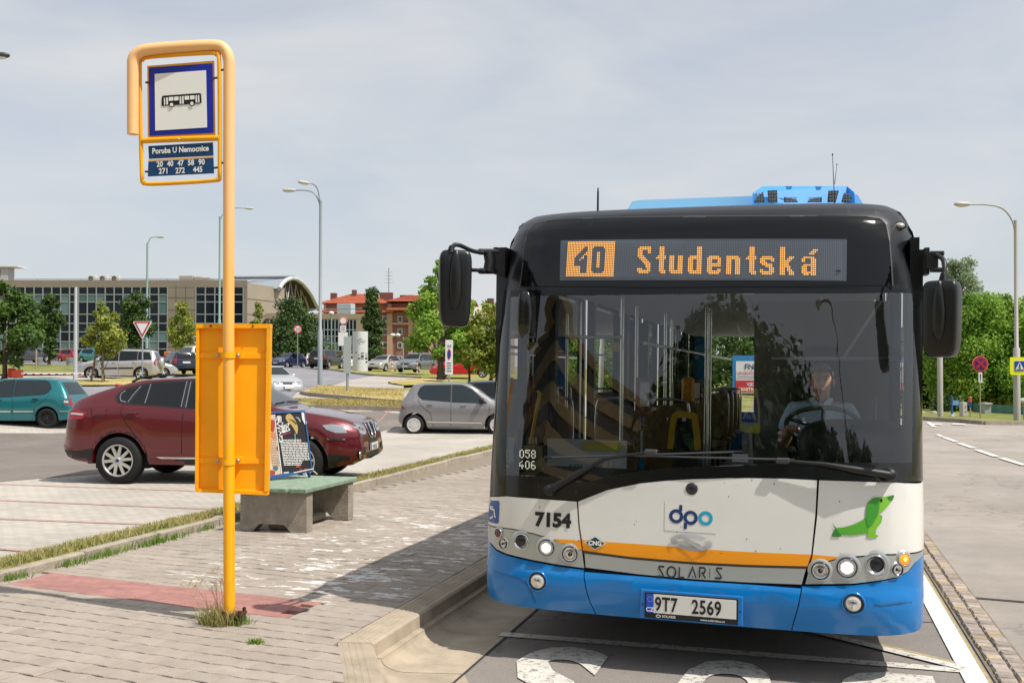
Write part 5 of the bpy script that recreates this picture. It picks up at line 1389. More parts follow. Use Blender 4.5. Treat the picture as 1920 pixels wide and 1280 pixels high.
# LED matrix
A0, A1, B1, B0 = bpx(1052, 451), bpx(1588, 449), bpx(1587, 527), bpx(1050, 526)
disp = front('led_display', [A0, A1, B1, B0], mat('display_haze', '#4a515c', .3, noise_=(1.4, .12)), .007, .004, hd, px=False)  # grey tone carries the painted haze of the glass over the diodes
GX0, GX1 = bpx(1067, 455), bpx(1577, 456); GZ0 = bpx(1065, 517); ncol, nrow = 160, 20
def led(c, r, off=.009):
 u = c / (ncol - 1); v = r / (nrow - 1)
 return (GX0[0] + (GX1[0] - GX0[0]) * u, GX0[1] + (GX1[1] - GX0[1]) * u + (GZ0[1] - GX0[1]) * v)
GL_ = {
'S': [".#######", "########", "###...##", "###...##", "###.....", "####....", ".####...", "..####..", "...####.", "....####", ".....###", ".....###", "###...##", "########", ".######."],
't': ["..###.", "..###.", "..###.", "..###.", "..###.", ".#####", "######", "..###.", "..###.", "..###.", "..###.", "..###.", "..###.", "..####", "...###"],
'u': ["", "", "", "", "", "###..###", "###..###", "###..###", "###..###", "###..###", "###..###", "###..###", "###..###", "########", ".#######"],
'd': [".....###", ".....###", ".....###", ".....###", ".....###", ".#######", "########", "###..###", "###..###", "###..###", "###..###", "###..###", "###..###", "########", ".#######"],
'e': ["", "", "", "", "", ".######.", "########", "###...##", "###...##", "########", "########", "###.....", "###...##", "########", ".######."],
'n': ["", "", "", "", "", "#######.", "########", "###..###", "###..###", "###..###", "###..###", "###..###", "###..###", "###..###", "###..###"],
's': ["", "", "", "", "", ".######.", "########", "###...##", "####....", ".######.", "...####.", ".....###", "##...###", "########", ".######."],
'k': ["###.....", "###.....", "###.....", "###.....", "###.....", "###..###", "###.###.", "######..", "#####...", "#####...", "######..", "###.##..", "###.###.", "###..###", "###..###"],
'a': ["", "", "", "", "", ".######.", "##...###", "##...###", ".....###", ".#######", "###..###", "###..###", "###..###", "########", ".###.###"],
}
lit = set()
four = ["........##", ".......###", "......####", ".....#####", "....##.###", "...##..###", "..##...###", ".##....###", ".#########", ".#########", ".#########", "......####", "......####", "......####"]
four = ["......##", ".....###", "....####", "...####.", "..####..", ".####.##", "####..##", "###.####", "########", "########", "########", "....####", "....####", "....####", "....####"]
zero = [".######.", "########", "########", "###..###", "###..###", "###..###", "###..###", "###..###", "###..###", "###..###", "###..###", "###..###", "########", "########", ".######."]
for c in range(0, 30):
 for r in range(20): lit.add((c, r))
for c0, gl in ((5, four), (16, zero)):
 for r, row_ in enumerate(gl):
  for c, ch in enumerate(row_):
   if ch == '#': lit.discard((c0 + c, r + 3))
for ch, c0 in zip('Studentska', (44, 55, 63, 74, 85, 96, 107.5, 115, 126, 138)):
 c0 = int(c0)
 for r, row_ in enumerate(GL_[ch]):
  for c, q in enumerate(row_):
   if q == '#': lit.add((c0 + c, r + 3))
for c, r in ((142, 6), (143, 5), (144, 5), (143, 6), (144, 6), (145, 5), (145, 4), (144, 4), (146, 4)): lit.add((c, r - 0))
dx_ = (GX1[0] - GX0[0]) / (ncol - 1)
mb, mu = MB(), MB()
for c in range(ncol):
 for r in range(nrow):
  x, z = led(c, r); on = (c, r) in lit; k_ = dx_ * (.34 if on else .2)
  (mb if on else mu).add([fx(x + a * k_, z + b_ * k_, .0125) for a, b_ in ((-.6, -1), (.6, -1), (1, -.6), (1, .6), (.6, 1), (-.6, 1), (-1, .6), (-1, -.6))], [tuple(range(8))])
stuff(mb.build('lit_diode', mat('led_amber', (1.0, .44, .08), .4, emit=.85), disp)); stuff(mu.build('unlit_diode', mat('led_off', (.22, .25, .28), .4), disp))
cx, cz = bpx(1572, 508); MB().add([fx(a, b_, .014) for a, b_ in circle(cx, cz, .014, 14, .007)], [tuple(range(14))]).build('display_badge', PRINT, disp)
# --- wipers
def wiper(piv, elbow, tip, ba, bb, nm):
 wv = thing('wiper', None, None); wv.parent = bus
 P = [bpx(*piv), bpx(*elbow), bpx(*tip)]
 f = lambda p, o: Vector(fx(p[0], p[1], o))
 MB().lathe([(.0, -.075), (.028, -.07), (.034, -.05), (.034, .0)], f(P[0], 0), 'y', 18).build('pivot_cap', BLKM_, wv)
 q = [f(P[0], .055), f(((P[0][0] + P[1][0]) / 2, (P[0][1] + P[1][1]) / 2), .06), f(P[1], .05), f(P[2], .035)]
 MB().tube(q, [.022, .02, .012, .007], 8).build('arm', BLKM_, wv)
 a, b_ = bpx(*ba), bpx(*bb); L = [f((a[0] + (b_[0] - a[0]) * t, a[1] + (b_[1] - a[1]) * t), .016) for t in np.linspace(0, 1, 12)]
 MB().tube(L, .007, 6).build('blade', RUB, wv)
 L = [f((a[0] + (b_[0] - a[0]) * t, a[1] + (b_[1] - a[1]) * t), .03 - .012 * abs(2 * t - 1)) for t in np.linspace(.04, .96, 12)]
 MB().tube(L, .006, 6).build('blade_spine', mat('wiper_grey', '#55575a', .35, metal=.6), wv)
 c = f(P[2], .034); MB().box(c, (.075, .03, .03), ch=.006).build('clamp', mat('wiper_grey', '#55575a'), wv)
wiper((1033, 917), (1135, 858), (1222, 846), (1022, 857), (1392, 846), 'l')
wiper((1668, 888), (1545, 868), (1468, 862), (1160, 852), (1490, 861), 'r')
# --- mirrors
def superell(c, r, n=3.2, seg=20, rings=14, taper=None):
 V = []; F = []
 for i in range(rings + 1):
  ph = -pi / 2 + pi * i / rings
  for k in range(seg):
   th = 2 * pi * k / seg
   sg = lambda v, p: math.copysign(abs(v) ** p, v)
   e = 2 / n
   x = sg(cos(ph), e) * sg(cos(th), e); y = sg(cos(ph), e) * sg(sin(th), e); z = sg(sin(ph), e)
   kx = 1 + (taper(z) if taper else 0)
   V.append((c[0] + x * r[0] * kx, c[1] + y * r[1], c[2] + z * r[2]))
 for i in range(rings):
  for k in range(seg): F.append((i * seg + k, i * seg + (k + 1) % seg, (i + 1) * seg + (k + 1) % seg, (i + 1) * seg + k))
 return MB().add(V, F, True)
MIR = mat('mirror_plastic', '#0c0d0f', .33, noise_=(5, .1))
def world_to_bus(p): return BI @ Vector(p)
def mirror(c_px, dep, size, arm, side):
 mr_ = thing('wing_mirror', None, None); mr_.parent = bus
 c = world_to_bus(D(*c_px, dep))
 h = superell((0, 0, 0), size, 6.5, 32, 20, lambda z: .03 * z - .10 * max(0, -z) ** 3); h.xf(Matrix.Translation(c) @ Matrix.Rotation(side * .42, 4, 'Z'))
 h.build('housing', MIR, mr_)
 b_ = superell((0, -size[1] * .8, size[2] * .22), (size[0] * .42, size[1] * .6, size[2] * .78), 2.6, 24, 16, lambda z: -.30 * max(0, z)); b_.xf(Matrix.Translation(c) @ Matrix.Rotation(side * .42, 4, 'Z'))
 b_.build('stem_cover', MIR, mr_)
 g_ = superell((0, size[1] * .8, -.01), (size[0] * .86, size[1] * .35, size[2] * .88), 4); g_.xf(Matrix.Translation(c) @ Matrix.Rotation(side * .42, 4, 'Z')); g_.build('mirror_glass', CHROME, mr_)
 pts = [world_to_bus(D(*q[:2], q[2])) for q in arm]
 MB().tube(catmull(pts, 5), .0135, 10).build('arm', BLKM_, mr_)
 return mr_, c
ml, c = mirror((853, 541), 6.0, (.098, .062, .232), [(846, 470, 5.97), (851, 460, 5.98), (862, 460, 6.0), (885, 470, 6.08), (905, 474, 6.15)], 1)
def wb(px_, py_, dep): return world_to_bus(D(px_, py_, dep))
brk = MB()
for a, b_ in (((899, 472, 6.15), (932, 472, 6.3)), ((900, 508, 6.15), (930, 508, 6.3))): brk.tube([wb(*a), wb(*b_)], .019, 8)
brk.tube([wb(914, 472, 6.2), wb(917, 490, 6.2), wb(914, 508, 6.2)], .03, 8)
brk.box(wb(926, 491, 6.28), (.05, .07, .10)); brk.box(wb(936, 491, 6.36), (.03, .16, .17)); brk.tube([wb(883, 506, 6.05), wb(902, 507, 6.15)], .012, 8)
brk.build('bracket', BLKM_, ml)
for k in range(4):
 q = wb(847 - k * .6, 458 + k * 3.6 + 4, 5.96); MB().lathe([(.014 + k * .003, .006), (.018 + k * .003, 0), (.014 + k * .003, -.006)], q, 'z', 12).build('gaiter_ring', BLKM_, ml)
mr2, c = mirror((1766, 598), 5.35, (.092, .062, .208), [(1769, 520, 5.36), (1771, 500, 5.38), (1768, 486, 5.42), (1756, 478, 5.5)], -1)
brk = MB()
brk.box(wb(1736, 491, 5.62), (.026, .12, .15)); brk.box(wb(1747, 490, 5.56), (.06, .07, .085))
for y_ in (475, 506): brk.tube([wb(1744, y_, 5.54), wb(1770, y_, 5.5)], .014, 8)
brk.build('bracket', BLKM_, mr2)
for k in range(4):
 q = wb(1769, 514 + k * 4, 5.36); MB().lathe([(.014 + k * .003, .006), (.018 + k * .003, 0), (.014 + k * .003, -.006)], q, 'z', 12).build('gaiter_ring', BLKM_, mr2)
# --- body behind the front
Y0, Y1, ZW0, ZW1, ZR = .40, 11.9, 1.02, 2.49, 2.80
SIDE = mat('bus_side_white', (.74, .73, .69), .3, coat=.4)
DARK = mat('bus_inner_dark', '#2a2b2d', .7)
CEIL = mat('bus_ceiling', (.42, .43, .44), .6)
for sx in (-1, 1):
 X = sx * HWID; xi = sx * (HWID - .05)
 doors = [(.55, 1.75), (5.2, 6.5), (9.4, 10.6)] if sx < 0 else []
 side = thing('body_side', None, None); side.parent = bus
 def seg_list(a, b_, cuts):
  out = []; y = a
  for c0, c1 in cuts: out.append((y, c0)); y = c1
  out.append((y, b_)); return out
 mbB, mbW, mbT = MB(), MB(), MB()
 for a, b_ in seg_list(Y0, Y1, doors):
  for u, v in seg_list(a, b_, [w for w in ((2.35, 3.35), (8.15, 9.15)) if a < w[0] and b_ > w[1]]):
   mbB.box(((X + xi) / 2, (u + v) / 2, .535), (.05, v - u, .43))
  mbW.box(((X + xi) / 2, (a + b_) / 2, .885), (.05, b_ - a, .27))
  for w in ((2.35, 3.35), (8.15, 9.15)):
   if a < w[0] and b_ > w[1]: mbW.box((xi - sx * .12, (w[0] + w[1]) / 2, .56), (.28, 1.0, .5))
 mbB.build('skirt', BLUE, side); mbW.build('side_panel', SIDE, side)
 mbT.box(((X + xi) / 2 - sx * .035, (Y0 + Y1) / 2, 2.52), (.05, Y1 - Y0, .08)); mbT.build('cove_panel', BLK, side)
 ys_ = [Y0 + .06, 1.8, 3.3, 5.1, 6.6, 8.0, 9.3, 10.7, Y1 - .05]
 for y in ys_: MB().box((xi, y, (ZW0 + ZW1) / 2), (.07, .09, ZW1 - ZW0)).build('window_pillar', BLK, side)
 for u, v in zip(ys_[:-1], ys_[1:]):
  isd = any(abs((c0 + c1) / 2 - (u + v) / 2) < .4 for c0, c1 in doors)
  zlo = .38 if isd else ZW0
  MB().add([(X - sx * .004, u + .04, zlo), (X - sx * .004, v - .04, zlo), (X - sx * .004, v - .04, ZW1), (X - sx * .004, u + .04, ZW1)], [(0, 1, 2, 3) if sx > 0 else (3, 2, 1, 0)]).build('door_glass' if isd else 'side_window', SIDEG, side, fix=False)
  if isd:
   mb = MB(); c_ = (u + v) / 2
   for y in (u + .05, c_, v - .05): mb.box((X - sx * .02, y, 1.37), (.04, .06, 2.0))
   mb.box((X - sx * .02, c_, .39), (.04, v - u, .08)); mb.build('door', BLK, side)
# roof, floor, rear
rp = [(-bw(2.5), 2.50), (-bw(2.62) + .005, 2.62), (-1.19, 2.745), (-1.03, 2.79), (-.6, 2.81), (.6, 2.81), (1.03, 2.79), (1.19, 2.745), (bw(2.62) - .005, 2.62), (bw(2.5), 2.50)]
MB().add([(x, .62, z) for x, z in rp] + [(x, Y1, z) for x, z in rp], [(k, k + 1, 11 + k, 10 + k) for k in range(9)], True).build('roof', BWHITE, bus)
MB().box((0, 6.2, 2.40), (2.42, 11.2, .03)).build('ceiling', CEIL, bus)
MB().box((0, 6.1, .345), (2.46, 11.5, .05)).build('floor', mat('bus_floor', '#4b4d50', .7, noise_=(30, .1)), bus)
mb = MB(); mb.box((0, Y1, .72), (2.55, .08, .72)); mb.box((0, Y1, 2.6), (2.5, .08, .42)); mb.box((-1.1, Y1, 1.75), (.35, .08, 1.34)); mb.box((1.1, Y1, 1.75), (.35, .08, 1.34)); mb.build('rear_wall', BLUE, bus)
MB().add([(-.93, Y1, 1.08), (.93, Y1, 1.08), (.93, Y1, 2.4), (-.93, Y1, 2.4)], [(0, 1, 2, 3)]).build('rear_window', glass_mat('rear_glass', (.92, .93, .93), .6), bus, fix=False)
MB().box((0, 6.2, .27), (1.6, 10.8, .12)).build('chassis', RUB, bus)
def bus_wheel(sx, y):
 w = MB().lathe([(.28, -.13), (.44, -.13), (.475, -.10), (.48, 0), (.475, .10), (.44, .13), (.28, .13)], (sx * 1.08, y, .48), 'x', 32).build('wheel', RUB, bus)
 MB().lathe([(.28, sx * .12), (.25, sx * .08), (.12, sx * .05), (.1, sx * .14), (0, sx * .15)], (sx * 1.08, y, .48), 'x', 28).build('rim', mat('wheel_grey', (.5, .5, .5), .4, metal=.6), w)
for sx in (-1, 1):
 for y in (2.85, 8.65): bus_wheel(sx, y)
# roof equipment
RB = mat('roof_blue_sunlit', '#8cc8f5', .3, coat=.3)  # paled blue: sun and sky sheen on the roof cover put into the colour
tank = MB()
def wxf(px_, py_, dep): return world_to_bus(D(px_, py_, dep))
a, b_ = wxf(1160, 384, 8.0), wxf(1186, 377, 8.0)
tp = [(a.x, 2.80), (a.x + .02, 2.98), (b_.x, b_.z - .01), (b_.x + .06, b_.z), (.94, b_.z), (1.02, b_.z - .02), (1.1, 2.98), (1.1, 2.80)]
tank.prism(tp, a.y, a.y + 3.2, 'xz'); tank.build('gas_tank_cover', RB, bus)
ac = thing('air_conditioner', None, None); ac.parent = bus
DA = 7.35
q = lambda px_, py_, dd=0: wxf(px_, py_, DA + dd)
base_z = 2.82
f1 = [q(1408, 383), q(1411, 362), q(1430, 349, .12), q(1588, 349, .12), q(1602, 361), q(1606, 383)]
V = [(p.x, p.y, p.z) for p in f1] + [(p.x, p.y + .9, p.z) for p in f1]
V[0] = (V[0][0], V[0][1], base_z); V[5] = (V[5][0], V[5][1], base_z); V[6] = (V[6][0], V[6][1], base_z); V[11] = (V[11][0], V[11][1], base_z)
MB().add(V, [(0, 1, 2, 3, 4, 5)] + [(k, 6 + k, 6 + (k + 1) % 6, (k + 1) % 6) for k in range(6)] + [(11, 10, 9, 8, 7, 6)]).build('shell', mat('unit_blue', '#3f97e4', .35, coat=.2), ac)
GR = mat('grille_dark', '#20272e', .6)
for pts in ([(1413, 380), (1424, 366), (1431, 360), (1434, 380)], [(1439, 358), (1457, 357), (1458, 380), (1441, 380)], [(1470, 370), (1492, 374), (1497, 380), (1470, 380)], [(1513, 380), (1518, 374), (1541, 370), (1541, 380)], [(1553, 358), (1573, 358), (1567, 380), (1551, 380)], [(1582, 362), (1597, 370), (1594, 380), (1577, 380)]):
 P = [q(*p) - Vector((0, .012 - .10 * max(0, (380 - p[1]) / 34) * 0, 0)) for p in pts]; P = [Vector((p.x, min(p.y, q(p0[0], p0[1]).y) - .0, p.z)) for p, p0 in zip(P, pts)]
 gr = MB().add(P, [tuple(range(len(P)))]).build('grille', GR, ac)
 x0_, x1_ = min(p.x for p in P), max(p.x for p in P); z0_, z1_ = min(p.z for p in P), max(p.z for p in P); yy = P[0].y - .004
 mb = MB()
 for k in range(1, 4): mb.box((x0_ + (x1_ - x0_) * k / 4, yy, (z0_ + z1_) / 2), (.004, .004, (z1_ - z0_) * .9)); mb.box(((x0_ + x1_) / 2, yy - .003, z0_ + (z1_ - z0_) * k / 4), ((x1_ - x0_) * .8, .004, .004))
 mb.build('grille_bars', mat('grille_grey', '#6d7882', .5), gr)
for pts in ([(1472, 349.5), (1486, 349.5), (1483, 356), (1475, 356)], [(1528, 350), (1541, 350), (1538, 357), (1530, 357)]):
 MB().add([q(*p) - Vector((0, .01, 0)) for p in pts], [(0, 1, 2, 3)]).build('vent_notch', mat('notch_blue', '#2a77bb', .4), ac)
an = thing('antenna', None, None); an.parent = bus
p = wxf(1121, 384, 6.9); MB().lathe([(.03, 0), (.03, .012), (.012, .03), (.009, .05)], (p.x, p.y, 2.812), 'z', 14).build('base', BLKM_, an); MB().tube([(p.x, p.y, 2.84), (p.x, p.y, p.z + .085), (p.x, p.y, p.z + .12)], [.008, .007, .004], 8).build('rod', BLKM_, an)
an = thing('antenna', None, None); an.parent = bus
p0, p1 = wxf(1565, 384, 7.2), wxf(1561, 292, 7.2); MB().tube([p0, p1], [.004, .002], 6).build('rod', BLKM_, an); MB().lathe([(0, 0), (.007, .003), (0, .02)], p1, 'z', 8).build('tip', BLKM_, an)
p0, p1 = wxf(1565, 345, 7.2), wxf(1569, 310, 7.2); MB().tube([p0, p1], [.0025, .0015], 6).build('rod', BLKM_, an); MB().lathe([(0, 0), (.005, .003), (0, .015)], p1, 'z', 8).build('tip', BLKM_, an)
# --- cab and saloon seen through the windscreen
DASH = mat('dashboard', '#1b1c1f', .55, noise_=(20, .1))
cab = thing('cab', None, None); cab.parent = bus
V = []; F = []; xs_d = np.linspace(-1.215, 1.215, 31)
for x in xs_d:
 y = bplan(x / HWID, 1.1) + .12
 V += [(x, y, .37), (x, y, 1.00), (x, max(y, .30), 1.10), (x, max(y, .62), 1.125), (x, max(y + .02, .70), 1.02), (x, max(y + .02, .70), .37)]
for i in range(30):
 for k in range(5): F.append((6 * i + k, 6 * i + k + 1, 6 * i + 7 + k, 6 * i + 6 + k))
MB().add(V, F).build('dashboard', DASH, cab)
hump = superell((0, 0, 0), (.34, .24, .17), 3.2); hump.xf(Matrix.Translation(wb(1605, 838, 6.05))); hump.build('instrument_cowl', DASH, cab)
hump = superell((0, 0, 0), (.13, .17, .12), 3.4); hump.xf(Matrix.Translation(wb(1655, 835, 5.95))); hump.build('switch_pod', DASH, cab)
sw = wb(1543, 797, 6.55)
ringp = [Vector(p) for p in circle(0, 0, .235, 36)] if False else None
RM = Matrix.Translation(sw) @ Matrix.Rotation(radians(-32), 4, 'X')
swo = MB().tube([RM @ Vector((.235 * cos(a), .235 * sin(a), 0)) for a in np.linspace(0, 2 * pi, 36, endpoint=False)], .016, 8, close=True).build('steering_wheel', mat('wheel_rim_grey', '#3a3c3f', .45), cab)
mb = MB()
for a in (radians(-20), radians(200), radians(270)): mb.tube([RM @ Vector((0, 0, -.03)), RM @ Vector((.225 * cos(a), .225 * sin(a), 0))], .014, 6)
mb.lathe([(.0, .02), (.06, .01), (.07, -.03)], (0, 0, 0), 'z', 16);
mb2 = MB(); mb2.tube([RM @ Vector((0, 0, 0)), RM @ Vector((0, -.05, -.45))], .03, 8); mb2.build('steering_column', DASH, cab);
mb_s = MB()
for a in (radians(-20), radians(200), radians(270)): mb_s.tube([RM @ Vector((0, 0, -.03)), RM @ Vector((.225 * cos(a), .225 * sin(a), 0))], .014, 6)
mb_s.build('spokes', mat('wheel_rim_grey', '#3a3c3f'), swo)
ds = wb(1540, 720, 7.35)
seat = MB(); seat.join(superell((ds.x, ds.y, ds.z - .28), (.27, .09, .36), 3)); seat.join(superell((ds.x, ds.y, ds.z + .13), (.16, .07, .15), 3)); seat.join(superell((ds.x, ds.y - .3, ds.z - .68), (.26, .28, .09), 3)); seat.box((ds.x, ds.y - .25, .62), (.4, .4, .45))
seat.build('driver_seat', mat('seat_black', '#202124', .8), cab)
MB().box((ds.x + .0, 1.98, 1.35), (.98, .04, 1.9)).build('cab_partition', mat('partition_grey', '#6a6b6d', .6), cab)
MB().box((ds.x - .5, 1.45, 1.05), (.03, 1.0, .6)).build('cab_door', mat('partition_grey', '#3c3d40'), cab)
# sun blind of the driver: pale roll across the top
front('sun_blind', [(1335, 552), (1712, 551), (1712, 672), (1445, 672), (1335, 672)], mat('blind_mesh', '#34383d', .8), -.10, .006, cab) if False else None
pp = lambda a, b_, dep: wb(a, b_, dep)
ys = .22
q_ = [pp(1446, 672, 6.25), pp(1690, 672, 5.95)]
MB().tube(q_, .012, 8).build('blind_rod', mat('blind_rod_grey', '#7b7f84', .4), cab)
# info board with route digits behind the left corner of the glass
c0 = pp(990, 862, 6.33)
ib = thing('route_box', None, None); ib.parent = cab; ib.location = c0
MB().box((0, .035, 0), (.20, .06, .20), ch=.006).build('case', BLK, ib)
D5 = {'0': ["#.#"], }
dg = {'0': [".##.", "#..#", "#..#", "#..#", "#..#", "#..#", ".##."], '5': ["####", "#...", "###.", "...#", "...#", "#..#", ".##."], '8': [".##.", "#..#", "#..#", ".##.", "#..#", "#..#", ".##."], '4': ["..#.", ".#..", "#...", "#.#.", "####", "..#.", "..#."], '6': [".##.", "#...", "#...", "###.", "#..#", "#..#", ".##."]}
mbl, mbu = MB(), MB(); pit = .0078; onset = set()
for rr, s in enumerate(('058', '406')):
 for k, ch in enumerate(s):
  for r, row_ in enumerate(dg[ch]):
   for c_, v in enumerate(row_):
    if v == '#': onset.add((1 + k * 5 + c_, r + rr * 9))
for c_ in range(16):
 for r in range(17):
  x, z = -.062 + c_ * pit, .062 - r * pit; k_ = pit * .36
  (mbl if (c_, r) in onset else mbu).add([(x - k_, .0, z - k_), (x + k_, .0, z - k_), (x + k_, .0, z + k_), (x - k_, .0, z + k_)], [(0, 1, 2, 3)])
stuff(mbl.build('lit_dot', mat('dot_lit', (.95, .95, .75), .4, emit=1.0), ib)); stuff(mbu.build('unlit_dot', mat('dot_off', (.12, .125, .08), .5), ib))
# doorway rails and poles
YEL = mat('yellow_rail', '#e0b020', .4)
yr = MB(); yr.tube([pp(994, 835, 6.9), pp(1006, 770, 6.9), pp(1012, 738, 6.9), pp(1008, 732, 6.9)], .012, 8); yr.build('handrail', YEL, bus)
MB().tube([pp(946, 742, 7.3), pp(958, 748, 7.3), pp(961, 775, 7.3)], .014, 8).build('handrail', YEL, bus)
MB().tube([pp(966, 835, 6.6), pp(969, 808, 6.6)], .012, 8).build('handrail', YEL, bus)
for px_, dep in ((1165, 8.2), (1192, 9.4), (1323, 9.2), (1330, 9.6), (1246, 10.5), (1258, 11.5), (1086, 9.0)):
 p = pp(px_, 800, dep); MB().tube([(p.x, p.y, .37), (p.x, p.y, 2.38)], .017, 8).build('grab_pole', STEEL, bus)
p = pp(1060, 632, 8.2); p2 = pp(1165, 632, 8.2); MB().tube([p, p2], .014, 8).build('grab_rail', STEEL, bus)
for sx in (-.55, .6): MB().tube([(sx, 1.9, 1.98), (sx, 11.3, 1.98)], .015, 8).build('grab_rail', STEEL, bus)
# front passenger partition with maker's sticker
pa = pp(1100, 850, 7.6)
MB().box((pa.x, pa.y, .82), (.62, .03, .82)).build('front_partition', mat('partition_pale', (.45, .5, .5), .4), bus)
mb = MB(); text_on(mb, 'SOLARIS', lambda x, z: (pa.x + x, pa.y - .02, 1.0 + z), .055, 0, 0, .0, 'CENTER', sx=1.3); mb.build('partition_lettering', PRINT, bus)
MB().box((pa.x + .12, pa.y - .02, 1.185), (.3, .006, .07)).build('notice', mat('notice_yellow', '#b8b23e', .5), bus)
# passenger seats
SEATB = mat('seat_brown', '#6b5238', .8, noise_=(40, .2))
def seat_mb(x, y):
 m = MB(); m.join(superell((x, y, 1.12), (.21, .035, .34), 3.2)); m.join(superell((x, y - .22, .80), (.21, .21, .05), 3.2)); m.box((x, y - .2, .6), (.1, .3, .38)); return m
def seat_rail(x, y):
 return MB().tube(catmull([(x - .2, y + .03, .95), (x - .2, y + .03, 1.42), (x - .13, y + .03, 1.5), (x + .13, y + .03, 1.5), (x + .2, y + .03, 1.42), (x + .2, y + .03, .95)], 4), .013, 6)
for y in (3.2, 4.3, 7.2, 8.0, 8.9, 9.8, 10.8):
 for x in (-1.0, -.55, .55, 1.0):
  if x < 0 and y in (4.3, ): continue
  if y in (7.2,) and x < 0: continue
  o = seat_mb(x, y).build('passenger_seat', SEATB, bus); seat_rail(x, y).build('seat_rail', STEEL, o)
# yellow ticket machine and the low yellow-framed seat back
p = pp(1283, 806, 8.3); tm = thing('priority_seat', None, None); tm.parent = bus
tm.location = p
mb = MB(); V, F = stroke_quads(catmull([(-.115, -.16), (-.09, .08), (-.055, .125), (.055, .125), (.09, .08), (.115, -.16)], 4), .05); mb.add([(a, -.02, b_) for a, b_ in V] + [(a, .05, b_) for a, b_ in V], F + [tuple(i + len(V) for i in f) for f in F]); mb.build('frame', YEL, tm)
MB().join(superell((0, .03, -.04), (.09, .03, .15), 3.5)).build('cushion', mat('seat_navy', '#141c2c', .8), tm); MB().box((0, -.025, .09), (.03, .012, .03)).build('badge', WHITE, tm)
MB().box((0, .08, -.35), (.2, .06, .5)).build('pedestal', DARK, tm)
p = pp(1290, 731, 9.3); MB().box((p.x, p.y, p.z), (.11, .14, .24), ch=.02).build('ticket_validator', mat('validator_orange', '#d08a1a', .45), bus)
MB().box((p.x - .1, p.y + .05, p.z - .02), (.1, .14, .2), ch=.02).build('screen_case', BLK, bus)
p = pp(1306, 732, 9.6); nt = MB().box(p, (.10, .02, .20)).build('notice_red', mat('notice_red', '#7c1720', .5), bus); MB().box(p + Vector((0, -.014, .0)), (.065, .004, .15)).build('notice_paper', WHITE, bus)
p = pp(1207, 745, 9.0); MB().box(p, (.13, .02, .36)).build('notice_red', mat('notice_red2', '#8c3038', .5), bus); MB().box(p + Vector((.01, -.014, .03)), (.085, .004, .22)).build('notice_paper', WHITE, bus)
p = pp(1155, 650, 8.6); MB().box(p, (.07, .006, .08)).build('notice', mat('notice_yellow2', '#c9a93a', .5), bus)
p = pp(1388, 858, 6.3); MB().box(p, (.1, .01, .05)).build('dash_card', WHITE, cab)
for y_ in (811, 824):
 p = pp(1462, y_, 6.5); MB().box(p, (.022, .008, .018)).build('switch', WHITE, cab)
mb = MB(); p = pp(1638, 790, 6.2); mb.tube([p, p + Vector((.005, 0, .16))], [.02, .012], 8); mb.build('microphone_stalk', BLK, cab)
p = pp(984, 590, 6.25); MB().join(superell((p.x, p.y, p.z), (.05, .03, .15), 3)).build('inside_mirror', BLK, cab)
# ------------------------------------------------------------------ cars
TYRE = mat('tyre', '#111112', .8, noise_=(20, .15))
ALLOY = mat('alloy', (.58, .58, .57), .28, metal=.7)
HUBCAP = mat('hubcap', (.66, .66, .65), .35, metal=.4)
STEELW = mat('steel_wheel', '#26272a', .5, metal=.4)
CGLASS = mat('car_glass', '#0b0f11', .03, spec=.6)
CGLASS_L = mat('car_glass_pale', '#1b262a', .03, spec=.7)
TRIM = mat('car_trim', '#17181a', .5)
SEAMC = mat('door_gap', '#0b0b0c', .7)
TAILR = mat('tail_lamp', '#8e0d14', .15, coat=.6)
TAILW = mat('tail_lamp_clear', (.6, .5, .5), .15, coat=.6)
HEADL = mat('head_lamp', (.30, .33, .36), .08, metal=.3, coat=.6)
PLATEM = mat('car_plate', (.70, .70, .68), .4)
def paint(name, col, metal=.35): return mat('paint_' + name, col, .32, metal=metal, coat=.9, noise_=(1.2, .03))
def interp(tab, x):
 if x <= tab[0][0]: return tab[0][1]
 for (a, b_), (c, d) in zip(tab[:-1], tab[1:]):
  if x <= c: return b_ + (d - b_) * (x - a) / max(1e-9, c - a)
 return tab[-1][1]
def smooth_tab(tab, n=5):
 return catmull(tab, n)
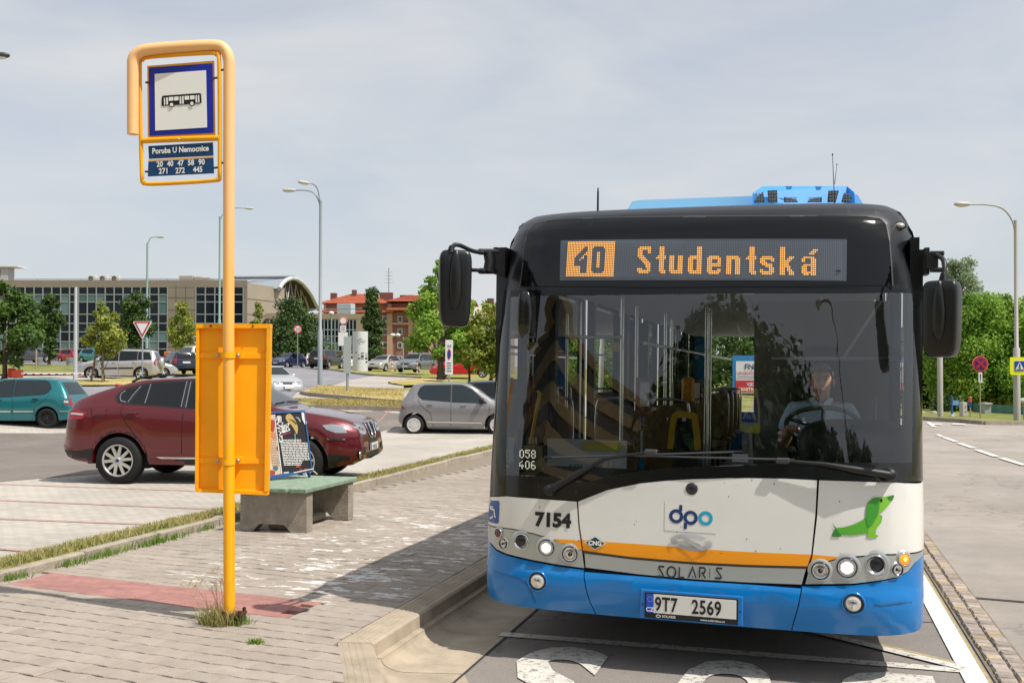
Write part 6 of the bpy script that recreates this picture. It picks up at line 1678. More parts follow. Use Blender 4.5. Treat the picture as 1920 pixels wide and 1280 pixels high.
def car_body(S):
 L, W = S['L'], S['W']; top = S['top']; belt = S['belt']; clear = S['clear']
 xr, xf, wr = S['rear_axle'], S['front_axle'], S['wheel']
 Ra = wr + S.get('arch', .055)
 st = set([0, .015, .035, .06, .1, .15, L, L - .015, L - .035, L - .06, L - .1, L - .16] + [p[0] for p in top if 0 < p[0] < L])
 for xa in (xr, xf):
  for k in range(-9, 10): st.add(xa + Ra * sin(k / 9 * pi / 2))
 st |= set(np.linspace(0, L, S.get('ns', 44)))
 st = sorted(v for v in st if 0 <= v <= L)
 q = [st[0]]
 for v in st[1:]:
  if v - q[-1] > .008: q.append(v)
 st = q
 N = 13; V = []; F = []
 rr_roof = S.get('rr', .72); endw = S.get('endw', (.80, .78))
 for x in st:
  zt = interp(top, x); zb0 = interp(S['bot'], x); arch = 0
  zb = zb0
  for xa in (xr, xf):
   dd = Ra * Ra - (x - xa) ** 2
   if dd > 0 and wr + sqrt(dd) > zb: zb = wr + sqrt(dd) - .0; arch = min(1, 6 * dd / Ra ** 2)
  zbelt = min(interp(belt, x), zt - .035); gh = zt - zbelt
  e0 = min(1, x / S.get('ends', (.35, .55))[0]); e1 = min(1, (L - x) / S.get('ends', (.35, .55))[1])
  pw = (endw[0] + (1 - endw[0]) * (1 - (1 - e0) ** 2.6)) * (endw[1] + (1 - endw[1]) * (1 - (1 - e1) ** 2.6))
  w = W / 2 * pw
  if zb > zbelt - .05: zb = zbelt - .05
  zm = zb + .5 * (zbelt - zb); k = min(1, gh / .42); rr = .90 + (rr_roof - .90) * k; sh = S.get('shoulder', .955)
  lo = .95 + .045 * arch
  pts = [(w * .72 if arch < .2 else w * .90, zb + .0), (w * lo, zb + .004 + .02 * (1 - arch)), (w * (.985 + .012 * arch), zb + .18 * (zbelt - zb)), (w, zm), (w * .992, zm + .55 * (zbelt - zm)), (w * sh, zbelt - .012),
               (w * (sh - .018), zbelt + min(.014, gh * .2)), (w * (sh - .03 + (rr - sh + .03) * .5), zbelt + gh * .46), (w * rr, zbelt + gh * .84), (w * rr * .95, zbelt + gh * .93), (w * rr * .78, zt - gh * .022 * 1), (w * rr * .4, zt - gh * .002), (0, zt)]
  V += [(x, y, z) for y, z in pts]
 m = len(st); NV = len(V)
 V += [(x, -y, z) for x, y, z in V]
 for i in range(m - 1):
  for k in range(N - 1):
   a, b_, c, d = i * N + k, i * N + k + 1, (i + 1) * N + k + 1, (i + 1) * N + k
   F.append((a, d, c, b_)); F.append((NV + a, NV + b_, NV + c, NV + d))
 for i, flip in ((0, 0), (m - 1, 1)):
  r_ = [i * N + k for k in range(N)] + [NV + i * N + k for k in reversed(range(N))]
  F.append(tuple(r_ if flip else r_[::-1]))
 mb = MB().add(V, F, True)
 return mb
def wheel_parts(parent, x, y, r, style, rim_m, side, wid=.21):
 ro = r * (.68 if style != 'steel' else .60)
 w = MB().lathe([(ro, -wid / 2), (r * .93, -wid / 2), (r * .985, -wid * .38), (r, 0), (r * .985, wid * .38), (r * .93, wid / 2), (ro * 1.04, wid / 2 + .005), (ro, wid / 2 - .01)], (0, 0, 0), 'y', 30).build('wheel', TYRE, parent)
 w.location = (x, y, r)
 s = side; f = s * (wid / 2 - .012); mb = MB()
 mb.lathe([(ro, f + s * .01), (ro * .93, f + s * .012), (ro * .90, f - s * .02), (ro * .88, f - s * .10)], (0, 0, 0), 'y', 28)
 mb.lathe([(ro * .22, f - s * .0), (ro * .2, f + s * .012), (0, f + s * .014)], (0, 0, 0), 'y', 16)
 def spoke(a0, a1, w0, w1, r0=.12, r1=.92):
  p0 = Vector((cos(a0) * ro * r0, 0, sin(a0) * ro * r0)); p1 = Vector((cos(a1) * ro * r1, 0, sin(a1) * ro * r1)); d = (p1 - p0).normalized(); n = Vector((-d.z, 0, d.x))
  q = [p0 + n * w0, p0 - n * w0, p1 - n * w1, p1 + n * w1]
  mb.add([(p.x, f + s * (.008 if i < 2 else .002), p.z) for i, p in enumerate(q)] + [(p.x, f - s * .035, p.z) for p in q], [(0, 1, 2, 3), (0, 4, 5, 1), (1, 5, 6, 2), (2, 6, 7, 3), (3, 7, 4, 0), (7, 6, 5, 4)])
 if style == 'v5':
  for k in range(5):
   a = pi / 2 + k * 2 * pi / 5 + .1
   for sg in (-1, 1): spoke(a + sg * .10, a + sg * .30, .026 * r / .37, .022 * r / .37)
 elif style == 's5':
  for k in range(5): a = pi / 2 + k * 2 * pi / 5; spoke(a, a, .05 * r / .33, .035 * r / .33)
 elif style == 'cap6':
  mb.lathe([(ro * .93, f + s * .006), (ro * .74, f + s * .012)], (0, 0, 0), 'y', 28); mb.lathe([(ro * .46, f + s * .014), (0, f + s * .02)], (0, 0, 0), 'y', 20)
  for k in range(6): a = k * 2 * pi / 6; spoke(a, a, .055 * r / .29, .06 * r / .29, .4, .8)
 elif style == 'steel':
  mb.lathe([(ro * .9, f - s * .03), (ro * .62, f + s * .0), (ro * .5, f - s * .03), (ro * .3, f - s * .02), (0, f - s * .0)], (0, 0, 0), 'y', 24)
 rim = mb.build('rim', rim_m, w)
 MB().lathe([(ro * .9, f - s * .09), (0, f - s * .09)], (0, 0, 0), 'y', 20).build('brake_disc', mat('brake_dark', '#1c1b1a', .6, metal=.3), w)
 if style == 'v5':
  MB().lathe([(ro * .12, f + s * .015), (ro * .11, f + s * .019), (0, f + s * .02)], (0, 0, 0), 'y', 16).build('hub_badge', mat('hub_badge', '#223a68', .3), w)
 return w
def car(S, label, foot, heading, pnt, group=None, name='parked_car', mirror_col=None, glass=None, rim=None, style='s5', details=1):
 """heading: world angle of the car's nose; foot: point under the middle of the wheelbase"""
 L = S['L']; mid = (S['rear_axle'] + S['front_axle']) / 2
 o = thing(name, label, 'car', foot, heading, group)
 bmb = car_body(S); bmb.xf(Matrix.Translation((-mid, 0, 0)))
 body = bmb.build('body', pnt, o, sharp=radians(38))
 bm = bmesh.new(); bm.from_mesh(body.data); tree_ = BVHTree.FromBMesh(bm); bm.free()
 def hit(o_, d_, off):
  h = tree_.ray_cast(Vector(o_), Vector(d_))
  if h[0] is None: return None
  n = h[1]
  if n.dot(Vector(d_)) > 0: n = -n
  return tuple(h[0] + n * off)
 def side_fn(sg, off): return lambda x, z: hit((x - mid, sg * 4, z), (0, -sg, 0), off)
 def front_fn(off): return lambda y, z: hit((6, y, z), (-1, 0, 0), off)
 def rear_fn(off): return lambda y, z: hit((-6, y, z), (1, 0, 0), off)
 def sp(nm, poly, m, off, par=o, step=.10, sides=(1, -1), thick=0):
  for sg in sides:
   surf_patch(poly, side_fn(sg, off), step, thick, back=(0, -sg, 0)).build(nm, m, par)
 def fp(nm, poly, m, off, par=o, step=.10, thick=0): surf_patch(poly, front_fn(off), step, thick, back=(-1, 0, 0)).build(nm, m, par)
 def rp_(nm, poly, m, off, par=o, step=.10, thick=0): surf_patch(poly, rear_fn(off), step, thick, back=(1, 0, 0)).build(nm, m, par)
 def mirror_y(P): return [(-a, b_) for a, b_ in P]
 gl = glass or CGLASS
 for w_ in S.get('frames', []): sp('window_surround', w_, TRIM, .003)
 for w_ in S['windows']: sp('side_window', w_, gl, .006)
 fp('windscreen', S['windscreen'], gl, .005); rp_('rear_window', S['rear_window'], gl, .005)
 for P in S.get('front_black', []): fp('grille', P, TRIM, .005)
 for P in S.get('front_chrome', []): fp('grille_trim', P, CHROME, .009)
 for P in S['head']:
  fp('headlight', P, HEADL, .006); fp('headlight', mirror_y(P), HEADL, .006)
 for P in S.get('head_side', []): sp('headlight', P, HEADL, .007)
 for P in S['tail']:
  rp_('tail_light', P, TAILR, .006); rp_('tail_light', mirror_y(P), TAILR, .006)
 for P in S.get('tail_side', []): sp('tail_light', P, TAILR, .007)
 for P in S.get('tail_clear', []): sp('tail_light_strip', P, TAILW, .011)
 if details:
  for ln in S.get('seams', []): sp('door_gap', stroke(ln, .012), SEAMC, .0022, body)
  for P in S.get('side_black', []): sp('side_moulding', P, TRIM, .006)
  for P in S.get('side_bright', []): sp('side_strip', P, CHROME, .012)
  for ln in S.get('bright', []): sp('window_highlight', stroke(ln, .014), mat('highlight_grey', '#8d8f92', .3, metal=.5), .010)  # light strokes painted for the highlights along the window edges
  for x, z in S.get('handles', []):
   for sg in (1, -1):
    p = hit((x - mid, sg * 4, z), (0, -sg, 0), .022)
    if p: MB().box(p, (.17, .03, .032), ch=.01).build('door_handle', pnt if not S.get('dark_handles') else TRIM, o)
  for P in S.get('rear_black', []): rp_('bumper_insert', P, TRIM, .006)
 # dark wheel housings and floor
 ib = MB(); W = S['W']
 ib.box((0, 0, S['clear'] + .16), (L * .86, W * .74, .2));
 for xa in (S['rear_axle'], S['front_axle']): ib.box((xa - mid, 0, S['wheel'] + .05), (S['wheel'] * 2 + .12, W * .86, S['wheel'] * 1.0))
 ib.build('underbody', mat('underbody', '#0c0c0c', .9), o)
 tr_ = W / 2 - .115
 for xa in (S['rear_axle'], S['front_axle']):
  for sg in (1, -1): wheel_parts(o, xa - mid, sg * tr_, S['wheel'], style, rim or ALLOY, sg, S.get('tw', .20))
 # door mirrors
 mx, mz = S['mirror']
 for sg in (1, -1):
  p = hit((mx - mid, sg * 4, mz - .03), (0, -sg, 0), .0)
  if p:
   mm = superell((p[0] + .0, p[1] + sg * .13, mz + .02), (.075, .105, .075), 3.0, 14, 10); mm.box((p[0] + .02, p[1] + sg * .03, mz - .03), (.05, .12, .03)); mm.build('wing_mirror', mirror_col or pnt, o)
 for y_, z_, at_front in S.get('plates', [(0, .42, True), (0, .75, False)]):
  fn = front_fn(.02) if at_front else rear_fn(.02)
  p = fn(y_, z_)
  if p:
   pb = MB().box(p, (.016, .52, .112)).build('number_plate', PLATEM, o)
   MB().box((p[0] + (.002 if at_front else -.002), p[1] + (-.238 if at_front else .238), p[2]), (.018, .042, .108)).build('euro_band', mat('euro_blue', '#0d4fc0'), pb)
 return o, body, dict(side=side_fn, front=front_fn, rear=rear_fn, mid=mid)
def inset(poly, k=.03):
 c = np.mean(np.array(poly), 0); out = []
 for p in poly:
  v = np.array(p) - c; l = np.linalg.norm(v); out.append(tuple(c + v * (1 + k / l)))
 return out
# ---- body kinds -----------------------------------------------------------
def hatch(L=3.95, W=1.68, H=1.48, **k):
 s = L / 3.95; h = H / 1.48
 X = lambda P: [(x * s, z * h) for x, z in P]
 wr, wf = [(.62, 1.17), (.70, 1.32), (.82, 1.38), (1.62, 1.40), (1.62, .93), (.78, 1.0), (.66, 1.08)], [(1.70, 1.40), (2.0, 1.385), (2.30, 1.27), (2.78, .89), (1.70, .925)]
 S = dict(L=L, W=W, clear=.19, rear_axle=.68 * s, front_axle=3.14 * s, wheel=.295 * h,
             top=smooth_tab(X([(0, .56), (.03, .66), (.08, .80), (.13, .93), (.25, 1.14), (.42, 1.38), (.6, 1.445), (1.1, 1.475), (1.6, 1.48), (2.05, 1.455), (2.35, 1.36), (2.75, 1.11), (3.0, .97), (3.3, .90), (3.6, .80), (3.8, .68), (3.9, .58), (3.95, .48)]), 3),
             belt=X([(0, .84), (.5, .98), (1.6, .925), (2.8, .885), (3.95, .74)]), bot=[(0, .34), (.15, .24), (.4, .2), (L - .5, .2), (L - .12, .22), (L, .32)],
             windows=[X(wr), X(wf)], frames=[inset(X(wr), .025), inset(X(wf), .025)],
             windscreen=[(-.60, 1.0 * h), (.60, 1.0 * h), (.50, 1.38 * h), (-.50, 1.38 * h)], rear_window=[(-.55, .98 * h), (.55, .98 * h), (.47, 1.34 * h), (-.47, 1.34 * h)],
             front_black=[[(-.45, .36), (.45, .36), (.5, .27), (-.5, .27)], [(-.26, .56 * h), (.26, .56 * h), (.24, .50 * h), (-.24, .50 * h)]],
             head=[[(.40, .66 * h), (.60, .72 * h), (.70, .72 * h), (.70, .60 * h), (.50, .56 * h)]], head_side=[X([(3.45, .73), (3.62, .72), (3.72, .62), (3.62, .60)])],
             tail=[[(.52, .93 * h), (.66, .93 * h), (.70, .68 * h), (.56, .66 * h)]], tail_side=[X([(.06, .94), (.22, .95), (.20, .72), (.05, .66)])],
             seams=[X([(1.66, 1.42), (1.655, .26)]), X([(2.86, .88), (2.84, .45), (2.80, .24)]), X([(.62, 1.0), (.70, .85), (1.02, .6), (1.1, .24), (1.14, .23)])],
             handles=[(1.0 * s, .85 * h), (2.05 * s, .82 * h)], mirror=(2.62 * s, .95 * h), plates=[(0, .45, True), (0, .66 * h, False)])
 S.update(k); return S
def sedan(L=4.45, W=1.74, H=1.46, **k):
 s = L / 4.45; h = H / 1.46
 X = lambda P: [(x * s, z * h) for x, z in P]
 wr, wf = [(1.02, 1.12), (1.25, 1.30), (1.4, 1.36), (2.0, 1.38), (2.0, .93), (1.02, .96)], [(2.08, 1.38), (2.3, 1.37), (2.6, 1.26), (3.05, .92), (2.08, .92)]
 S = dict(L=L, W=W, clear=.18, rear_axle=.92 * s, front_axle=3.55 * s, wheel=.31,
             top=smooth_tab(X([(0, .60), (.03, .78), (.06, .92), (.15, .98), (.55, 1.04), (.85, 1.20), (1.2, 1.39), (1.6, 1.45), (2.1, 1.46), (2.5, 1.41), (2.8, 1.25), (3.2, 1.02), (3.6, .94), (4.05, .82), (4.3, .70), (4.4, .60), (4.45, .50)]), 3),
             belt=X([(0, .88), (1.0, .95), (2.0, .925), (3.1, .90), (4.45, .74)]), bot=[(0, .36), (.15, .26), (.5, .2), (L - .6, .2), (L - .12, .22), (L, .32)],
             windows=[X(wr), X(wf)], frames=[inset(X(wr), .025), inset(X(wf), .025)],
             windscreen=[(-.66, 1.03 * h), (.66, 1.03 * h), (.52, 1.38 * h), (-.52, 1.38 * h)], rear_window=[(-.60, 1.07 * h), (.60, 1.07 * h), (.48, 1.36 * h), (-.48, 1.36 * h)],
             front_black=[[(-.5, .38), (.5, .38), (.54, .28), (-.54, .28)], [(-.34, .70 * h), (.34, .70 * h), (.30, .58 * h), (-.30, .58 * h)]],
             front_chrome=[[(-.36, .715 * h), (.36, .715 * h), (.36, .695 * h), (-.36, .695 * h)]],
             head=[[(.42, .70 * h), (.60, .74 * h), (.72, .73 * h), (.72, .60 * h), (.46, .58 * h)]], head_side=[X([(3.92, .75), (4.12, .73), (4.22, .62), (4.08, .62)])],
             tail=[[(.48, .90 * h), (.68, .92 * h), (.72, .72 * h), (.50, .70 * h)]], tail_side=[X([(.03, .92), (.26, .94), (.24, .76), (.03, .70)])],
             seams=[X([(2.04, 1.40), (2.03, .26)]), X([(3.18, .9), (3.14, .26)]), X([(.98, .98), (1.05, .8), (1.3, .6), (1.38, .26)])],
             handles=[(1.25 * s, .86 * h), (2.3 * s, .84 * h)], mirror=(2.92 * s, .98 * h), plates=[(0, .48, True), (0, .8 * h, False)])
 S.update(k); return S
def estate(L=4.25, W=1.74, H=1.62, **k):
 s = L / 4.25; h = H / 1.62
 X = lambda P: [(x * s, z * h) for x, z in P]
 w1, w2, w3 = [(.34, 1.12), (.45, 1.44), (1.0, 1.48), (1.0, 1.04), (.36, 1.06)], [(1.06, 1.49), (1.95, 1.50), (1.95, 1.0), (1.06, 1.03)], [(2.03, 1.50), (2.4, 1.47), (2.72, 1.33), (3.15, .98), (2.03, 1.0)]
 S = dict(L=L, W=W, clear=.2, rear_axle=.80 * s, front_axle=3.42 * s, wheel=.32,
             top=smooth_tab(X([(0, .60), (.03, .80), (.06, 1.0), (.14, 1.28), (.24, 1.50), (.4, 1.575), (1.0, 1.61), (1.8, 1.62), (2.4, 1.57), (2.75, 1.42), (3.2, 1.10), (3.5, .99), (3.9, .87), (4.12, .74), (4.2, .62), (4.25, .50)]), 3),
             belt=X([(0, .98), (1.0, 1.03), (2.0, 1.0), (3.2, .96), (4.25, .78)]), bot=[(0, .36), (.15, .26), (.5, .21), (L - .6, .21), (L - .12, .23), (L, .32)],
             windows=[X(w1), X(w2), X(w3)], frames=[inset(X(w), .025) for w in (w1, w2, w3)],
             windscreen=[(-.68, 1.10 * h), (.68, 1.10 * h), (.54, 1.50 * h), (-.54, 1.50 * h)], rear_window=[(-.60, 1.08 * h), (.60, 1.08 * h), (.54, 1.46 * h), (-.54, 1.46 * h)],
             front_black=[[(-.5, .38), (.5, .38), (.54, .28), (-.54, .28)], [(-.34, .74 * h), (.34, .74 * h), (.30, .62 * h), (-.30, .62 * h)]],
             head=[[(.42, .72 * h), (.62, .77 * h), (.73, .76 * h), (.73, .62 * h), (.46, .60 * h)]], head_side=[X([(3.8, .80), (4.0, .76), (4.06, .64), (3.92, .66)])],
             tail=[[(.60, 1.10 * h), (.74, 1.10 * h), (.76, .76 * h), (.62, .74 * h)]], tail_side=[X([(.03, 1.12), (.18, 1.14), (.18, .80), (.03, .74)])],
             seams=[X([(1.99, 1.52), (1.98, .28)]), X([(3.2, .96), (3.16, .28)]), X([(1.03, 1.06), (1.1, .8), (1.2, .6), (1.24, .28)])],
             handles=[(1.2 * s, .92 * h), (2.25 * s, .9 * h)], mirror=(3.0 * s, 1.05 * h), plates=[(0, .48, True), (0, .82 * h, False)])
 S.update(k); return S
# ---- the dark red coupe-backed off-roader in the car park
def bmw():
 wq = [(.93, 1.36), (.95, 1.42), (1.03, 1.475), (1.24, 1.54), (1.10, 1.29), (.98, 1.30)]
 wr = [(1.28, 1.55), (1.40, 1.58), (1.97, 1.615), (1.97, 1.225), (1.16, 1.285)]
 wf = [(2.10, 1.61), (2.45, 1.60), (2.85, 1.48), (3.35, 1.17), (2.10, 1.21)]
 big = [(.88, 1.36), (.91, 1.44), (1.0, 1.51), (1.28, 1.59), (1.55, 1.625), (2.1, 1.655), (2.5, 1.635), (2.92, 1.50), (3.45, 1.16), (2.1, 1.19), (1.15, 1.255), (.95, 1.28)]
 return dict(L=4.88, W=1.98, clear=.24, rear_axle=1.0, front_axle=3.93, wheel=.375, arch=.06, ns=60, rr=.70, tw=.27, shoulder=.95, ends=(.45, .66), endw=(.80, .76),
  top=smooth_tab([(0, .72), (.03, .86), (.06, 1.0), (.10, 1.14), (.14, 1.27), (.20, 1.33), (.45, 1.43), (.75, 1.535), (1.05, 1.62), (1.4, 1.675), (1.9, 1.70), (2.3, 1.70), (2.65, 1.65), (2.95, 1.53), (3.3, 1.33), (3.52, 1.21), (3.8, 1.17), (4.2, 1.11), (4.5, 1.055), (4.68, .995), (4.79, .92), (4.845, .79), (4.88, .62)], 3),
  belt=[(0, 1.12), (.5, 1.22), (1.1, 1.255), (2.1, 1.195), (3.4, 1.13), (4.2, 1.0), (4.88, .80)], bot=[(0, .48), (.08, .40), (.3, .34), (.6, .30), (L_ := 4.0, .26), (4.4, .26), (4.7, .30), (4.88, .40)],
  windows=[wq, wr, wf], frames=[big],
  windscreen=[(-.74, 1.23), (.74, 1.23), (.60, 1.62), (-.60, 1.62)], rear_window=[(-.60, 1.38), (.60, 1.38), (.52, 1.60), (-.52, 1.60)],
  front_black=[[(.03, .93), (.20, .95), (.245, .90), (.23, .76), (.16, .70), (.06, .70), (.02, .80)], [(-.03, .93), (-.20, .95), (-.245, .90), (-.23, .76), (-.16, .70), (-.06, .70), (-.02, .80)],
                     [(-.46, .48), (.46, .48), (.42, .32), (-.42, .32)], [(-.32, .67), (.32, .67), (.30, .62), (-.30, .62)], [(.55, .58), (.80, .60), (.80, .46), (.74, .36), (.58, .36)], [(-.55, .58), (-.80, .60), (-.80, .46), (-.74, .36), (-.58, .36)]],
  head=[[(.36, .86), (.50, .92), (.70, .96), (.80, .96), (.72, .80), (.50, .77), (.40, .79)]], head_side=[[(4.28, .94), (4.42, .955), (4.60, .93), (4.66, .82), (4.50, .82), (4.36, .87)]],
  tail=[[(.50, 1.14), (.80, 1.20), (.84, 1.02), (.56, 1.0)]], tail_side=[[(.09, 1.20), (.18, 1.22), (.40, 1.145), (.48, 1.12), (.40, 1.03), (.14, 1.0), (.08, 1.05)]],
  tail_clear=[[(.09, 1.135), (.42, 1.11), (.40, 1.085), (.09, 1.105)]],
  seams=[[(2.03, 1.63), (2.04, 1.1), (2.03, .40)], [(3.42, 1.14), (3.42, .7), (3.36, .40)], [(1.06, 1.26), (1.03, 1.15), (1.10, 1.0), (1.22, .84), (1.42, .60), (1.46, .42)], [(.53, 1.19), (.56, 1.06), (.78, 1.055), (.80, 1.18)]],
  side_black=[[(1.46, .40), (3.42, .40), (3.42, .27), (1.46, .27)], [(.02, .52), (.30, .52), (.56, .56), (.56, .33), (.30, .35), (.08, .42)], [(4.38, .50), (4.70, .46), (4.70, .31), (4.40, .28)]],
  side_bright=[[(1.62, .435), (3.35, .435), (3.35, .405), (1.70, .405)], [(4.36, .745), (4.64, .735), (4.64, .71), (4.38, .715)]],
  bright=[[(1.02, 1.475), (.96, 1.42), (.965, 1.36), (1.0, 1.31), (1.09, 1.29)], [(1.255, 1.545), (1.17, 1.41), (1.12, 1.29)], [(2.0, 1.625), (2.0, 1.22)], [(2.065, 1.62), (2.075, 1.21)], [(1.41, 1.58), (1.40, 1.275)]],
  handles=[(1.22, 1.12), (2.35, 1.08)], mirror=(3.1, 1.22), plates=[(0, .56, True), (0, .86, False)])
RED_P = paint('dark_red', '#62111b', .4)
def place_by_wheel(px, py, hd, S, z=0.0, side=-1):
 """near rear wheel's contact seen at (px, py)"""
 R = T(px, py) if z is None else G(px, py, z); h = np.array([cos(hd), sin(hd), 0]); n = np.array([-h[1], h[0], 0])
 w = (S['front_axle'] - S['rear_axle']) / 2
 return R + h * w + n * (S['W'] / 2 - .02) * (-side)
S = bmw(); hd = radians(12)
o, body, fn = car(S, 'dark red coupe-backed off-road car parked behind the yellow board and the bench', place_by_wheel(222, 907, hd, S), hd, RED_P, style='v5', mirror_col=RED_P)
md = fn['mid']
# wheel-arch lips, roof rails, fog lamps, kidney surrounds, wipers, badge
for xa in (S['rear_axle'], S['front_axle']):
 for sg in (1, -1):
  pts = []
  for k in range(0, 21):
   a = radians(-14 + 208 * k / 20); pts.append((xa + (.45) * cos(a), .375 + .45 * sin(a)))
  pts = [p for p in pts if p[1] > .30]
  surf_patch(stroke(pts, .05), fn['side'](sg, .006), .08, 0, back=(0, -sg, 0)).build('arch_trim', TRIM, o)
for sg in (1, -1):
 pts = [Vector(q) for q in ((1.05, sg * .615, 1.615), (1.25, sg * .625, 1.69), (1.7, sg * .63, 1.725), (2.3, sg * .63, 1.715), (2.62, sg * .62, 1.66))]
 MB().tube([p - Vector((md, 0, 0)) for p in catmull([tuple(p) for p in pts], 4) for p in [Vector(p)]], .018, 6).build('roof_rail', TRIM, o)
 P = fn['front'](.02)(sg * .765, .47)
 if P:
  MB().lathe([(.062, -.02), (.055, .0), (.035, -.006), (0, .006)], P, 'x', 18).build('fog_light', PIPE, o)
 kp = [(sg * .03, .93), (sg * .20, .95), (sg * .245, .90), (sg * .23, .76), (sg * .16, .70), (sg * .06, .70), (sg * .02, .80), (sg * .03, .93)]
 MB().tube([p for p in (fn['front'](.014)(a, b_) for a, b_ in kp) if p], .010, 6).build('grille_ring', CHROME, o)
 for y_ in np.linspace(.06, .20, 5):
  q = [fn['front'](.012)(sg * y_, z_) for z_ in (.72, .80, .92)]
  q = [p for p in q if p]
  if len(q) > 1: MB().tube(q, .005, 4).build('grille_bar', mat('bar_grey', '#232528', .4), o)
 q = [fn['front'](.02)(sg * a, b_) for a, b_ in ((.62, 1.255), (.35, 1.262), (.06, 1.27))]
 if all(q): MB().tube(q, .009, 5).build('wiper', TRIM, o)
 q = [fn['front'](.010)(sg * .40, .87), fn['front'](.01)(sg * .62, .88)]
 for c in ((.52, .86), (.66, .885)):
  P = fn['front'](.012)(sg * c[0], c[1])
  if P: MB().lathe([(.05, 0), (.035, .012), (0, .014)], P, 'x', 16).build('headlight_ring', PIPE, o)
P = fn['front'](.032)(.06, .555)
if P: mb = MB(); text_on(mb, '8T8 182', lambda a, b_: (P[0] + .004, P[1] - .27 + .08 + a, P[2] - .035 + b_), .095, 0, 0, .02, sx=.85); mb.build('plate_lettering', PRINT, o)
# ---- the others: kind, label, heading relative to the line of sight, paint
def fwd(p): return atan2(p[1] - 0, p[0] - 0)
PARK = 'cars parked around the car park'
S = hatch(3.62, 1.66, 1.50, rear_axle=.46, front_axle=2.83, wheel=.29)
S['plates'] = [(0, .45, True), (0, .72, False)]
S['side_bright'] = [[(.85, .36), (2.6, .33), (2.6, .35), (.85, .385)]]
hd = radians(15)
car(S, 'grey five-door hatchback with plastic wheel covers standing in the lane beside the bus', place_by_wheel(776, 815, hd, S, 0.0), hd, paint('warm_grey', '#8b898a', .5), PARK, style='cap6', rim=HUBCAP, mirror_col=TRIM, glass=CGLASS_L)
S = hatch(3.96, 1.65, 1.45, dark_handles=True)
S['side_bright'] = [[(1.05, .47), (1.62, .47), (1.62, .50), (1.05, .50)], [(1.7, .47), (2.75, .47), (2.75, .50), (1.7, .50)], [(.02, .47), (.30, .48), (.30, .51), (.02, .50)]]
S['tail_clear'] = [[(.07, .87), (.20, .88), (.19, .83), (.06, .81)], [(.06, .78), (.19, .79), (.19, .74), (.06, .73)]]
hd = radians(180 + 16)
p = place_by_wheel(87, 803, hd, S, None, 1)
car(S, 'teal five-door hatchback with black steel wheels cut off by the left frame edge', p, hd, paint('teal', '#0c6d74', .35), PARK, style='steel', rim=STEELW, glass=CGLASS_L)
# silver off-roader with the spare wheel on its tailgate
S = estate(4.30, 1.80, 1.68, wheel=.34, clear=.24, rear_axle=.86, front_axle=3.42)
S['side_black'] = [[(1.25, .60), (2.0, .59), (2.0, .68), (1.25, .69)], [(2.05, .59), (2.95, .58), (2.95, .66), (2.05, .68)]]
f = FOOT['suv_silver']; hd = YAW + radians(180 + 8)
o, b_, fn = car(S, 'silver off-road car with its spare wheel in a cover on the tailgate', f, hd, paint('silver', '#b4b3b1', .5), PARK, style='s5')
MB().lathe([(0, -.10), (.30, -.09), (.335, -.05), (.335, .08), (.30, .11), (0, .11)], (-fn['mid'] - .08, .05, .92), 'x', 26).build('spare_wheel_cover', _M['paint_silver'], o)
for sg in (1, -1): MB().tube([(-1.6, sg * .62, 1.68), (-.9, sg * .64, 1.725), (.2, sg * .64, 1.73), (.9, sg * .6, 1.66)], .02, 5).build('roof_rail', TRIM, o)
def far(key, S, label, rel, pnt, **k):
 f = FOOT[key]; hd = atan2(f[1], f[0]) + radians(rel)   # rel 0: nose away from the stop, 180: nose towards it
 return car(S, label, f, hd, pnt, PARK, **k)
far('hatch_silver', sedan(4.3, 1.76, 1.50), 'silver car with a wide grille facing the stop just past the yellow board', 180 + 24, paint('silver_pale', '#c3c4c4', .4), glass=CGLASS_L, style='s5')
far('wagon_navy', estate(4.5, 1.75, 1.50), 'dark navy estate car seen from behind with red tail lamps lit by the sun', 14, paint('navy', '#1b2236', .4))
far('estate_silver', hatch(3.9, 1.68, 1.40), 'low silver car partly hidden behind the spare wheel of the off-roader', -88, paint('silver', '#b4b3b1'))
far('van_white', estate(4.6, 1.8, 1.75), 'white van peeping out beside the yellow board', 20, paint('white', '#d8d9d6', .0))
far('sedan_blue', hatch(4.0, 1.7, 1.46), 'dark blue hatchback below the broad dark tree with its nose to the viewer', 180 - 38, paint('dark_blue', '#202a52', .35))
far('car_silver_far', hatch(4.0, 1.7, 1.46), 'pale silver hatchback tail between the blue car and the black minivan', 8, paint('silver_pale', '#c3c4c4'))
far('mpv_black', estate(4.3, 1.78, 1.66), 'black minivan with red tail lamps next to the street lamp', -24, paint('black', '#0f1013', .2))
far('car_white', hatch(3.9, 1.7, 1.50), 'white car hidden behind the white round-topped totem', 180 - 10, paint('white', '#d8d9d6'))
far('sedan_silver', sedan(4.55, 1.77, 1.47), 'silver saloon with a chrome edged grille parked right of the white totem', 180 - 30, paint('silver_warm', '#b5b2ac', .4), style='s5')
far('sedan_grey', estate(4.3, 1.77, 1.60), 'dark silver family car under the chestnut leaves behind a striped post', 180 - 26, paint('graphite', '#6f7174', .4))
far('car_red', hatch(4.0, 1.7, 1.46), 'bright red hatchback behind the saplings near the bus', -92 + 180, paint('red', '#c0121c', .1))
far('car_grey_left', sedan(4.4, 1.75, 1.46), 'dark grey car behind the big tree at the left frame edge', -60, paint('slate', '#4b4c52', .3))
far('car_red_small', hatch(3.6, 1.63, 1.47), 'small raspberry red hatchback in front of the glass facade', 180 + 40, paint('raspberry', '#b3173a', .1))
far('car_teal_small', hatch(3.7, 1.66, 1.50), 'small turquoise hatchback next to the raspberry one', 180 + 42, paint('turquoise', '#2a8d97', .15))
S = hatch(4.0, 1.7, 1.50)
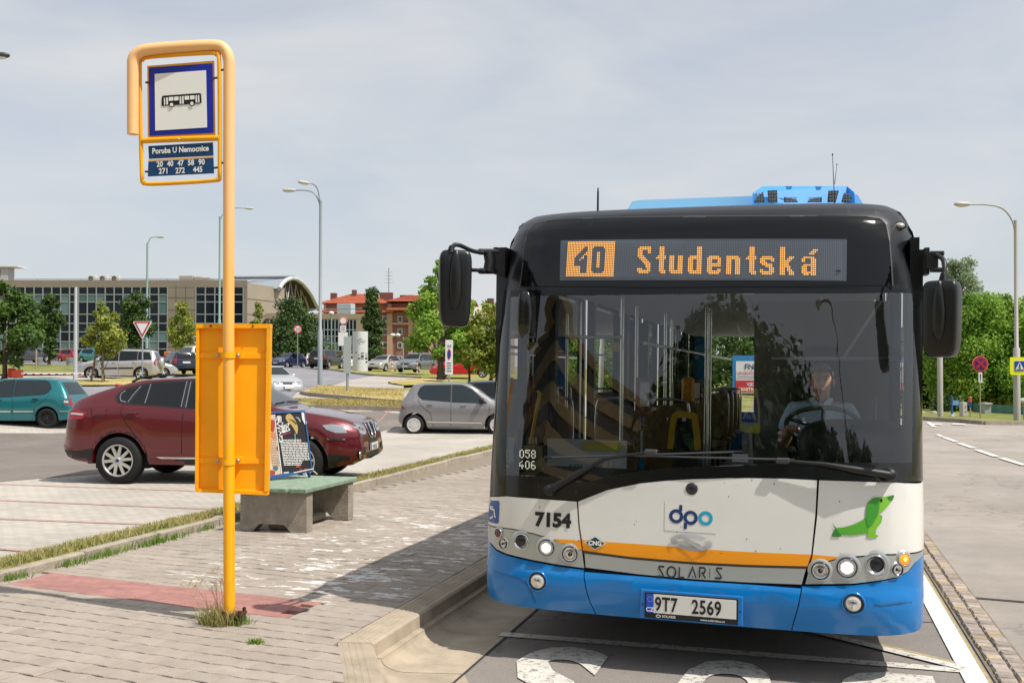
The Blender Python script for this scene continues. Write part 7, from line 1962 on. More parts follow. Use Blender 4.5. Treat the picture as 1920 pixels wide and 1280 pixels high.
car(S, 'dark blue car standing behind the grey hatchback, mostly hidden by it', FOOT['car_behind'], radians(8), paint('dark_blue', '#202a52'), PARK)
# ------------------------------------------------------------------ bus stop post
YEL_ = None
def faded_yellow():
 m = bpy.data.materials.new('post_yellow'); m.use_nodes = True
 N, L = m.node_tree.nodes, m.node_tree.links; b = N['Principled BSDF']; b.inputs['Roughness'].default_value = .42; b.inputs['Coat Weight'].default_value = .15
 tc = N.new('ShaderNodeTexCoord'); sp = N.new('ShaderNodeSeparateXYZ'); L.new(tc.outputs['Object'], sp.inputs[0])
 nz = N.new('ShaderNodeTexNoise'); nz.inputs['Scale'].default_value = 3.0; nz.inputs['Detail'].default_value = 6; L.new(tc.outputs['Object'], nz.inputs['Vector'])
 ad = N.new('ShaderNodeMath'); ad.operation = 'MULTIPLY_ADD'; L.new(nz.outputs['Fac'], ad.inputs[0]); ad.inputs[1].default_value = 1.5; L.new(sp.outputs['Z'], ad.inputs[2])
 r = N.new('ShaderNodeMapRange'); r.inputs['From Min'].default_value = 1.9; r.inputs['From Max'].default_value = 3.3; L.new(ad.outputs[0], r.inputs['Value'])
 mx = N.new('ShaderNodeMix'); mx.data_type = 'RGBA'; L.new(r.outputs['Result'], mx.inputs['Factor'])
 mx.inputs['A'].default_value = (*lin('#ffb206'), 1); mx.inputs['B'].default_value = (*lin('#f6c084'), 1)   # old paint bleached at the top
 L.new(mx.outputs['Result'], b.inputs['Base Color']); return m
POSTY = faded_yellow()
SIGNY = mat('sign_yellow', '#f2aa12', .4, noise_=(6, .08)); BOARDY = mat('board_yellow', '#ffb000', .45, noise_=(2.2, .09, 9))
RUST = mat('rust', '#4a2e22', .9, noise_=(25, .4), bump=(40, .6)); BOLT = mat('bolt_zinc', (.5, .5, .48), .4, metal=.8)
p0 = G(430, 1166, HP)
stop = thing('bus_stop_post', 'tall yellow bus stop post with a hooked top and a blue and white bus sign', 'bus stop', p0)
DP = float((p0 - CAMP) @ _f)
def pp_(px, py, dd=0.0): return Vector(D(px, py, DP + dd)) - Vector(p0)
top = pp_(429, 92); bs = pp_(428, 1162)
arch = [(428, 1160), (428.5, 600), (429.5, 135), (429, 112), (421, 93), (402, 86), (340, 88), (280, 93), (260, 99), (250, 112), (249, 140), (249, 252)]
zf = 0.0
P = [Vector((0, 0, .02))] + [pp_(*q) for q in arch[1:]]
P = [Vector((0, 0, .02)), Vector((P[1].x, P[1].y, P[1].z))] + P[2:]
cv = P[:2] + [Vector(q) for q in catmull([tuple(q) for q in P[2:]], 4)]
MB().tube(cv, .036, 16).build('post', POSTY, stop)
fl = thing('foot_flange', None, None); fl.parent = stop
MB().box((0.02, 0, .012), (.13, .13, .018), rz=.3).build('flange_plate', RUST, fl)
MB().box((.03, .0, .055), (.14, .12, .014), rz=.3).build('flange_plate', RUST, fl)
for a in range(4):
 q = radians(17 + 45 + 90 * a); MB().tube([(.03 + .075 * cos(q), .075 * sin(q), .0), (.03 + .075 * cos(q), .075 * sin(q), .085)], .011, 6).build('flange_bolt', RUST, fl)
# sign panel within its ring frame; it faces the stop, turned a little
sg = thing('stop_sign', None, None); sg.parent = stop
def sgn(px, py, off=0.0):
 # plane of the sign: slightly turned, its left side nearer
 d = ray(px, py); t = (px - 428) / 160.0
 return Vector(CAMP + d * (DP - .02 + .06 * t * -1 - off)) - Vector(p0)
ringp = [(262, 130), (267, 113), (285, 107), (390, 100), (405, 103), (411, 118), (412, 320), (409, 334), (395, 339), (285, 345), (270, 340), (266, 325)]
MB().tube([tuple(q) for q in [sgn(a, b_) for a, b_ in catmull(ringp, 4, True)]], .0135, 8, close=True).build('ring_frame', SIGNY, sg)
MB().tube([sgn(268, 264), sgn(340, 261), sgn(412, 259)], .0185, 10).build('cross_bar', SIGNY, sg)
def panel(nm, pts, m, off, par, th=.006):
 a = [sgn(x, y, off) for x, y in pts]; bk = Vector(_f) * th; n = len(a)
 return MB().add([tuple(q) for q in a] + [tuple(q + bk) for q in a], [tuple(range(n)), tuple(range(2 * n - 1, n - 1, -1))] + [(k, (k + 1) % n, n + (k + 1) % n, n + k) for k in range(n)]).build(nm, m, par)
panel('back_plate', [(276, 124), (401, 114), (403, 253), (277, 260)], SIGNY, -.004, sg, .012)
bl = panel('blue_border', [(279, 127), (398, 119), (400, 249), (280, 255)], mat('sign_blue', '#0c239c', .35), .003, sg)
panel('white_field', [(290, 139), (386, 132), (388, 239), (291, 245)], mat('sign_white', (.82, .82, .80), .35), .007, bl)
# bus pictogram
BUSB = mat('pictogram_black', '#101216', .4)
def pic(pts, off): return [tuple(sgn(220 + a / 3.048, 60 + b_ / 3.048, off)) for a, b_ in pts]
pc_ = thing('bus_pictogram', None, None); pc_.parent = sg
def flat(nm, pts, m, off, par):
 return MB().add(pic(pts, off), [tuple(range(len(pts)))]).build(nm, m, par)
flat('body', [(253, 423), (254, 375), (259, 365), (470, 350), (478, 354), (481, 405), (470, 409)], BUSB, .010, pc_)
for q in ([(266, 377), (273, 376.5), (274, 417), (267, 417.5)], [(279, 376), (289, 375.5), (290, 415), (280, 416)], [(294, 373), (320, 371), (320, 393), (294, 395)], [(324, 371), (350, 369), (350, 391), (324, 393)], [(356, 369), (365, 368.5), (366, 411), (357, 412)], [(370, 368), (379, 367), (380, 410), (371, 411)], [(384, 366.5), (410, 365), (411, 387), (385, 389)], [(415, 364.5), (441, 363), (442, 385), (416, 387)], [(446, 363), (455, 362), (457, 404), (448, 405)], [(460, 362), (468, 361), (470, 403), (462, 404)]):
 flat('window', q, _M['sign_white'], .012, pc_)
for c in ((310, 416), (426, 409)):
 w_ = flat('wheel', circle(*c, 14.5, 18), BUSB, .0125, pc_); flat('wheel_disc', circle(*c, 10, 18), _M['sign_white'], .0145, pc_)
bn = mat('sign_navy', '#12406f', .35)
n1 = panel('name_plate', [(278, 274), (399, 267), (400, 292), (279, 298)], bn, .003, sg); n2 = panel('line_plate', [(278, 303), (400, 296), (401, 325), (277, 331)], bn, .003, sg)
def line_text(s, x, y, xe, ye, size, par, nm='lettering'):
 V, F = text2d(s, 1.0, .032); w_ = max(v[0] for v in V)
 mb = MB(); mb.add([tuple(sgn(x + (xe - x) * a / w_, y + (ye - y) * a / w_ - b_ * size, .010)) for a, b_ in V], F); mb.build(nm, WHITE_S, par)
WHITE_S = mat('sign_lettering', (.78, .78, .76), .4)
line_text('Poruba U Nemocnice', 285, 288.5, 391.5, 282.5, 14.5, n1)
for s, x, xe, y in (('20', 293.5, 305.5, 313), ('40', 313.5, 325, 312), ('47', 333, 344.5, 311), ('58', 352, 364, 310), ('90', 372, 384, 309)): line_text(s, x, y, xe, y - .6, 14.5, n2)
for s, x, xe, y in (('271', 297.5, 314, 326), ('272', 329, 346.5, 325), ('445', 362, 379.5, 323)): line_text(s, x, y, xe, y - .8, 14.5, n2)
panel('plate_divider', [(278, 299.5), (400, 293), (400, 295.5), (278, 302)], SIGNY, .004, sg)
MB().lathe([(.006, -.004), (.004, -.008), (0, -.009)], sgn(336, 261.5, .022), 'y', 8).build('bar_screw', BOLT, sg)
for a, b_ in (((412, 132), (423, 131)), ((412, 306), (423, 305)), ((265, 240), (252, 240)), ((273, 155), (279, 155)), ((400, 147), (408, 146)), ((272, 322), (279, 322)), ((401, 315), (409, 314))):
 MB().tube([sgn(*a), sgn(*b_)], .0065 if a[0] != 265 else .012, 6).build('spacer', RUST if a[0] != 265 else SIGNY, sg)
# timetable board: folded sheet, seen from the back
bd = thing('timetable_board', None, None); bd.parent = stop
def bdp(px, py, off=0.0): return Vector(D(px, py, DP + .085 - off)) - Vector(p0)
Q = [(367, 607), (506, 612), (500, 928), (365, 921)]
Q = [(367.5, 608), (505.5, 608), (501, 927), (365.5, 921)]
def quadp(nm, q, m, off, th, par):
 a = [bdp(*p, off) for p in q]; bk = Vector(_f) * th
 return MB().add([tuple(v) for v in a] + [tuple(v + bk) for v in a], [(0, 1, 2, 3), (7, 6, 5, 4), (0, 4, 5, 1), (1, 5, 6, 2), (2, 6, 7, 3), (3, 7, 4, 0)]).build(nm, m, par)
quadp('back_sheet', [(372, 614), (498, 614), (495, 922), (370, 917)], BOARDY, 0, .02, bd)
quadp('rim', [(367.5, 607), (507, 607), (507, 615), (367.5, 615)], BOARDY, .035, .055, bd)
quadp('rim', [(365.5, 915.5), (501.5, 921), (501.5, 928), (365.5, 922)], BOARDY, .030, .05, bd)
quadp('rim', [(367.5, 615), (373, 615), (371, 916), (365.5, 916)], BOARDY, .030, .05, bd)
quadp('rim', [(500, 615), (506.5, 615), (502, 921), (495.5, 921)], BOARDY, .034, .054, bd)
for y_ in (666, 863):
 st = thing('clamp', None, None); st.parent = bd
 dl = 2.0 if y_ > 800 else 2.0
 quadp('strap', [(371, y_ - 5), (402, y_ - 5), (402, y_ + 5), (371, y_ + 5)], BOARDY, .012, .012, st); quadp('strap', [(452, y_ - 4), (499, y_ - 3), (499, y_ + 6), (452, y_ + 6)], BOARDY, .012, .012, st)
 quadp('lug', [(400, y_ - 6), (417, y_ - 6), (417, y_ + 6), (400, y_ + 6)], BOARDY, .03, .03, st); quadp('lug', [(438, y_ - 6), (455, y_ - 6), (455, y_ + 6), (438, y_ + 6)], BOARDY, .03, .03, st)
 zc = bdp(428, y_).z
 mb = MB(); n = 14; V = []
 c = bdp(428.5, y_, .085)
 for k in range(n + 1):
  a = pi + pi * k / n; V += [(c.x + .043 * cos(a) * cos(YAW) - .043 * sin(a) * sin(YAW) * 1.0, c.y + .043 * sin(a) * cos(YAW) + .043 * cos(a) * sin(YAW), zc - .019), (c.x + .043 * cos(a) * cos(YAW) - .043 * sin(a) * sin(YAW), c.y + .043 * sin(a) * cos(YAW) + .043 * cos(a) * sin(YAW), zc + .019)]
 mb.add(V, [(2 * k, 2 * k + 2, 2 * k + 3, 2 * k + 1) for k in range(n)], True); mb.build('band', BOARDY, st)
 for px_ in (407, 446):
  b_ = bdp(px_, y_, .034); MB().lathe([(.0125, .006), (.0125, -.004), (.009, -.008), (0, -.008)], b_, 'y', 8).build('bolt', BOLT, st)
for px_ in (395, 474): b_ = bdp(px_, 611, .038); MB().lathe([(.006, .004), (.006, -.004), (0, -.006)], b_, 'y', 8).build('rivet', RUST, bd)
pts = []
for _ in range(420): a = RNG.uniform(0, 2 * pi); r_ = RNG.random() ** .7 * .12; pts.append((p0[0] - .05 + r_ * cos(a), p0[1] - .06 + r_ * sin(a) * .7, HP - .01))
stuff(tag(blades('grass_tuft', pts, .05, .15, .006, BLADE, 1.0, 12), 'dry grass tuft round the foot of the stop post'))
pts = [(p0[0] + .09 + RNG.normal() * .03, p0[1] - .02 + RNG.normal() * .03, HP - .01) for _ in range(90)]
stuff(blades('grass_tuft', pts, .04, .09, .006, BLADE_G, .9, 13))
pts = [tuple(G(479, 1204, HP)[:2] + RNG.normal(size=2) * np.array([.022, .018])) + (HP - .01,) for _ in range(120)]
stuff(blades('weed', pts, .02, .045, .007, BLADE_G, 1.4, 14))
st_ = MB()
for k in range(14):
 a = RNG.uniform(0, 2 * pi); x, y = p0[0] - .11 + RNG.normal() * .05, p0[1] - .02 + RNG.normal() * .04; h = RNG.uniform(.2, .36)
 q = (x + RNG.normal() * .07 - .06, y + RNG.normal() * .04, HP + h); st_.tube([(x, y, HP), ((x + q[0]) / 2 + .01, (y + q[1]) / 2, HP + h * .6), q], [.0016, .0013, .001], 4)
 for j in range(7): st_.tube([q, (q[0] + RNG.normal() * .022, q[1] + RNG.normal() * .02, q[2] - .05 + j * .012)], .0009, 3)
stuff(st_.build('seed_stalks', mat('straw', '#b99a63', .9)))
# ------------------------------------------------------------------ bench with concrete legs, poster board leaning behind
CONB = mat('bench_concrete', '#a0978b', .95, spec=.2, noise_=(7, .26, 9), bump=(70, .8)); GREENW = mat('bench_green', '#7f937f', .75, noise_=(14, .22, 8), bump=(30, .5), rnd=.08)
bc = G(548, 985, HP); B0 = G(575, 1000, HP);
bn_ = thing('bench', 'low bench of worn green planks on two rough concrete legs', 'bench', (B0[0], B0[1], HP), 0)
hb = .40
lx0, lx1 = G(450, 985, HP)[0] - B0[0], 0.0
def bench_leg(y):
 q = [(-.74, 0), (-.60, 0), (-.53, .075), (-.25, .075), (-.17, 0), (.0, 0), (.0, hb), (-.74, hb)]
 mb = MB(); mb.prism(q, y - .06, y + .06, 'xz'); return mb.build('leg', CONB, bn_)
bench_leg(.06); bench_leg(.98)
MB().box((-.38, .52, .045), (.25, .8, .09), ch=.02).build('foot_stone', CONB, bn_)
for k in range(4):
 MB().box((-.76 + .1 + k * .198, .50 + (k % 2) * .012, hb + .024), (.186, 1.18, .046), rz=random.uniform(-.006, .006), ch=.008).build('plank', GREENW, bn_)
# poster board
pb = thing('poster_board', 'blue edged board with two torn concert posters propped behind the bench', 'poster board', (B0[0], B0[1], HP))
DPB = float((np.array([B0[0] - .55, B0[1] + .72, .6]) - CAMP) @ _f)
def pbp(px, py, off=0.0):
 return Vector(D(px, py, DPB - off + (px - 540) / 300 - (py - 850) / 900)) - Vector(pb.location)
def pq(nm, pts, m, off, par, th=.0):
 a = [pbp(*p, off) for p in pts]; n = len(a)
 if th:
  bk = Vector(_f) * th
  return MB().add([tuple(v) for v in a] + [tuple(v + bk) for v in a], [tuple(range(n)), tuple(range(2 * n - 1, n - 1, -1))] + [(k, (k + 1) % n, n + (k + 1) % n, n + k) for k in range(n)]).build(nm, m, par)
 return MB().add([tuple(v) for v in a], [tuple(range(n))]).build(nm, m, par)
def Z7(a, b_): return (480 + a / 7.111, 740 + b_ / 7.111)
BL = mat('board_blue', '#29568f', .5)
pq('board', [Z7(-230, 262), Z7(645, 225), Z7(745, 1010), Z7(-150, 1190)], BLKM_, 0, pb, .02)
for nm, q in (('edge', [Z7(-230, 262), Z7(-230, 240), Z7(645, 208), Z7(650, 232)]), ('edge', [Z7(638, 225), Z7(652, 222), Z7(752, 1000), Z7(738, 1000)]), ('edge', [Z7(-150, 1130), Z7(745, 990), Z7(755, 1020), Z7(-150, 1185)])): pq(nm, q, BL, .012, pb, .02)
PBK = mat('poster_black', '#131313', .6, noise_=(12, .3)); PCR = mat('poster_cream', '#cdb39c', .7, noise_=(16, .14)); PWH = mat('poster_white', (.72, .71, .69), .7); POC = mat('poster_ochre', '#b49a5c', .6); PRD = mat('poster_red', '#a33b30', .6); PMG = mat('poster_magenta', '#7b2149', .6); PTL = mat('poster_teal', '#1f6f82', .6)
ps = pq('poster', [Z7(248, 255), Z7(620, 236), Z7(735, 985), Z7(350, 1060)], PBK, .004, pb)
pl_ = pq('poster', [Z7(-160, 280), Z7(245, 258), Z7(350, 1085), Z7(-90, 1165)], PCR, .005, pb)
pq('torn_corner', [Z7(605, 235), Z7(635, 230), Z7(680, 380), Z7(650, 392), Z7(615, 320)], PWH, .011, ps)
pq('ochre_shape', catmull([Z7(*q) for q in ((395, 290), (420, 258), (460, 255), (500, 300), (550, 400), (558, 470), (545, 525), (515, 470), (470, 400), (410, 345))], 3, True), POC, .008, ps)
pq('ochre_shadow', [Z7(430, 315), Z7(500, 340), Z7(545, 385), Z7(535, 395), Z7(490, 355)], PBK, .0095, ps)
pq('white_drip', [Z7(520, 290), Z7(570, 300), Z7(600, 350), Z7(585, 362), Z7(560, 320)], mat('poster_pale', '#8fa3a6', .6), .0085, ps)
pq('white_drip', [Z7(515, 510), Z7(525, 510), Z7(530, 640), Z7(522, 640)], _M['poster_pale'], .0085, ps)
gl_ = MB(); r_ = random.Random(4)
for st in ([(275, 345), (285, 290), (300, 285), (300, 370), (280, 375)], [(305, 370), (318, 285), (335, 300), (330, 370)], [(270, 385), (340, 420), (280, 440), (330, 460)], [(345, 400), (350, 500)], [(360, 400), (365, 490), (385, 480), (380, 395)], [(400, 390), (405, 480)], [(415, 385), (440, 380), (420, 430), (450, 460)], [(355, 505), (455, 465)], [(300, 480), (335, 500), (310, 540)], [(315, 560), (345, 545), (350, 610), (320, 625), (312, 580)], [(345, 390), (360, 365)]):
 V, F = stroke_quads(st, 12); gl_.add([tuple(pbp(*Z7(a, b_), .009)) for a, b_ in V], F)
gl_.build('scrawled_title', PWH, ps)
pq('magenta_bar', [Z7(350, 520), Z7(465, 488), Z7(468, 508), Z7(355, 548)], PMG, .009, ps)
wd = MB()
for r in range(16):
 y = 598 + r * 22; x = 320 + r * 3.5 + (30 if r == 0 else 0); xe = 600 + (80 if 1 < r < 13 else (0 if r < 2 else -15 * (r - 12))) + r * 3
 while x < xe:
  w_ = r_.uniform(22, 68);
  V = [(x, y - (x - 320) * .02), (min(x + w_, xe), y - (x - 320) * .02), (min(x + w_, xe), y + 12 - (x - 320) * .02), (x, y + 12 - (x - 320) * .02)]; wd.add([tuple(pbp(*Z7(*q), .009)) for q in V], [(0, 1, 2, 3)]); x += w_ + 7
stuff(wd.build('printed_words', PWH, ps))
for a, b_, c, d, m in ((535, 940, 590, 970, PRD), (580, 990, 612, 1010, PRD), (640, 985, 680, 1005, PRD), (370, 1030, 440, 1052, PWH)): pq('print_patch', [Z7(a, b_), Z7(c, b_ - 6), Z7(c, d - 6), Z7(a, d)], m, .009, ps)
for a, b_, c, d, m in ((175, 330, 250, 480, PRD), (180, 500, 280, 570, mat('poster_orange', '#bf7a54', .6)), (225, 945, 295, 1000, PTL), (170, 1000, 255, 1070, PRD), (275, 680, 300, 740, PMG), (280, 830, 315, 900, _M['poster_pale'])):
 pq('print_patch', catmull([Z7(a, b_ + 15), Z7((a + c) / 2, b_), Z7(c, b_ + 20), Z7(c - 8, d), Z7((a + c) / 2, d + 8), Z7(a + 5, d - 20)], 3, True), m, .009, pl_)
wd = MB()
for r in range(11):
 y = 590 + r * 34
 for x in range(178 + r * 4, 262 + r * 5, 24): wd.add([tuple(pbp(*Z7(*q), .009)) for q in ((x, y), (x + 17, y - 1), (x + 17, y + 16), (x, y + 17))], [(0, 1, 2, 3)])
stuff(wd.build('printed_words', mat('poster_tan', '#a67f68', .7), pl_))
V, F = stroke_quads([Z7(248, 262), Z7(262, 400), Z7(345, 1060)], 1.6); MB().add([tuple(pbp(*q, .012)) for q in V], F).build('tape_strip', PWH, pb)
mb = MB()
for q in ((500, 1040, 770, 985), (660, 1035, 675, 1090), (760, 1010, 815, 1055)): mb.tube([pbp(*Z7(q[0], q[1]), .02), pbp(*Z7(q[2], q[3]), .02)], .006, 5)
mb.build('loose_wire', PWH, pb)
MB().tube([pbp(500, 905, -.05), pbp(500, 905, -.05) + Vector((0, .25, -.45))], .015, 6).build('prop', BL, pb); MB().tube([pbp(578, 885, -.05), pbp(578, 885, -.05) + Vector((0, .25, -.45))], .015, 6).build('prop', BL, pb)
# ------------------------------------------------------------------ lamp posts
GALV = mat('galvanised', (.27, .30, .33), .5, metal=.1, noise_=(6, .06)); MINT = mat('lamp_mint', '#7d9a92', .5); HEADM = mat('lamp_head', '#b9b9b4', .45); GLOBE = mat('lamp_globe', '#d5d5d0', .3)
def lamp_head(parent, p, dirv, L=.75, m=None):
 d = Vector(dirv).normalized(); q = superell((0, 0, 0), (L / 2, .15, .09), 2.6, 14, 10); a = atan2(d.y, d.x)
 q.xf(Matrix.Translation(Vector(p) + d * L * .45) @ Matrix.Rotation(a, 4, 'Z')); h = q.build('lamp_head', m or HEADM, parent)
 g_ = superell((0, 0, -.05), (L * .34, .12, .07), 2.4, 12, 8); g_.xf(Matrix.Translation(Vector(p) + d * L * .5) @ Matrix.Rotation(a, 4, 'Z')); g_.build('lamp_glass', GLOBE, h); return h
def street_lamp(label, foot, H, arms, r0, r1, m, group, joint=None, arm_r=.035):
 o = thing('street_lamp', label, 'street lamp', foot, 0, group)
 jz = joint or H * .32
 MB().tube([(0, 0, -.1), (0, 0, jz), (0, 0, jz + .05), (0, 0, H)], [r0, r0, r1, r1 * .8], 10).build('pole', m, o)
 for vec, rise in arms:
  v = FW(vec); pts = [(0, 0, H - .9), (v[0] * .06, v[1] * .06, H - .2 + rise * .2), (v[0] * .28, v[1] * .28, H + rise * .75), (v[0] * .62, v[1] * .62, H + rise), (v[0], v[1], H + rise)]
  MB().tube(catmull(pts, 5), arm_r, 8).build('arm', m, o); lamp_head(o, (v[0], v[1], H + rise), v, m=HEADM)
 return o
LG = 'street lamps round the car park'
f = FOOT['lamp_a']; H = px_h(f, 53, 375)
street_lamp('tall grey street lamp with two heads standing on the dry grass island', f, H, [((-1.35, 0, 0), .55), ((-.5, -.6, 0), .80)], .135, .095, GALV, LG)
f = FOOT['lamp_t1']; street_lamp('mint green lamp post right behind the bus stop post, its head over the bus side', f, px_h(f, 85, 405), [((2.1, .3, 0), .75)], .13, .10, MINT, LG)
f = FOOT['lamp_t2']; street_lamp('mint green lamp post behind the give way sign with a small head', f, px_h(f, 88, 455), [((.95, -.2, 0), .5)], .13, .10, MINT, LG)
p = D(1907, 787, 41); street_lamp('grey street lamp by the pedestrian crossing carrying the yellow sign', p, px_h(p, 41, 412), [((-2.0, -.25, 0), .62)], .14, .085, mat('lamp_pole_grey', '#a7a49e', .5), LG, joint=px_h(p, 41, 653))
p = D(1763, 781, 46); tag(MB().tube([(p[0], p[1], p[2] - .1), (p[0], p[1], 2.9), (p[0], p[1], 2.95), (p[0], p[1], 4.6)], [.13, .13, .10, .09], 10).build('lamp_pole', _M['lamp_pole_grey']), 'grey pole seen under the bus mirror before the dark maple', 'pole')
f = D(36, 705, 47); o = thing('floodlight_mast', 'pale floodlight on a short bracket above the big tree at the frame edge', 'floodlight', f); H = px_h(f, 47, 555)
MB().tube([(0, 0, 0), (0, 0, H - .4)], .05, 6).build('pole', GALV, o); MB().tube([FW((-1.0, 0, H + .7)), FW((.1, -.1, H - .05))], .035, 6).build('bracket', GALV, o); q = MB().box((0, 0, 0), (.42, .32, .16), ch=.03); q.xf(Matrix.Translation(FW((-.2, -.2, H - .12)))); q.build('lamp_head', HEADM, o)
o = thing('street_lamp', 'lamp head at the very edge of the frame high over the car park', 'street lamp', D(-42, 720, 30), 0, LG); H = px_h(D(-42, 720, 30), 30, 110)
MB().tube([(0, 0, 0), (0, 0, H)], .09, 8).build('pole', GALV, o); lamp_head(o, FW((.05, 0, H + .15)), FW((1, 0, 0)), .9, mat('lamp_dark', '#3f4144', .5))
f = FOOT['lamp_t3']; o = thing('globe_lamp', 'thin mint lamp post topped by one white globe in front of the glazed wing', 'street lamp', f, 0, LG); H = px_h(f, 110, 590)
MB().tube([(0, 0, 0), (0, 0, H)], .09, 8).build('pole', MINT, o); MB().join(superell((0, 0, H + .18), (.3, .3, .24), 2)).build('globe', GLOBE, o)
f = FOOT['lamp_bike']; o = thing('globe_lamp', 'low lamp post with two white mushroom heads by the parked cars', 'street lamp', f, 0, LG); H = px_h(f, 92, 632)
MB().tube([(0, 0, 0), (0, 0, H)], .06, 8).build('pole', mat('lamp_dark', '#3f4144'), o)
for s in (-1, 1): q = superell((0, 0, 0), (.24, .24, .16), 2.2); q.xf(Matrix.Translation(FW((s * .24, 0, H + .2)))); q.build('globe', GLOBE, o); MB().tube([(0, 0, H - .1), FW((s * .24, 0, H + .15))], .03, 5).build('arm', _M['lamp_dark'], o)
f = FOOT['mast']; tag(MB().tube([f, f + np.array([.0, 0, 1.0]), f + np.array([.0, 0, px_h(f, 50, 538)])], [.12, .10, .07], 8).build('flag_mast', mat('mast_pale', '#b5bcc2', .45)), 'plain pale mast rising beside the raspberry red car', 'mast')
# ------------------------------------------------------------------ traffic signs
SBACK = mat('sign_back', (.40, .44, .45), .5, metal=.3); SRED = mat('sign_red', '#b0202e', .4); SWHT = mat('sign_face_white', (.74, .74, .73), .4); SBLU = mat('sign_face_blue', '#1d3f9b', .4); SYEL = mat('sign_fluor', '#e3e60c', .45); SBLK = mat('sign_black', '#1a1a1c', .5)
def sign_post(name, label, foot, z_top, turn=0.0, r=.035, m=None, group=None):
 o = thing(name, label, 'traffic sign', foot, YAW + turn, group)
 MB().tube([(0, .05, -.1), (0, .05, z_top)], r, 8).build('pole', m or GALV, o); return o
def plate2(parent, nm, poly, m, y, th=.02): return MB().prism(poly, y, y + th, 'xz').build(nm, m, parent)
f = FOOT['yieldpole']; k = 44 / FPX; zt = (728 - 603) * k; zb = (728 - 633) * k
o = sign_post('give_way_sign', 'red edged white triangle sign pointing down by the silver off-road car', f, (728 - 632) * k)
wd_ = 16.5 * k
plate2(o, 'sign_face', [(-wd_, zt + .02), (wd_, zt + .02), (wd_ + .02, zt - .03), (0.03, zb - .02), (-.03, zb - .02), (-wd_ - .02, zt - .03)], SWHT, .01); plate2(o, 'red_border', [(-wd_ + .02, zt - .0), (wd_ - .02, zt), (0, zb + .02)], SRED, 0); plate2(o, 'white_field', [(-wd_ + .13, zt - .07), (wd_ - .13, zt - .07), (0, zb + .15)], SWHT, -.012)
f = FOOT['noentry']; k = 80 / FPX; c = (697 - 601) * k
o = sign_post('no_vehicles_sign', 'round white sign with a red rim above two white plates', f, c)
plate2(o, 'sign_rim', circle(0, c, 8.2 * k, 24), SWHT, .015); plate2(o, 'red_ring', circle(0, c, 7.8 * k, 24), mat('sign_red_pale', '#c2555c', .5), .0); plate2(o, 'white_field', circle(0, c, 5.6 * k, 24), SWHT, -.012)
plate2(o, 'sub_plate', rrect(-5.5 * k, c - 20.5 * k, 5.5 * k, c - 9.2 * k, .03), SWHT, 0); plate2(o, 'sub_plate', rrect(-9 * k, c - 47 * k, 9 * k, c - 21.5 * k, .06), SWHT, 0)
mb = MB();
for zz_ in (12, 14.5, 17): mb.box((0, -.004, c - zz_ * k), (7 * k, .01, .05))
mb.build('plate_print', mat('print_grey', '#9a9a9a', .6), o)
f = FOOT['limit']; k = 86 / FPX; c = (688 - 617) * k
o = sign_post('speed_limit_sign', 'round red rimmed twenty limit sign in front of the broad dark tree', f, c, radians(20))
plate2(o, 'red_ring', circle(0, c, 7.5 * k, 24), _M['sign_red_pale'], .0); plate2(o, 'white_field', circle(0, c, 5.2 * k, 24), SWHT, -.012)
mb = MB(); text_on(mb, '20', lambda x, z: (x, -.016, c + z), .42, 0, -.15, .02, 'CENTER'); mb.build('number', SBLK, o)
f = FOOT['signback']; k = 44 / FPX
o = sign_post('direction_sign', 'tall grey sign seen from behind on one galvanised pole', f, (752 - 632) * k, 0, .06)
MB().prism([(-6.5 * k, (752 - 700) * k), (6.5 * k, (752 - 700) * k), (8 * k, (752 - 631) * k), (-6.5 * k, (752 - 631) * k)], -.0, -.03, 'xz').build('sign_back', SBACK, o)
for z_ in (636, 665, 694): MB().box((0, .02, (752 - z_) * k), (13 * k, .04, .06)).build('sign_rail', GALV, o)
f = FOOT['totem']; k = 84 / FPX; H = (694 - 621) * k
o = thing('totem_sign', 'curved white hospital information totem with a building plan and dark panels', 'sign', f, YAW)
n = 14; V = []
for i in range(n + 1):
 x = -14 * k + 28 * k * i / n; y = -.35 * sin(pi * i / n); V += [(x, y, -.2), (x, y, H)]
mb = MB().add(V, [(2 * i, 2 * i + 2, 2 * i + 3, 2 * i + 1) for i in range(n)], True); mb.add([(-14 * k, 0.02, -.2), (14 * k, .02, -.2), (14 * k, .02, H), (-14 * k, .02, H)] + [(-14 * k, .25, -.2), (14 * k, .25, -.2), (14 * k, .25, H), (-14 * k, .25, H)], [(0, 4, 7, 3), (1, 2, 6, 5), (4, 5, 6, 7), (3, 7, 6, 2)]); mb.add([V[2 * i + 1] for i in range(n + 1)] + [(14 * k, .25, H), (-14 * k, .25, H)], [tuple(range(n + 3))])
mb.build('panel', mat('totem_white', (.60, .61, .62), .4), o)
def tot(px, py):
 x = (px - 675) * k; i = (x + 14 * k) / (28 * k); return (x, -.36 * sin(pi * min(1, max(0, i))) - .02, (694 - py) * k)
mb = MB()
for st in ([(671, 640), (677, 634), (683, 640), (680, 644)], [(674, 637), (680, 641)], [(671, 640), (674, 643), (679, 640)], [(673, 642), (676, 645), (677, 644)], [(681, 641), (686, 639), (683, 643)]):
 V, F = stroke_quads(st, .9); mb.add([tot(a, b_) for a, b_ in V], F)
mb.build('plan_drawing', mat('totem_grey', '#7e848a', .5), o)
mb = MB()
for a, b_, c, d in ((678, 661, 683, 663), (678, 665.5, 683, 670), (672, 665, 676, 666), (672, 670.5, 676.5, 673), (678, 671.5, 683, 673), (685, 670, 689, 673.5), (686, 677, 689, 680), (667, 660, 671, 661.5), (685, 662, 689, 663), (685, 666, 689, 667)): mb.add([tot(a, b_), tot(c, b_), tot(c, d), tot(a, d)], [(0, 1, 2, 3)])
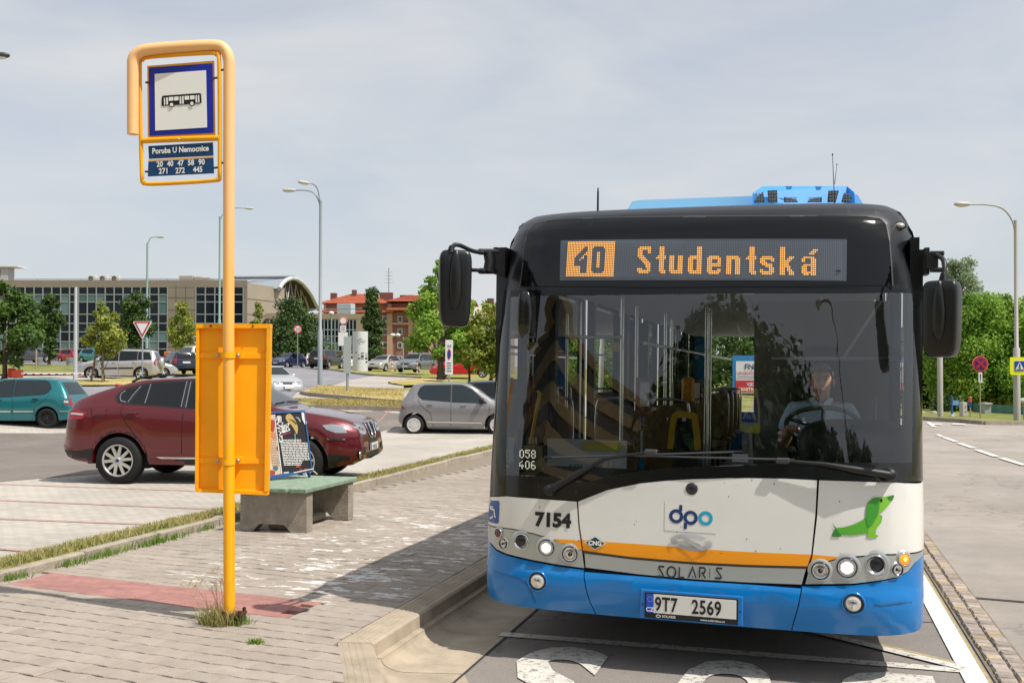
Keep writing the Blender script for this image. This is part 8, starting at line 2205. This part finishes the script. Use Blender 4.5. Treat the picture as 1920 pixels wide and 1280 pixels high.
mb.build('info_panels', mat('totem_dark', '#3f4247', .5), o)
mb = MB()
for r in range(4): mb.add([tot(667, 651 + r * 2.1), tot(683, 651 + r * 2.1), tot(683, 651.8 + r * 2.1), tot(667, 651.8 + r * 2.1)], [(0, 1, 2, 3)])
mb.build('text_lines', mat('totem_pale', '#9ea2a6', .5), o)
f = FOOT['parkmach']; k = 42 / FPX
o = sign_post('no_parking_board', 'narrow white board with a red and blue no parking disc above the grey hatchback roof', f, (716 - 640) * k, 0, .03)
plate2(o, 'board', rrect(-7 * k, (716 - 702) * k, 7 * k, (716 - 637) * k, .02), SWHT, 0, .03); plate2(o, 'red_disc', circle(0, (716 - 664) * k, 3.6 * k, 20, 10 * k), SRED, -.01); plate2(o, 'blue_disc', circle(0, (716 - 664) * k, 2.5 * k, 20, 7.6 * k), SBLU, -.022)
mb = MB(); text_on(mb, '24', lambda x, z: (x, -.016, (716 - 651) * k + z), .17, 0, 0, .02, 'CENTER')
for z_ in (680, 685, 690, 695): mb.box((0, -.01, (716 - z_) * k), (8 * k, .01, 1.5 * k))
mb.build('board_print', mat('print_dark', '#6a6a6e', .6), o)
for (px_, py_, lb) in ((735, 696, 'red and white striped post before the silver saloon'), (782, 699, 'red and white striped post before the dark silver family car')):
 f = D(px_, py_, 72); k = 72 / FPX; H = 23 * k; o = thing('bollard', lb, 'bollard', f, 0, 'striped posts on the verge')
 for i in range(6): MB().tube([(0, 0, H * i / 6), (0, 0, H * (i + 1) / 6)], 1.1 * k, 8).build('stripe', SRED if i % 2 else SWHT, o)
f = D(756, 704, 64); tag(MB().tube([f, f + np.array([0, 0, (704 - 632) * 64 / FPX])], .04, 6).build('pole', GALV), 'bare thin grey pole between the two pale saloon cars', 'pole')
# right side: crossing sign on the lamp, no stopping sign, small posts
p = D(1905, 787, 40.8); k = 40.8 / FPX
o = thing('crossing_sign', 'fluorescent yellow board with a blue pedestrian crossing sign on the lamp post', 'traffic sign', D(1907, 686, 40.8), YAW)
def crossing_face(o, w, h, cx_=0.0, flip=1):
 plate2(o, 'yellow_board', rrect(-w, -h, w, h, .06), SYEL, -.18, .03); s = h * .60
 plate2(o, 'blue_square', rrect(cx_ - s, -s, cx_ + s, s, .03), SWHT, -.19, .02); plate2(o, 'blue_square', rrect(cx_ - s * .93, -s * .93, cx_ + s * .93, s * .93, .02), SBLU, -.20, .02); t = plate2(o, 'white_triangle', [(cx_ - s * .8, -s * .72), (cx_ + s * .8, -s * .72), (cx_, s * .78)], SWHT, -.21, .02)
 mb = MB()
 mb.prism(circle(cx_, s * .36, s * .09, 10), -.215, -.225, 'xz')
 for st in ([(cx_, s * .28), (cx_ - s * .02, -s * .1)], [(cx_ - s * .02, -s * .1), (cx_ - s * .22, -s * .52)], [(cx_ - s * .02, -s * .1), (cx_ + s * .18, -s * .52)], [(cx_, s * .2), (cx_ - s * .16, -s * .02)], [(cx_, s * .2), (cx_ + s * .16, .0)]): mb.prism(stroke(st, s * .10), -.215, -.225, 'xz')
 for q in (-.55, -.25, .05, .35): mb.prism([(cx_ + s * q, -s * .70), (cx_ + s * (q + .16), -s * .70), (cx_ + s * (q + .18), -s * .58), (cx_ + s * (q + .04), -s * .58)], -.215, -.225, 'xz')
 mb.build('walking_figure', SBLK, o)
crossing_face(o, 17 * k, 16.5 * k)
p = D(1839, 785, 42); k = 42 / FPX; c = (785 - 682) * k
o = sign_post('no_stopping_sign', 'round blue sign with a red cross and rim on a slim pole before the trees', p, c, 0, .03, mat('pole_tan', '#9c8f78', .6))
plate2(o, 'sign_rim', circle(0, c, 15 * k, 28), mat('sign_pink', '#d08c92', .5), .01); plate2(o, 'red_ring', circle(0, c, 14 * k, 28), SRED, 0); plate2(o, 'blue_field', circle(0, c, 10.5 * k, 28), mat('sign_violet', '#352a78', .4), -.012)
for a in (45, 135): plate2(o, 'red_bar', [(x * cos(radians(a)) - z * sin(radians(a)), c + x * sin(radians(a)) + z * cos(radians(a))) for x, z in ((-11 * k, -2 * k), (11 * k, -2 * k), (11 * k, 2 * k), (-11 * k, 2 * k))], SRED, -.024 - a * .00006)
pl2 = plate2(o, 'sub_plate', rrect(-3.6 * k, c - 35 * k, 3.6 * k, c - 16 * k, .02), SWHT, 0); plate2(o, 'arrow', [(-.5 * k, c - 32 * k), (.5 * k, c - 32 * k), (.5 * k, c - 22 * k), (1.6 * k, c - 22 * k), (0, c - 18.5 * k), (-1.6 * k, c - 22 * k), (-.5 * k, c - 22 * k)], SBLK, -.012)
p = D(1785, 780, 50); k = 50 / FPX; o = thing('blue_post', 'blue post with a pale blue panel at the far verge', 'sign', p, YAW)
MB().tube([(0, 0, 0), (0, 0, 37 * k)], 2 * k, 8).build('pole', mat('post_blue', '#2a5d95', .5), o); MB().box((7 * k, 0, 25 * k), (11 * k, .06, 9 * k)).build('panel', mat('panel_blue', '#6d9ac2', .5), o); MB().box((0, 0, .05), (6 * k, .3, .1)).build('foot', SWHT, o)
p = D(1806, 780, 50); o = thing('cabinet', 'pale grey metering cabinet with a short pipe on top near the blue post', 'cabinet', p, YAW); MB().box((0, 0, 13 * k), (8.5 * k, .4, 26 * k), ch=.02).build('case', mat('cabinet_grey', '#b9b7b0', .6), o); MB().tube([(0, 0, 26 * k), (0, 0, 31 * k)], 1 * k, 6).build('vent_pipe', GALV, o)
for z_ in (9, 18): MB().box((1.5 * k, -.21, z_ * k), (1.4 * k, .02, 2 * k)).build('vent', mat('print_dark', '#6a6a6e'), o)
p = D(1819.5, 780, 50); o = thing('marker_post', 'thin pale post with a red head and blue band by the verge', 'post', p, YAW); MB().tube([(0, 0, 0), (0, 0, 17 * k)], 1.3 * k, 6).build('pole', _M['pole_tan'], o); MB().box((0, 0, 21 * k), (4 * k, .08, 9 * k)).build('blue_band', SBLU, o); MB().box((0, 0, 31 * k), (5.4 * k, .1, 11 * k), ch=.03).build('head', mat('marker_red', '#bd4f46', .5), o)
# teal sheet fence
fa, fb = D(1824, 779, 62), D(1960, 783, 54)
o = thing('sheet_fence', 'teal corrugated sheet fence below the trees', 'fence', fa, atan2(fb[1] - fa[1], fb[0] - fa[0]))
Lf = float(np.linalg.norm((fb - fa)[:2])); kk = 58 / FPX
FM = mat('fence_teal', '#4d7a70', .6, rnd=.12); me = None
npan = 16
for i in range(npan):
 w_ = Lf / npan; mb = MB(); nn = 6
 V = []
 for q in range(nn + 1): V += [(i * w_ + w_ * q / nn, .03 * (q % 2), -.1), (i * w_ + w_ * q / nn, .03 * (q % 2), 25 * kk)]
 mb.add(V, [(2 * q, 2 * q + 2, 2 * q + 3, 2 * q + 1) for q in range(nn)]); mb.build('panel', FM, o)
for i in range(0, npan + 1, 2): MB().box((i * Lf / npan, .08, 12 * kk), (.08, .08, 25 * kk)).build('post', mat('fence_post', '#5d7a73', .6), o)
p = D(1848, 779, 58); MBx = thing('pale_box', 'pale concrete box at the near end of the teal fence', 'box', p, YAW); MB().box((0, 0, 11 * kk), (12 * kk, .6, 22 * kk)).build('wall', mat('box_grey', '#98a09e', .7), MBx); MB().box((.0, 0, 23 * kk), (14 * kk, .8, 3 * kk)).build('lid', mat('lid_grey', '#b5b3ab', .7), MBx)
p = D(1921, 786, 44); o = thing('litter_bin', 'slim grey bin with a round lid beyond the crossing lamp', 'bin', p, 0); MB().tube([(0, 0, 0), (0, 0, .75)], .05, 6).build('pole', GALV, o); MB().lathe([(.3, .78), (.3, .86), (.1, .95), (0, .96)], (0, 0, 0), 'z', 14).build('lid', mat('lid_grey', '#b5b3ab'), o)
p = D(1741, 781, 58); mb = MB(); r_ = random.Random(3)
fl_ = thing('stone_heap', 'pale low heap of rubble at the foot of the dark trees', 'rubble', p, YAW)
for i in range(9): q = superell((r_.uniform(-.7, .7), r_.uniform(-.2, .2), .12 + r_.uniform(0, .14)), (r_.uniform(.12, .25), .16, r_.uniform(.1, .2)), 2.4, 8, 6); q.build('stone', mat('rubble_pale', '#a69f93', .9, rnd=.2), fl_)
# ------------------------------------------------------------------ left: barrier, waste bins, kiosk boxes
f = FOOT['barrier']; k = 46 / FPX
o = thing('barrier', 'red and white car park barrier with an orange drive box', 'barrier', f, YAW)
BR_ = mat('barrier_red', '#c02a1c', .5); BO_ = mat('barrier_orange', '#d8532e', .5)
MB().box((-8 * k, 0, 5 * k), (5 * k, .5, 18 * k), ch=.02).build('red_cover', BR_, o); MB().box((2 * k, .0, 4 * k), (16 * k, .45, 14 * k), ch=.03).build('drive_box', BO_, o); MB().box((4 * k, 0, -8 * k), (10 * k, .4, 20 * k)).build('plinth', BO_, o)
L_b = 116 * k
for i in range(8): MB().box((12 * k + L_b * (i + .5) / 8, -.1, 4.2 * k), (L_b / 8, .07, .10)).build('boom', SWHT, o)
for i in range(8): MB().box((12 * k + L_b * (i + .62) / 8, -.138, 3.0 * k), (L_b / 8 * .34, .012, .045)).build('stripe', BR_, o)
for px_, py_, lb, m in ((73, 684, 'grey round litter bin beside the two-part green tree', mat('bin_grey', '#8d9399', .6)), (131, 685, 'grey litter bin in front of the raspberry red car', None)):
 f = D(px_, py_, 66); k = 66 / FPX; o = thing('litter_bin', lb, 'bin', f, 0, 'litter bins on the lawn'); MB().lathe([(6 * k, 0), (6.6 * k, 12 * k), (7.2 * k, 12.5 * k), (7.2 * k, 14 * k), (5.5 * k, 13 * k)], (0, 0, 0), 'z', 16).build('drum', mat('bin_grey', '#8d9399'), o)
 MB().lathe([(6.9 * k, 9 * k), (7.1 * k, 10 * k), (6.9 * k, 11 * k)], (0, 0, 0), 'z', 16).build('hoop', GALV, o)
for px_, w_, py_, lb in ((316, 12, 668, 'low orange equipment box behind the navy estate car'), (362, 15, 672, 'taller orange kiosk box half hidden by the timetable board')):
 k = 90 / FPX; p = D(px_, py_, 90); o = thing('orange_box', lb, 'kiosk', p, YAW, 'orange boxes by the office'); h_ = 9 * k if w_ == 12 else 20 * k
 MB().box((0, 0, h_ / 2 - .6), (w_ * k, .8, h_ + 1.2), ch=.04).build('case', mat('kiosk_orange', '#d6701a', .5), o)
 if w_ == 15: MB().box((-2 * k, -.42, h_ * .55), (5 * k, .05, 7 * k)).build('opening', SBLK, o)
f = D(367, 690, 82); k = 82 / FPX; o = thing('info_sign', 'small white and blue sign beside the thin yellow-green tree', 'traffic sign', f, YAW); MB().tube([(0, .05, 0), (0, .05, 62 * k)], .03, 6).build('pole', GALV, o); plate2(o, 'board', rrect(-4 * k, 48 * k, 4 * k, 62 * k, .03), SWHT, 0); plate2(o, 'blue_part', rrect(-3 * k, 50 * k, 3 * k, 58 * k, .02), SBLU, -.012)
f = D(67, 690, 60); k = 60 / FPX; o = sign_post('round_sign', 'round sign seen from behind on a tan pole beside the lawn tree', f, 66 * k, 0, .05, _M['pole_tan']); plate2(o, 'sign_back', circle(0, 63 * k, 6 * k, 20), SBACK, .1)
f = D(160, 742, 40);
p = D(221, 722, 45); tag(MB().box(p, (.22, .2, .14), ch=.04).build('marker_block', mat('marker_red', '#bd4f46')), 'small red block on the dry strip by the red car roof', 'block')
# hospital board far behind the bus, seen through its windows
p = D(1408, 700, 34); k = 34 / FPX
o = thing('hospital_board', 'blue framed board for the emergency entrance seen through the bus windows', 'sign', D(1412, 735, 34), YAW)
MB().box((0, .04, 33 * k), (76 * k, .06, 72 * k)).build('frame', mat('board_frame_blue', '#2f7db8', .5), o); plate2(o, 'white_face', [(-32 * k, -2 * k), (36 * k, -2 * k), (36 * k, 58 * k), (-32 * k, 58 * k)], SWHT, 0, .01); plate2(o, 'red_band', [(-32 * k, 0), (36 * k, 0), (36 * k, 22 * k), (-32 * k, 22 * k)], mat('board_red', '#c03038', .5), -.012)
def hb_(x, z): return (x, -.02, z)
mb = MB(); text_on(mb, 'URGENTNÍ PŘÍJEM', hb_, 7.5 * k, -31 * k, 33 * k, .01); mb.build('red_lettering', mat('board_red', '#c03038'), o)
mb = MB(); text_on(mb, 'VJEZD PRO', hb_, 8.6 * k, -12 * k, 12 * k, .02); text_on(mb, 'SANITKY', hb_, 8.6 * k, -28 * k, 2.5 * k, .02); mb.build('white_lettering', WHITE, o)
mb = MB(); text_on(mb, 'FNO', hb_, 14 * k, -16 * k, 43 * k, .02); mb.box((0, -.02, 28.5 * k), (60 * k, .01, .8 * k)); mb.build('hospital_lettering', mat('board_navy', '#2a4a78', .5), o)
for x in (-30, 30): MB().tube([(x * k, .1, -2.2), (x * k, .1, 66 * k)], .04, 6).build('pole', GALV, o)
# ------------------------------------------------------------------ the driver
drv = thing('person', 'bus driver with short grey hair and a light blue shirt sitting behind the steering wheel', 'person', BM @ Vector((ds.x, ds.y, .62)))
def dl(p): return (BM @ Vector(p)) - drv.location
def skin_mesh(name, joints, edges, m, parent, sub=2, root=0):
 me = bpy.data.meshes.new(name); me.from_pydata([tuple(j[0]) for j in joints], edges, [])
 o = bpy.data.objects.new(name, me); COL.objects.link(o)
 sk = o.modifiers.new('skin', 'SKIN'); sk.use_smooth_shade = True
 for i, j in enumerate(joints):
  v = me.skin_vertices[0].data[i]; r = j[1]; v.radius = r if hasattr(r, '__len__') else (r, r); v.use_root = (i == root)
 ss = o.modifiers.new('sub', 'SUBSURF'); ss.levels = sub; ss.render_levels = sub
 dg = bpy.context.evaluated_depsgraph_get(); dg.update()
 nm = bpy.data.meshes.new_from_object(o.evaluated_get(dg)); bpy.data.objects.remove(o)
 nm.name = name; nm.materials.clear(); nm.materials.append(m)
 for p in nm.polygons: p.use_smooth = True
 return link(name, nm, parent)
SKIN = mat('skin', '#c4957c', .55, noise_=(20, .06)); SHIRT = mat('shirt_blue', '#b4d0ee', .85, noise_=(18, .06), bump=(25, .3)); TROU = mat('trousers', '#20242e', .9); HAIR = mat('hair_grey', '#6f6a63', .9, noise_=(60, .3)); LIP = mat('lip', '#93584c', .5); EYEW = mat('eye_white', (.38, .34, .31), .3); EYED = mat('eye_dark', '#2a1d16', .2)
hx, hy, hz = ds.x, ds.y - .10, ds.z - .03     # head centre in bus space
hc = wb(1540, 707, 7.2); hx, hy, hz = hc.x, hc.y, hc.z
J, E_d = [], []
def j(p, r): J.append((dl(p), r)); return len(J) - 1
def e(a, b_): E_d.append((a, b_))
pel = j((hx, hy + .12, hz - .72), (.15, .12)); sp1 = j((hx, hy + .10, hz - .52), (.15, .11)); sp2 = j((hx, hy + .08, hz - .32), (.16, .11)); nk = j((hx, hy + .05, hz - .185), (.062, .062)); nk2 = j((hx, hy + .025, hz - .145), (.06, .062))
hz -= .042; hd0 = j((hx, hy + .01, hz - .03), (.076, .088)); hd1 = j((hx, hy + .015, hz + .05), (.08, .094)); hd2 = j((hx, hy + .02, hz + .10), (.06, .068)); hz += .042
for a, b_ in ((pel, sp1), (sp1, sp2), (sp2, nk), (nk, nk2), (nk2, hd0), (hd0, hd1), (hd1, hd2)): e(a, b_)
swc = sw
for s in (-1, 1):
 sh = j((hx + s * .185, hy + .07, hz - .245), .066); el = j((hx + s * .27, hy - .06, hz - .50), .048);
 hand = Vector((swc.x + s * .205, swc.y + .01, swc.z - .03)); wr = hand + Vector((s * .01, .09, -.02))
 w_ = j(tuple(wr), .03); pm = j(tuple(hand + Vector((0, .045, .005))), (.042, .018)); e(sp2, sh); e(sh, el); e(el, w_); e(w_, pm)
 for k in range(4):
  b0 = hand + Vector((s * (.026 - k * .017), .005, .02)); f1 = j(tuple(b0), .0095); f2 = j(tuple(b0 + Vector((0, -.03 - .004 * (k in (1, 2)), .004))), .009); f3 = j(tuple(b0 + Vector((0, -.036, -.022))), .0085); f4 = j(tuple(b0 + Vector((0, -.016, -.036))), .008); e(pm, f1); e(f1, f2); e(f2, f3); e(f3, f4)
 t1 = j(tuple(hand + Vector((-s * .035, .03, .004))), .011); t2 = j(tuple(hand + Vector((-s * .052, -.002, .006))), .010); t3 = j(tuple(hand + Vector((-s * .045, -.028, -.002))), .009); e(pm, t1); e(t1, t2); e(t2, t3)
 hip = j((hx + s * .10, hy + .06, hz - .78), .085); kn = j((hx + s * .15, hy - .36, hz - .72), .062); an_ = j((hx + s * .15, hy - .46, .50), .045); ft = j((hx + s * .15, hy - .60, .42), (.045, .035)); e(pel, hip); e(hip, kn); e(kn, an_); e(an_, ft)
body_ = skin_mesh('body', J, E_d, SKIN, drv)
# clothes
J2, E2 = [], []
def j2(p, r): J2.append((dl(p), r)); return len(J2) - 1
a = j2((hx, hy + .12, hz - .76), (.172, .142)); b_ = j2((hx, hy + .10, hz - .52), (.172, .135)); c = j2((hx, hy + .08, hz - .32), (.18, .13)); d = j2((hx, hy + .055, hz - .205), (.085, .08)); E2 += [(a, b_), (b_, c), (c, d)]
for s in (-1, 1):
 q = j2((hx + s * .19, hy + .07, hz - .25), .083); r_ = j2((hx + s * .25, hy - .02, hz - .42), .074); E2 += [(c, q), (q, r_)]
shirt = skin_mesh('shirt', J2, E2, SHIRT, drv)
MB().add([tuple(dl((hx + s * x_, hy - .055 + y_, hz - .19 + z_))) for s in (-1, 1) for x_, y_, z_ in ((.005, 0, -.06), (.075, .05, .0), (.085, .10, .035), (.055, .03, .045), (.02, -.012, .005))], [(0, 1, 2, 3, 4), (9, 8, 7, 6, 5)]).build('collar', mat('collar_blue', '#c4daf2', .85), shirt)
J3, E3 = [], []
def j3(p, r): J3.append((dl(p), r)); return len(J3) - 1
a = j3((hx, hy + .12, hz - .80), (.175, .14))
for s in (-1, 1):
 q = j3((hx + s * .10, hy + .04, hz - .79), .105); r_ = j3((hx + s * .15, hy - .36, hz - .725), .078); t = j3((hx + s * .15, hy - .45, .52), .062); E3 += [(a, q), (q, r_), (r_, t)]
skin_mesh('trousers', J3, E3, TROU, drv)
def hp(x, y, z): return tuple(dl((hx + x, hy + y, hz + z - .042)))
def blob(nm, c, r, m, n=2.2, par=drv):
 q = superell(hp(*c), r, n, 16, 12); return q.build(nm, m, par)
hair = MB();
for i in range(9):
 for k in range(18):
  pass
V = []; F = []; nr, ns = 8, 20
for i in range(nr + 1):
 ph = pi / 2 - (pi * .50) * i / nr
 for k in range(ns):
  th = 2 * pi * k / ns; back = max(0, sin(th)); drop = 1.0
  ph2 = pi / 2 - (pi / 2 - (-.55 * (.35 + .65 * sin(th)) if sin(th) > -.2 else .42)) * i / nr
  V.append(hp(.086 * cos(ph2) * cos(th), .018 + .102 * cos(ph2) * sin(th), .055 + .098 * sin(ph2)))
for i in range(nr):
 for k in range(ns): F.append((i * ns + k, i * ns + (k + 1) % ns, (i + 1) * ns + (k + 1) % ns, (i + 1) * ns + k))
MB().add(V, F, True).build('hair', HAIR, drv)
blob('nose', (0, -.092, .005), (.015, .022, .028), SKIN, par=body_); blob('mouth', (0, -.082, -.048), (.026, .008, .007), LIP, par=body_)
for s in (-1, 1):
 blob('eye', (s * .03, -.081, .028), (.013, .008, .008), EYEW, par=body_); blob('pupil', (s * .03, -.088, .028), (.005, .003, .005), EYED, par=body_); blob('eyebrow', (s * .031, -.086, .05), (.02, .006, .005), HAIR, par=body_); blob('ear', (s * .088, .015, .005), (.010, .022, .034), SKIN, par=body_)
# ------------------------------------------------------------------ what stands behind the photographer and is mirrored in the windscreen
def bh(x, y): return np.array([x, y, 0.0])
# curved office tower with ribbon windows
tw = thing('banded_office', 'long brown office building with bands of windows, standing behind the photographer', 'building', bh(-35, -54), 0)
CB = mat('concrete_brown', '#8c775c', .8, noise_=(.7, .1)); CBW = mat('ribbon_dark', '#131619', .1, spec=.5)
footp = [(-34, 0), (-2.5, 0), (-.7, -.8), (0, -2.5), (5, -22), (12, -55), (18, -91), (-34, -91)]
for k in range(7):
 z0_ = k * 3.15
 MB().prism(footp, z0_, z0_ + 1.5, 'xy').build('spandrel_band', CB, tw)
 MB().prism([(x * .985 - .3, y * .99 - .3) for x, y in footp], z0_ + 1.5, z0_ + 3.15, 'xy').build('ribbon_window', CBW, tw)
MB().prism(footp, 22.05, 23.2, 'xy').build('parapet', CB, tw)
TB = 'trees behind the photographer'
for k, (x, y, H, w_, lb) in enumerate(((-2.5, -39, 14.6, .62, 'broad tall tree across the road behind the photographer'), (5.5, -40, 10.6, .55, 'lower tree beside the broad one behind the photographer'), (10.5, -44, 10.0, .5, 'dark tree at the road bend behind the photographer'), (18, -44, 10.5, .6, 'wide tree furthest along the road behind the photographer'), (27, -42, 10, .7, 'last wide tree of the row behind the photographer'))):
 tree('roadside_tree', lb, 'tree', bh(x, y), H, wide, 20000, .75, LF_DARK, 70 + k, trunk_h=.04, wid=w_, nclump=26, group=TB, gaps=1.0)
p = bh(7.6, -17.5); street_lamp('street lamp behind the photographer mirrored in the windscreen', p, 8.6, [((-2.2, 0, 0), .6)], .11, .075, mat('lamp_dark', '#3f4144'), LG)
o = thing('crossing_sign', 'yellow backed pedestrian crossing sign behind the photographer', 'traffic sign', (-.38, -8, 4.0), pi)
crossing_face(o, .30, .44); MB().tube([(0, .1, -4.0), (0, .1, .4)], .04, 8).build('pole', GALV, o)
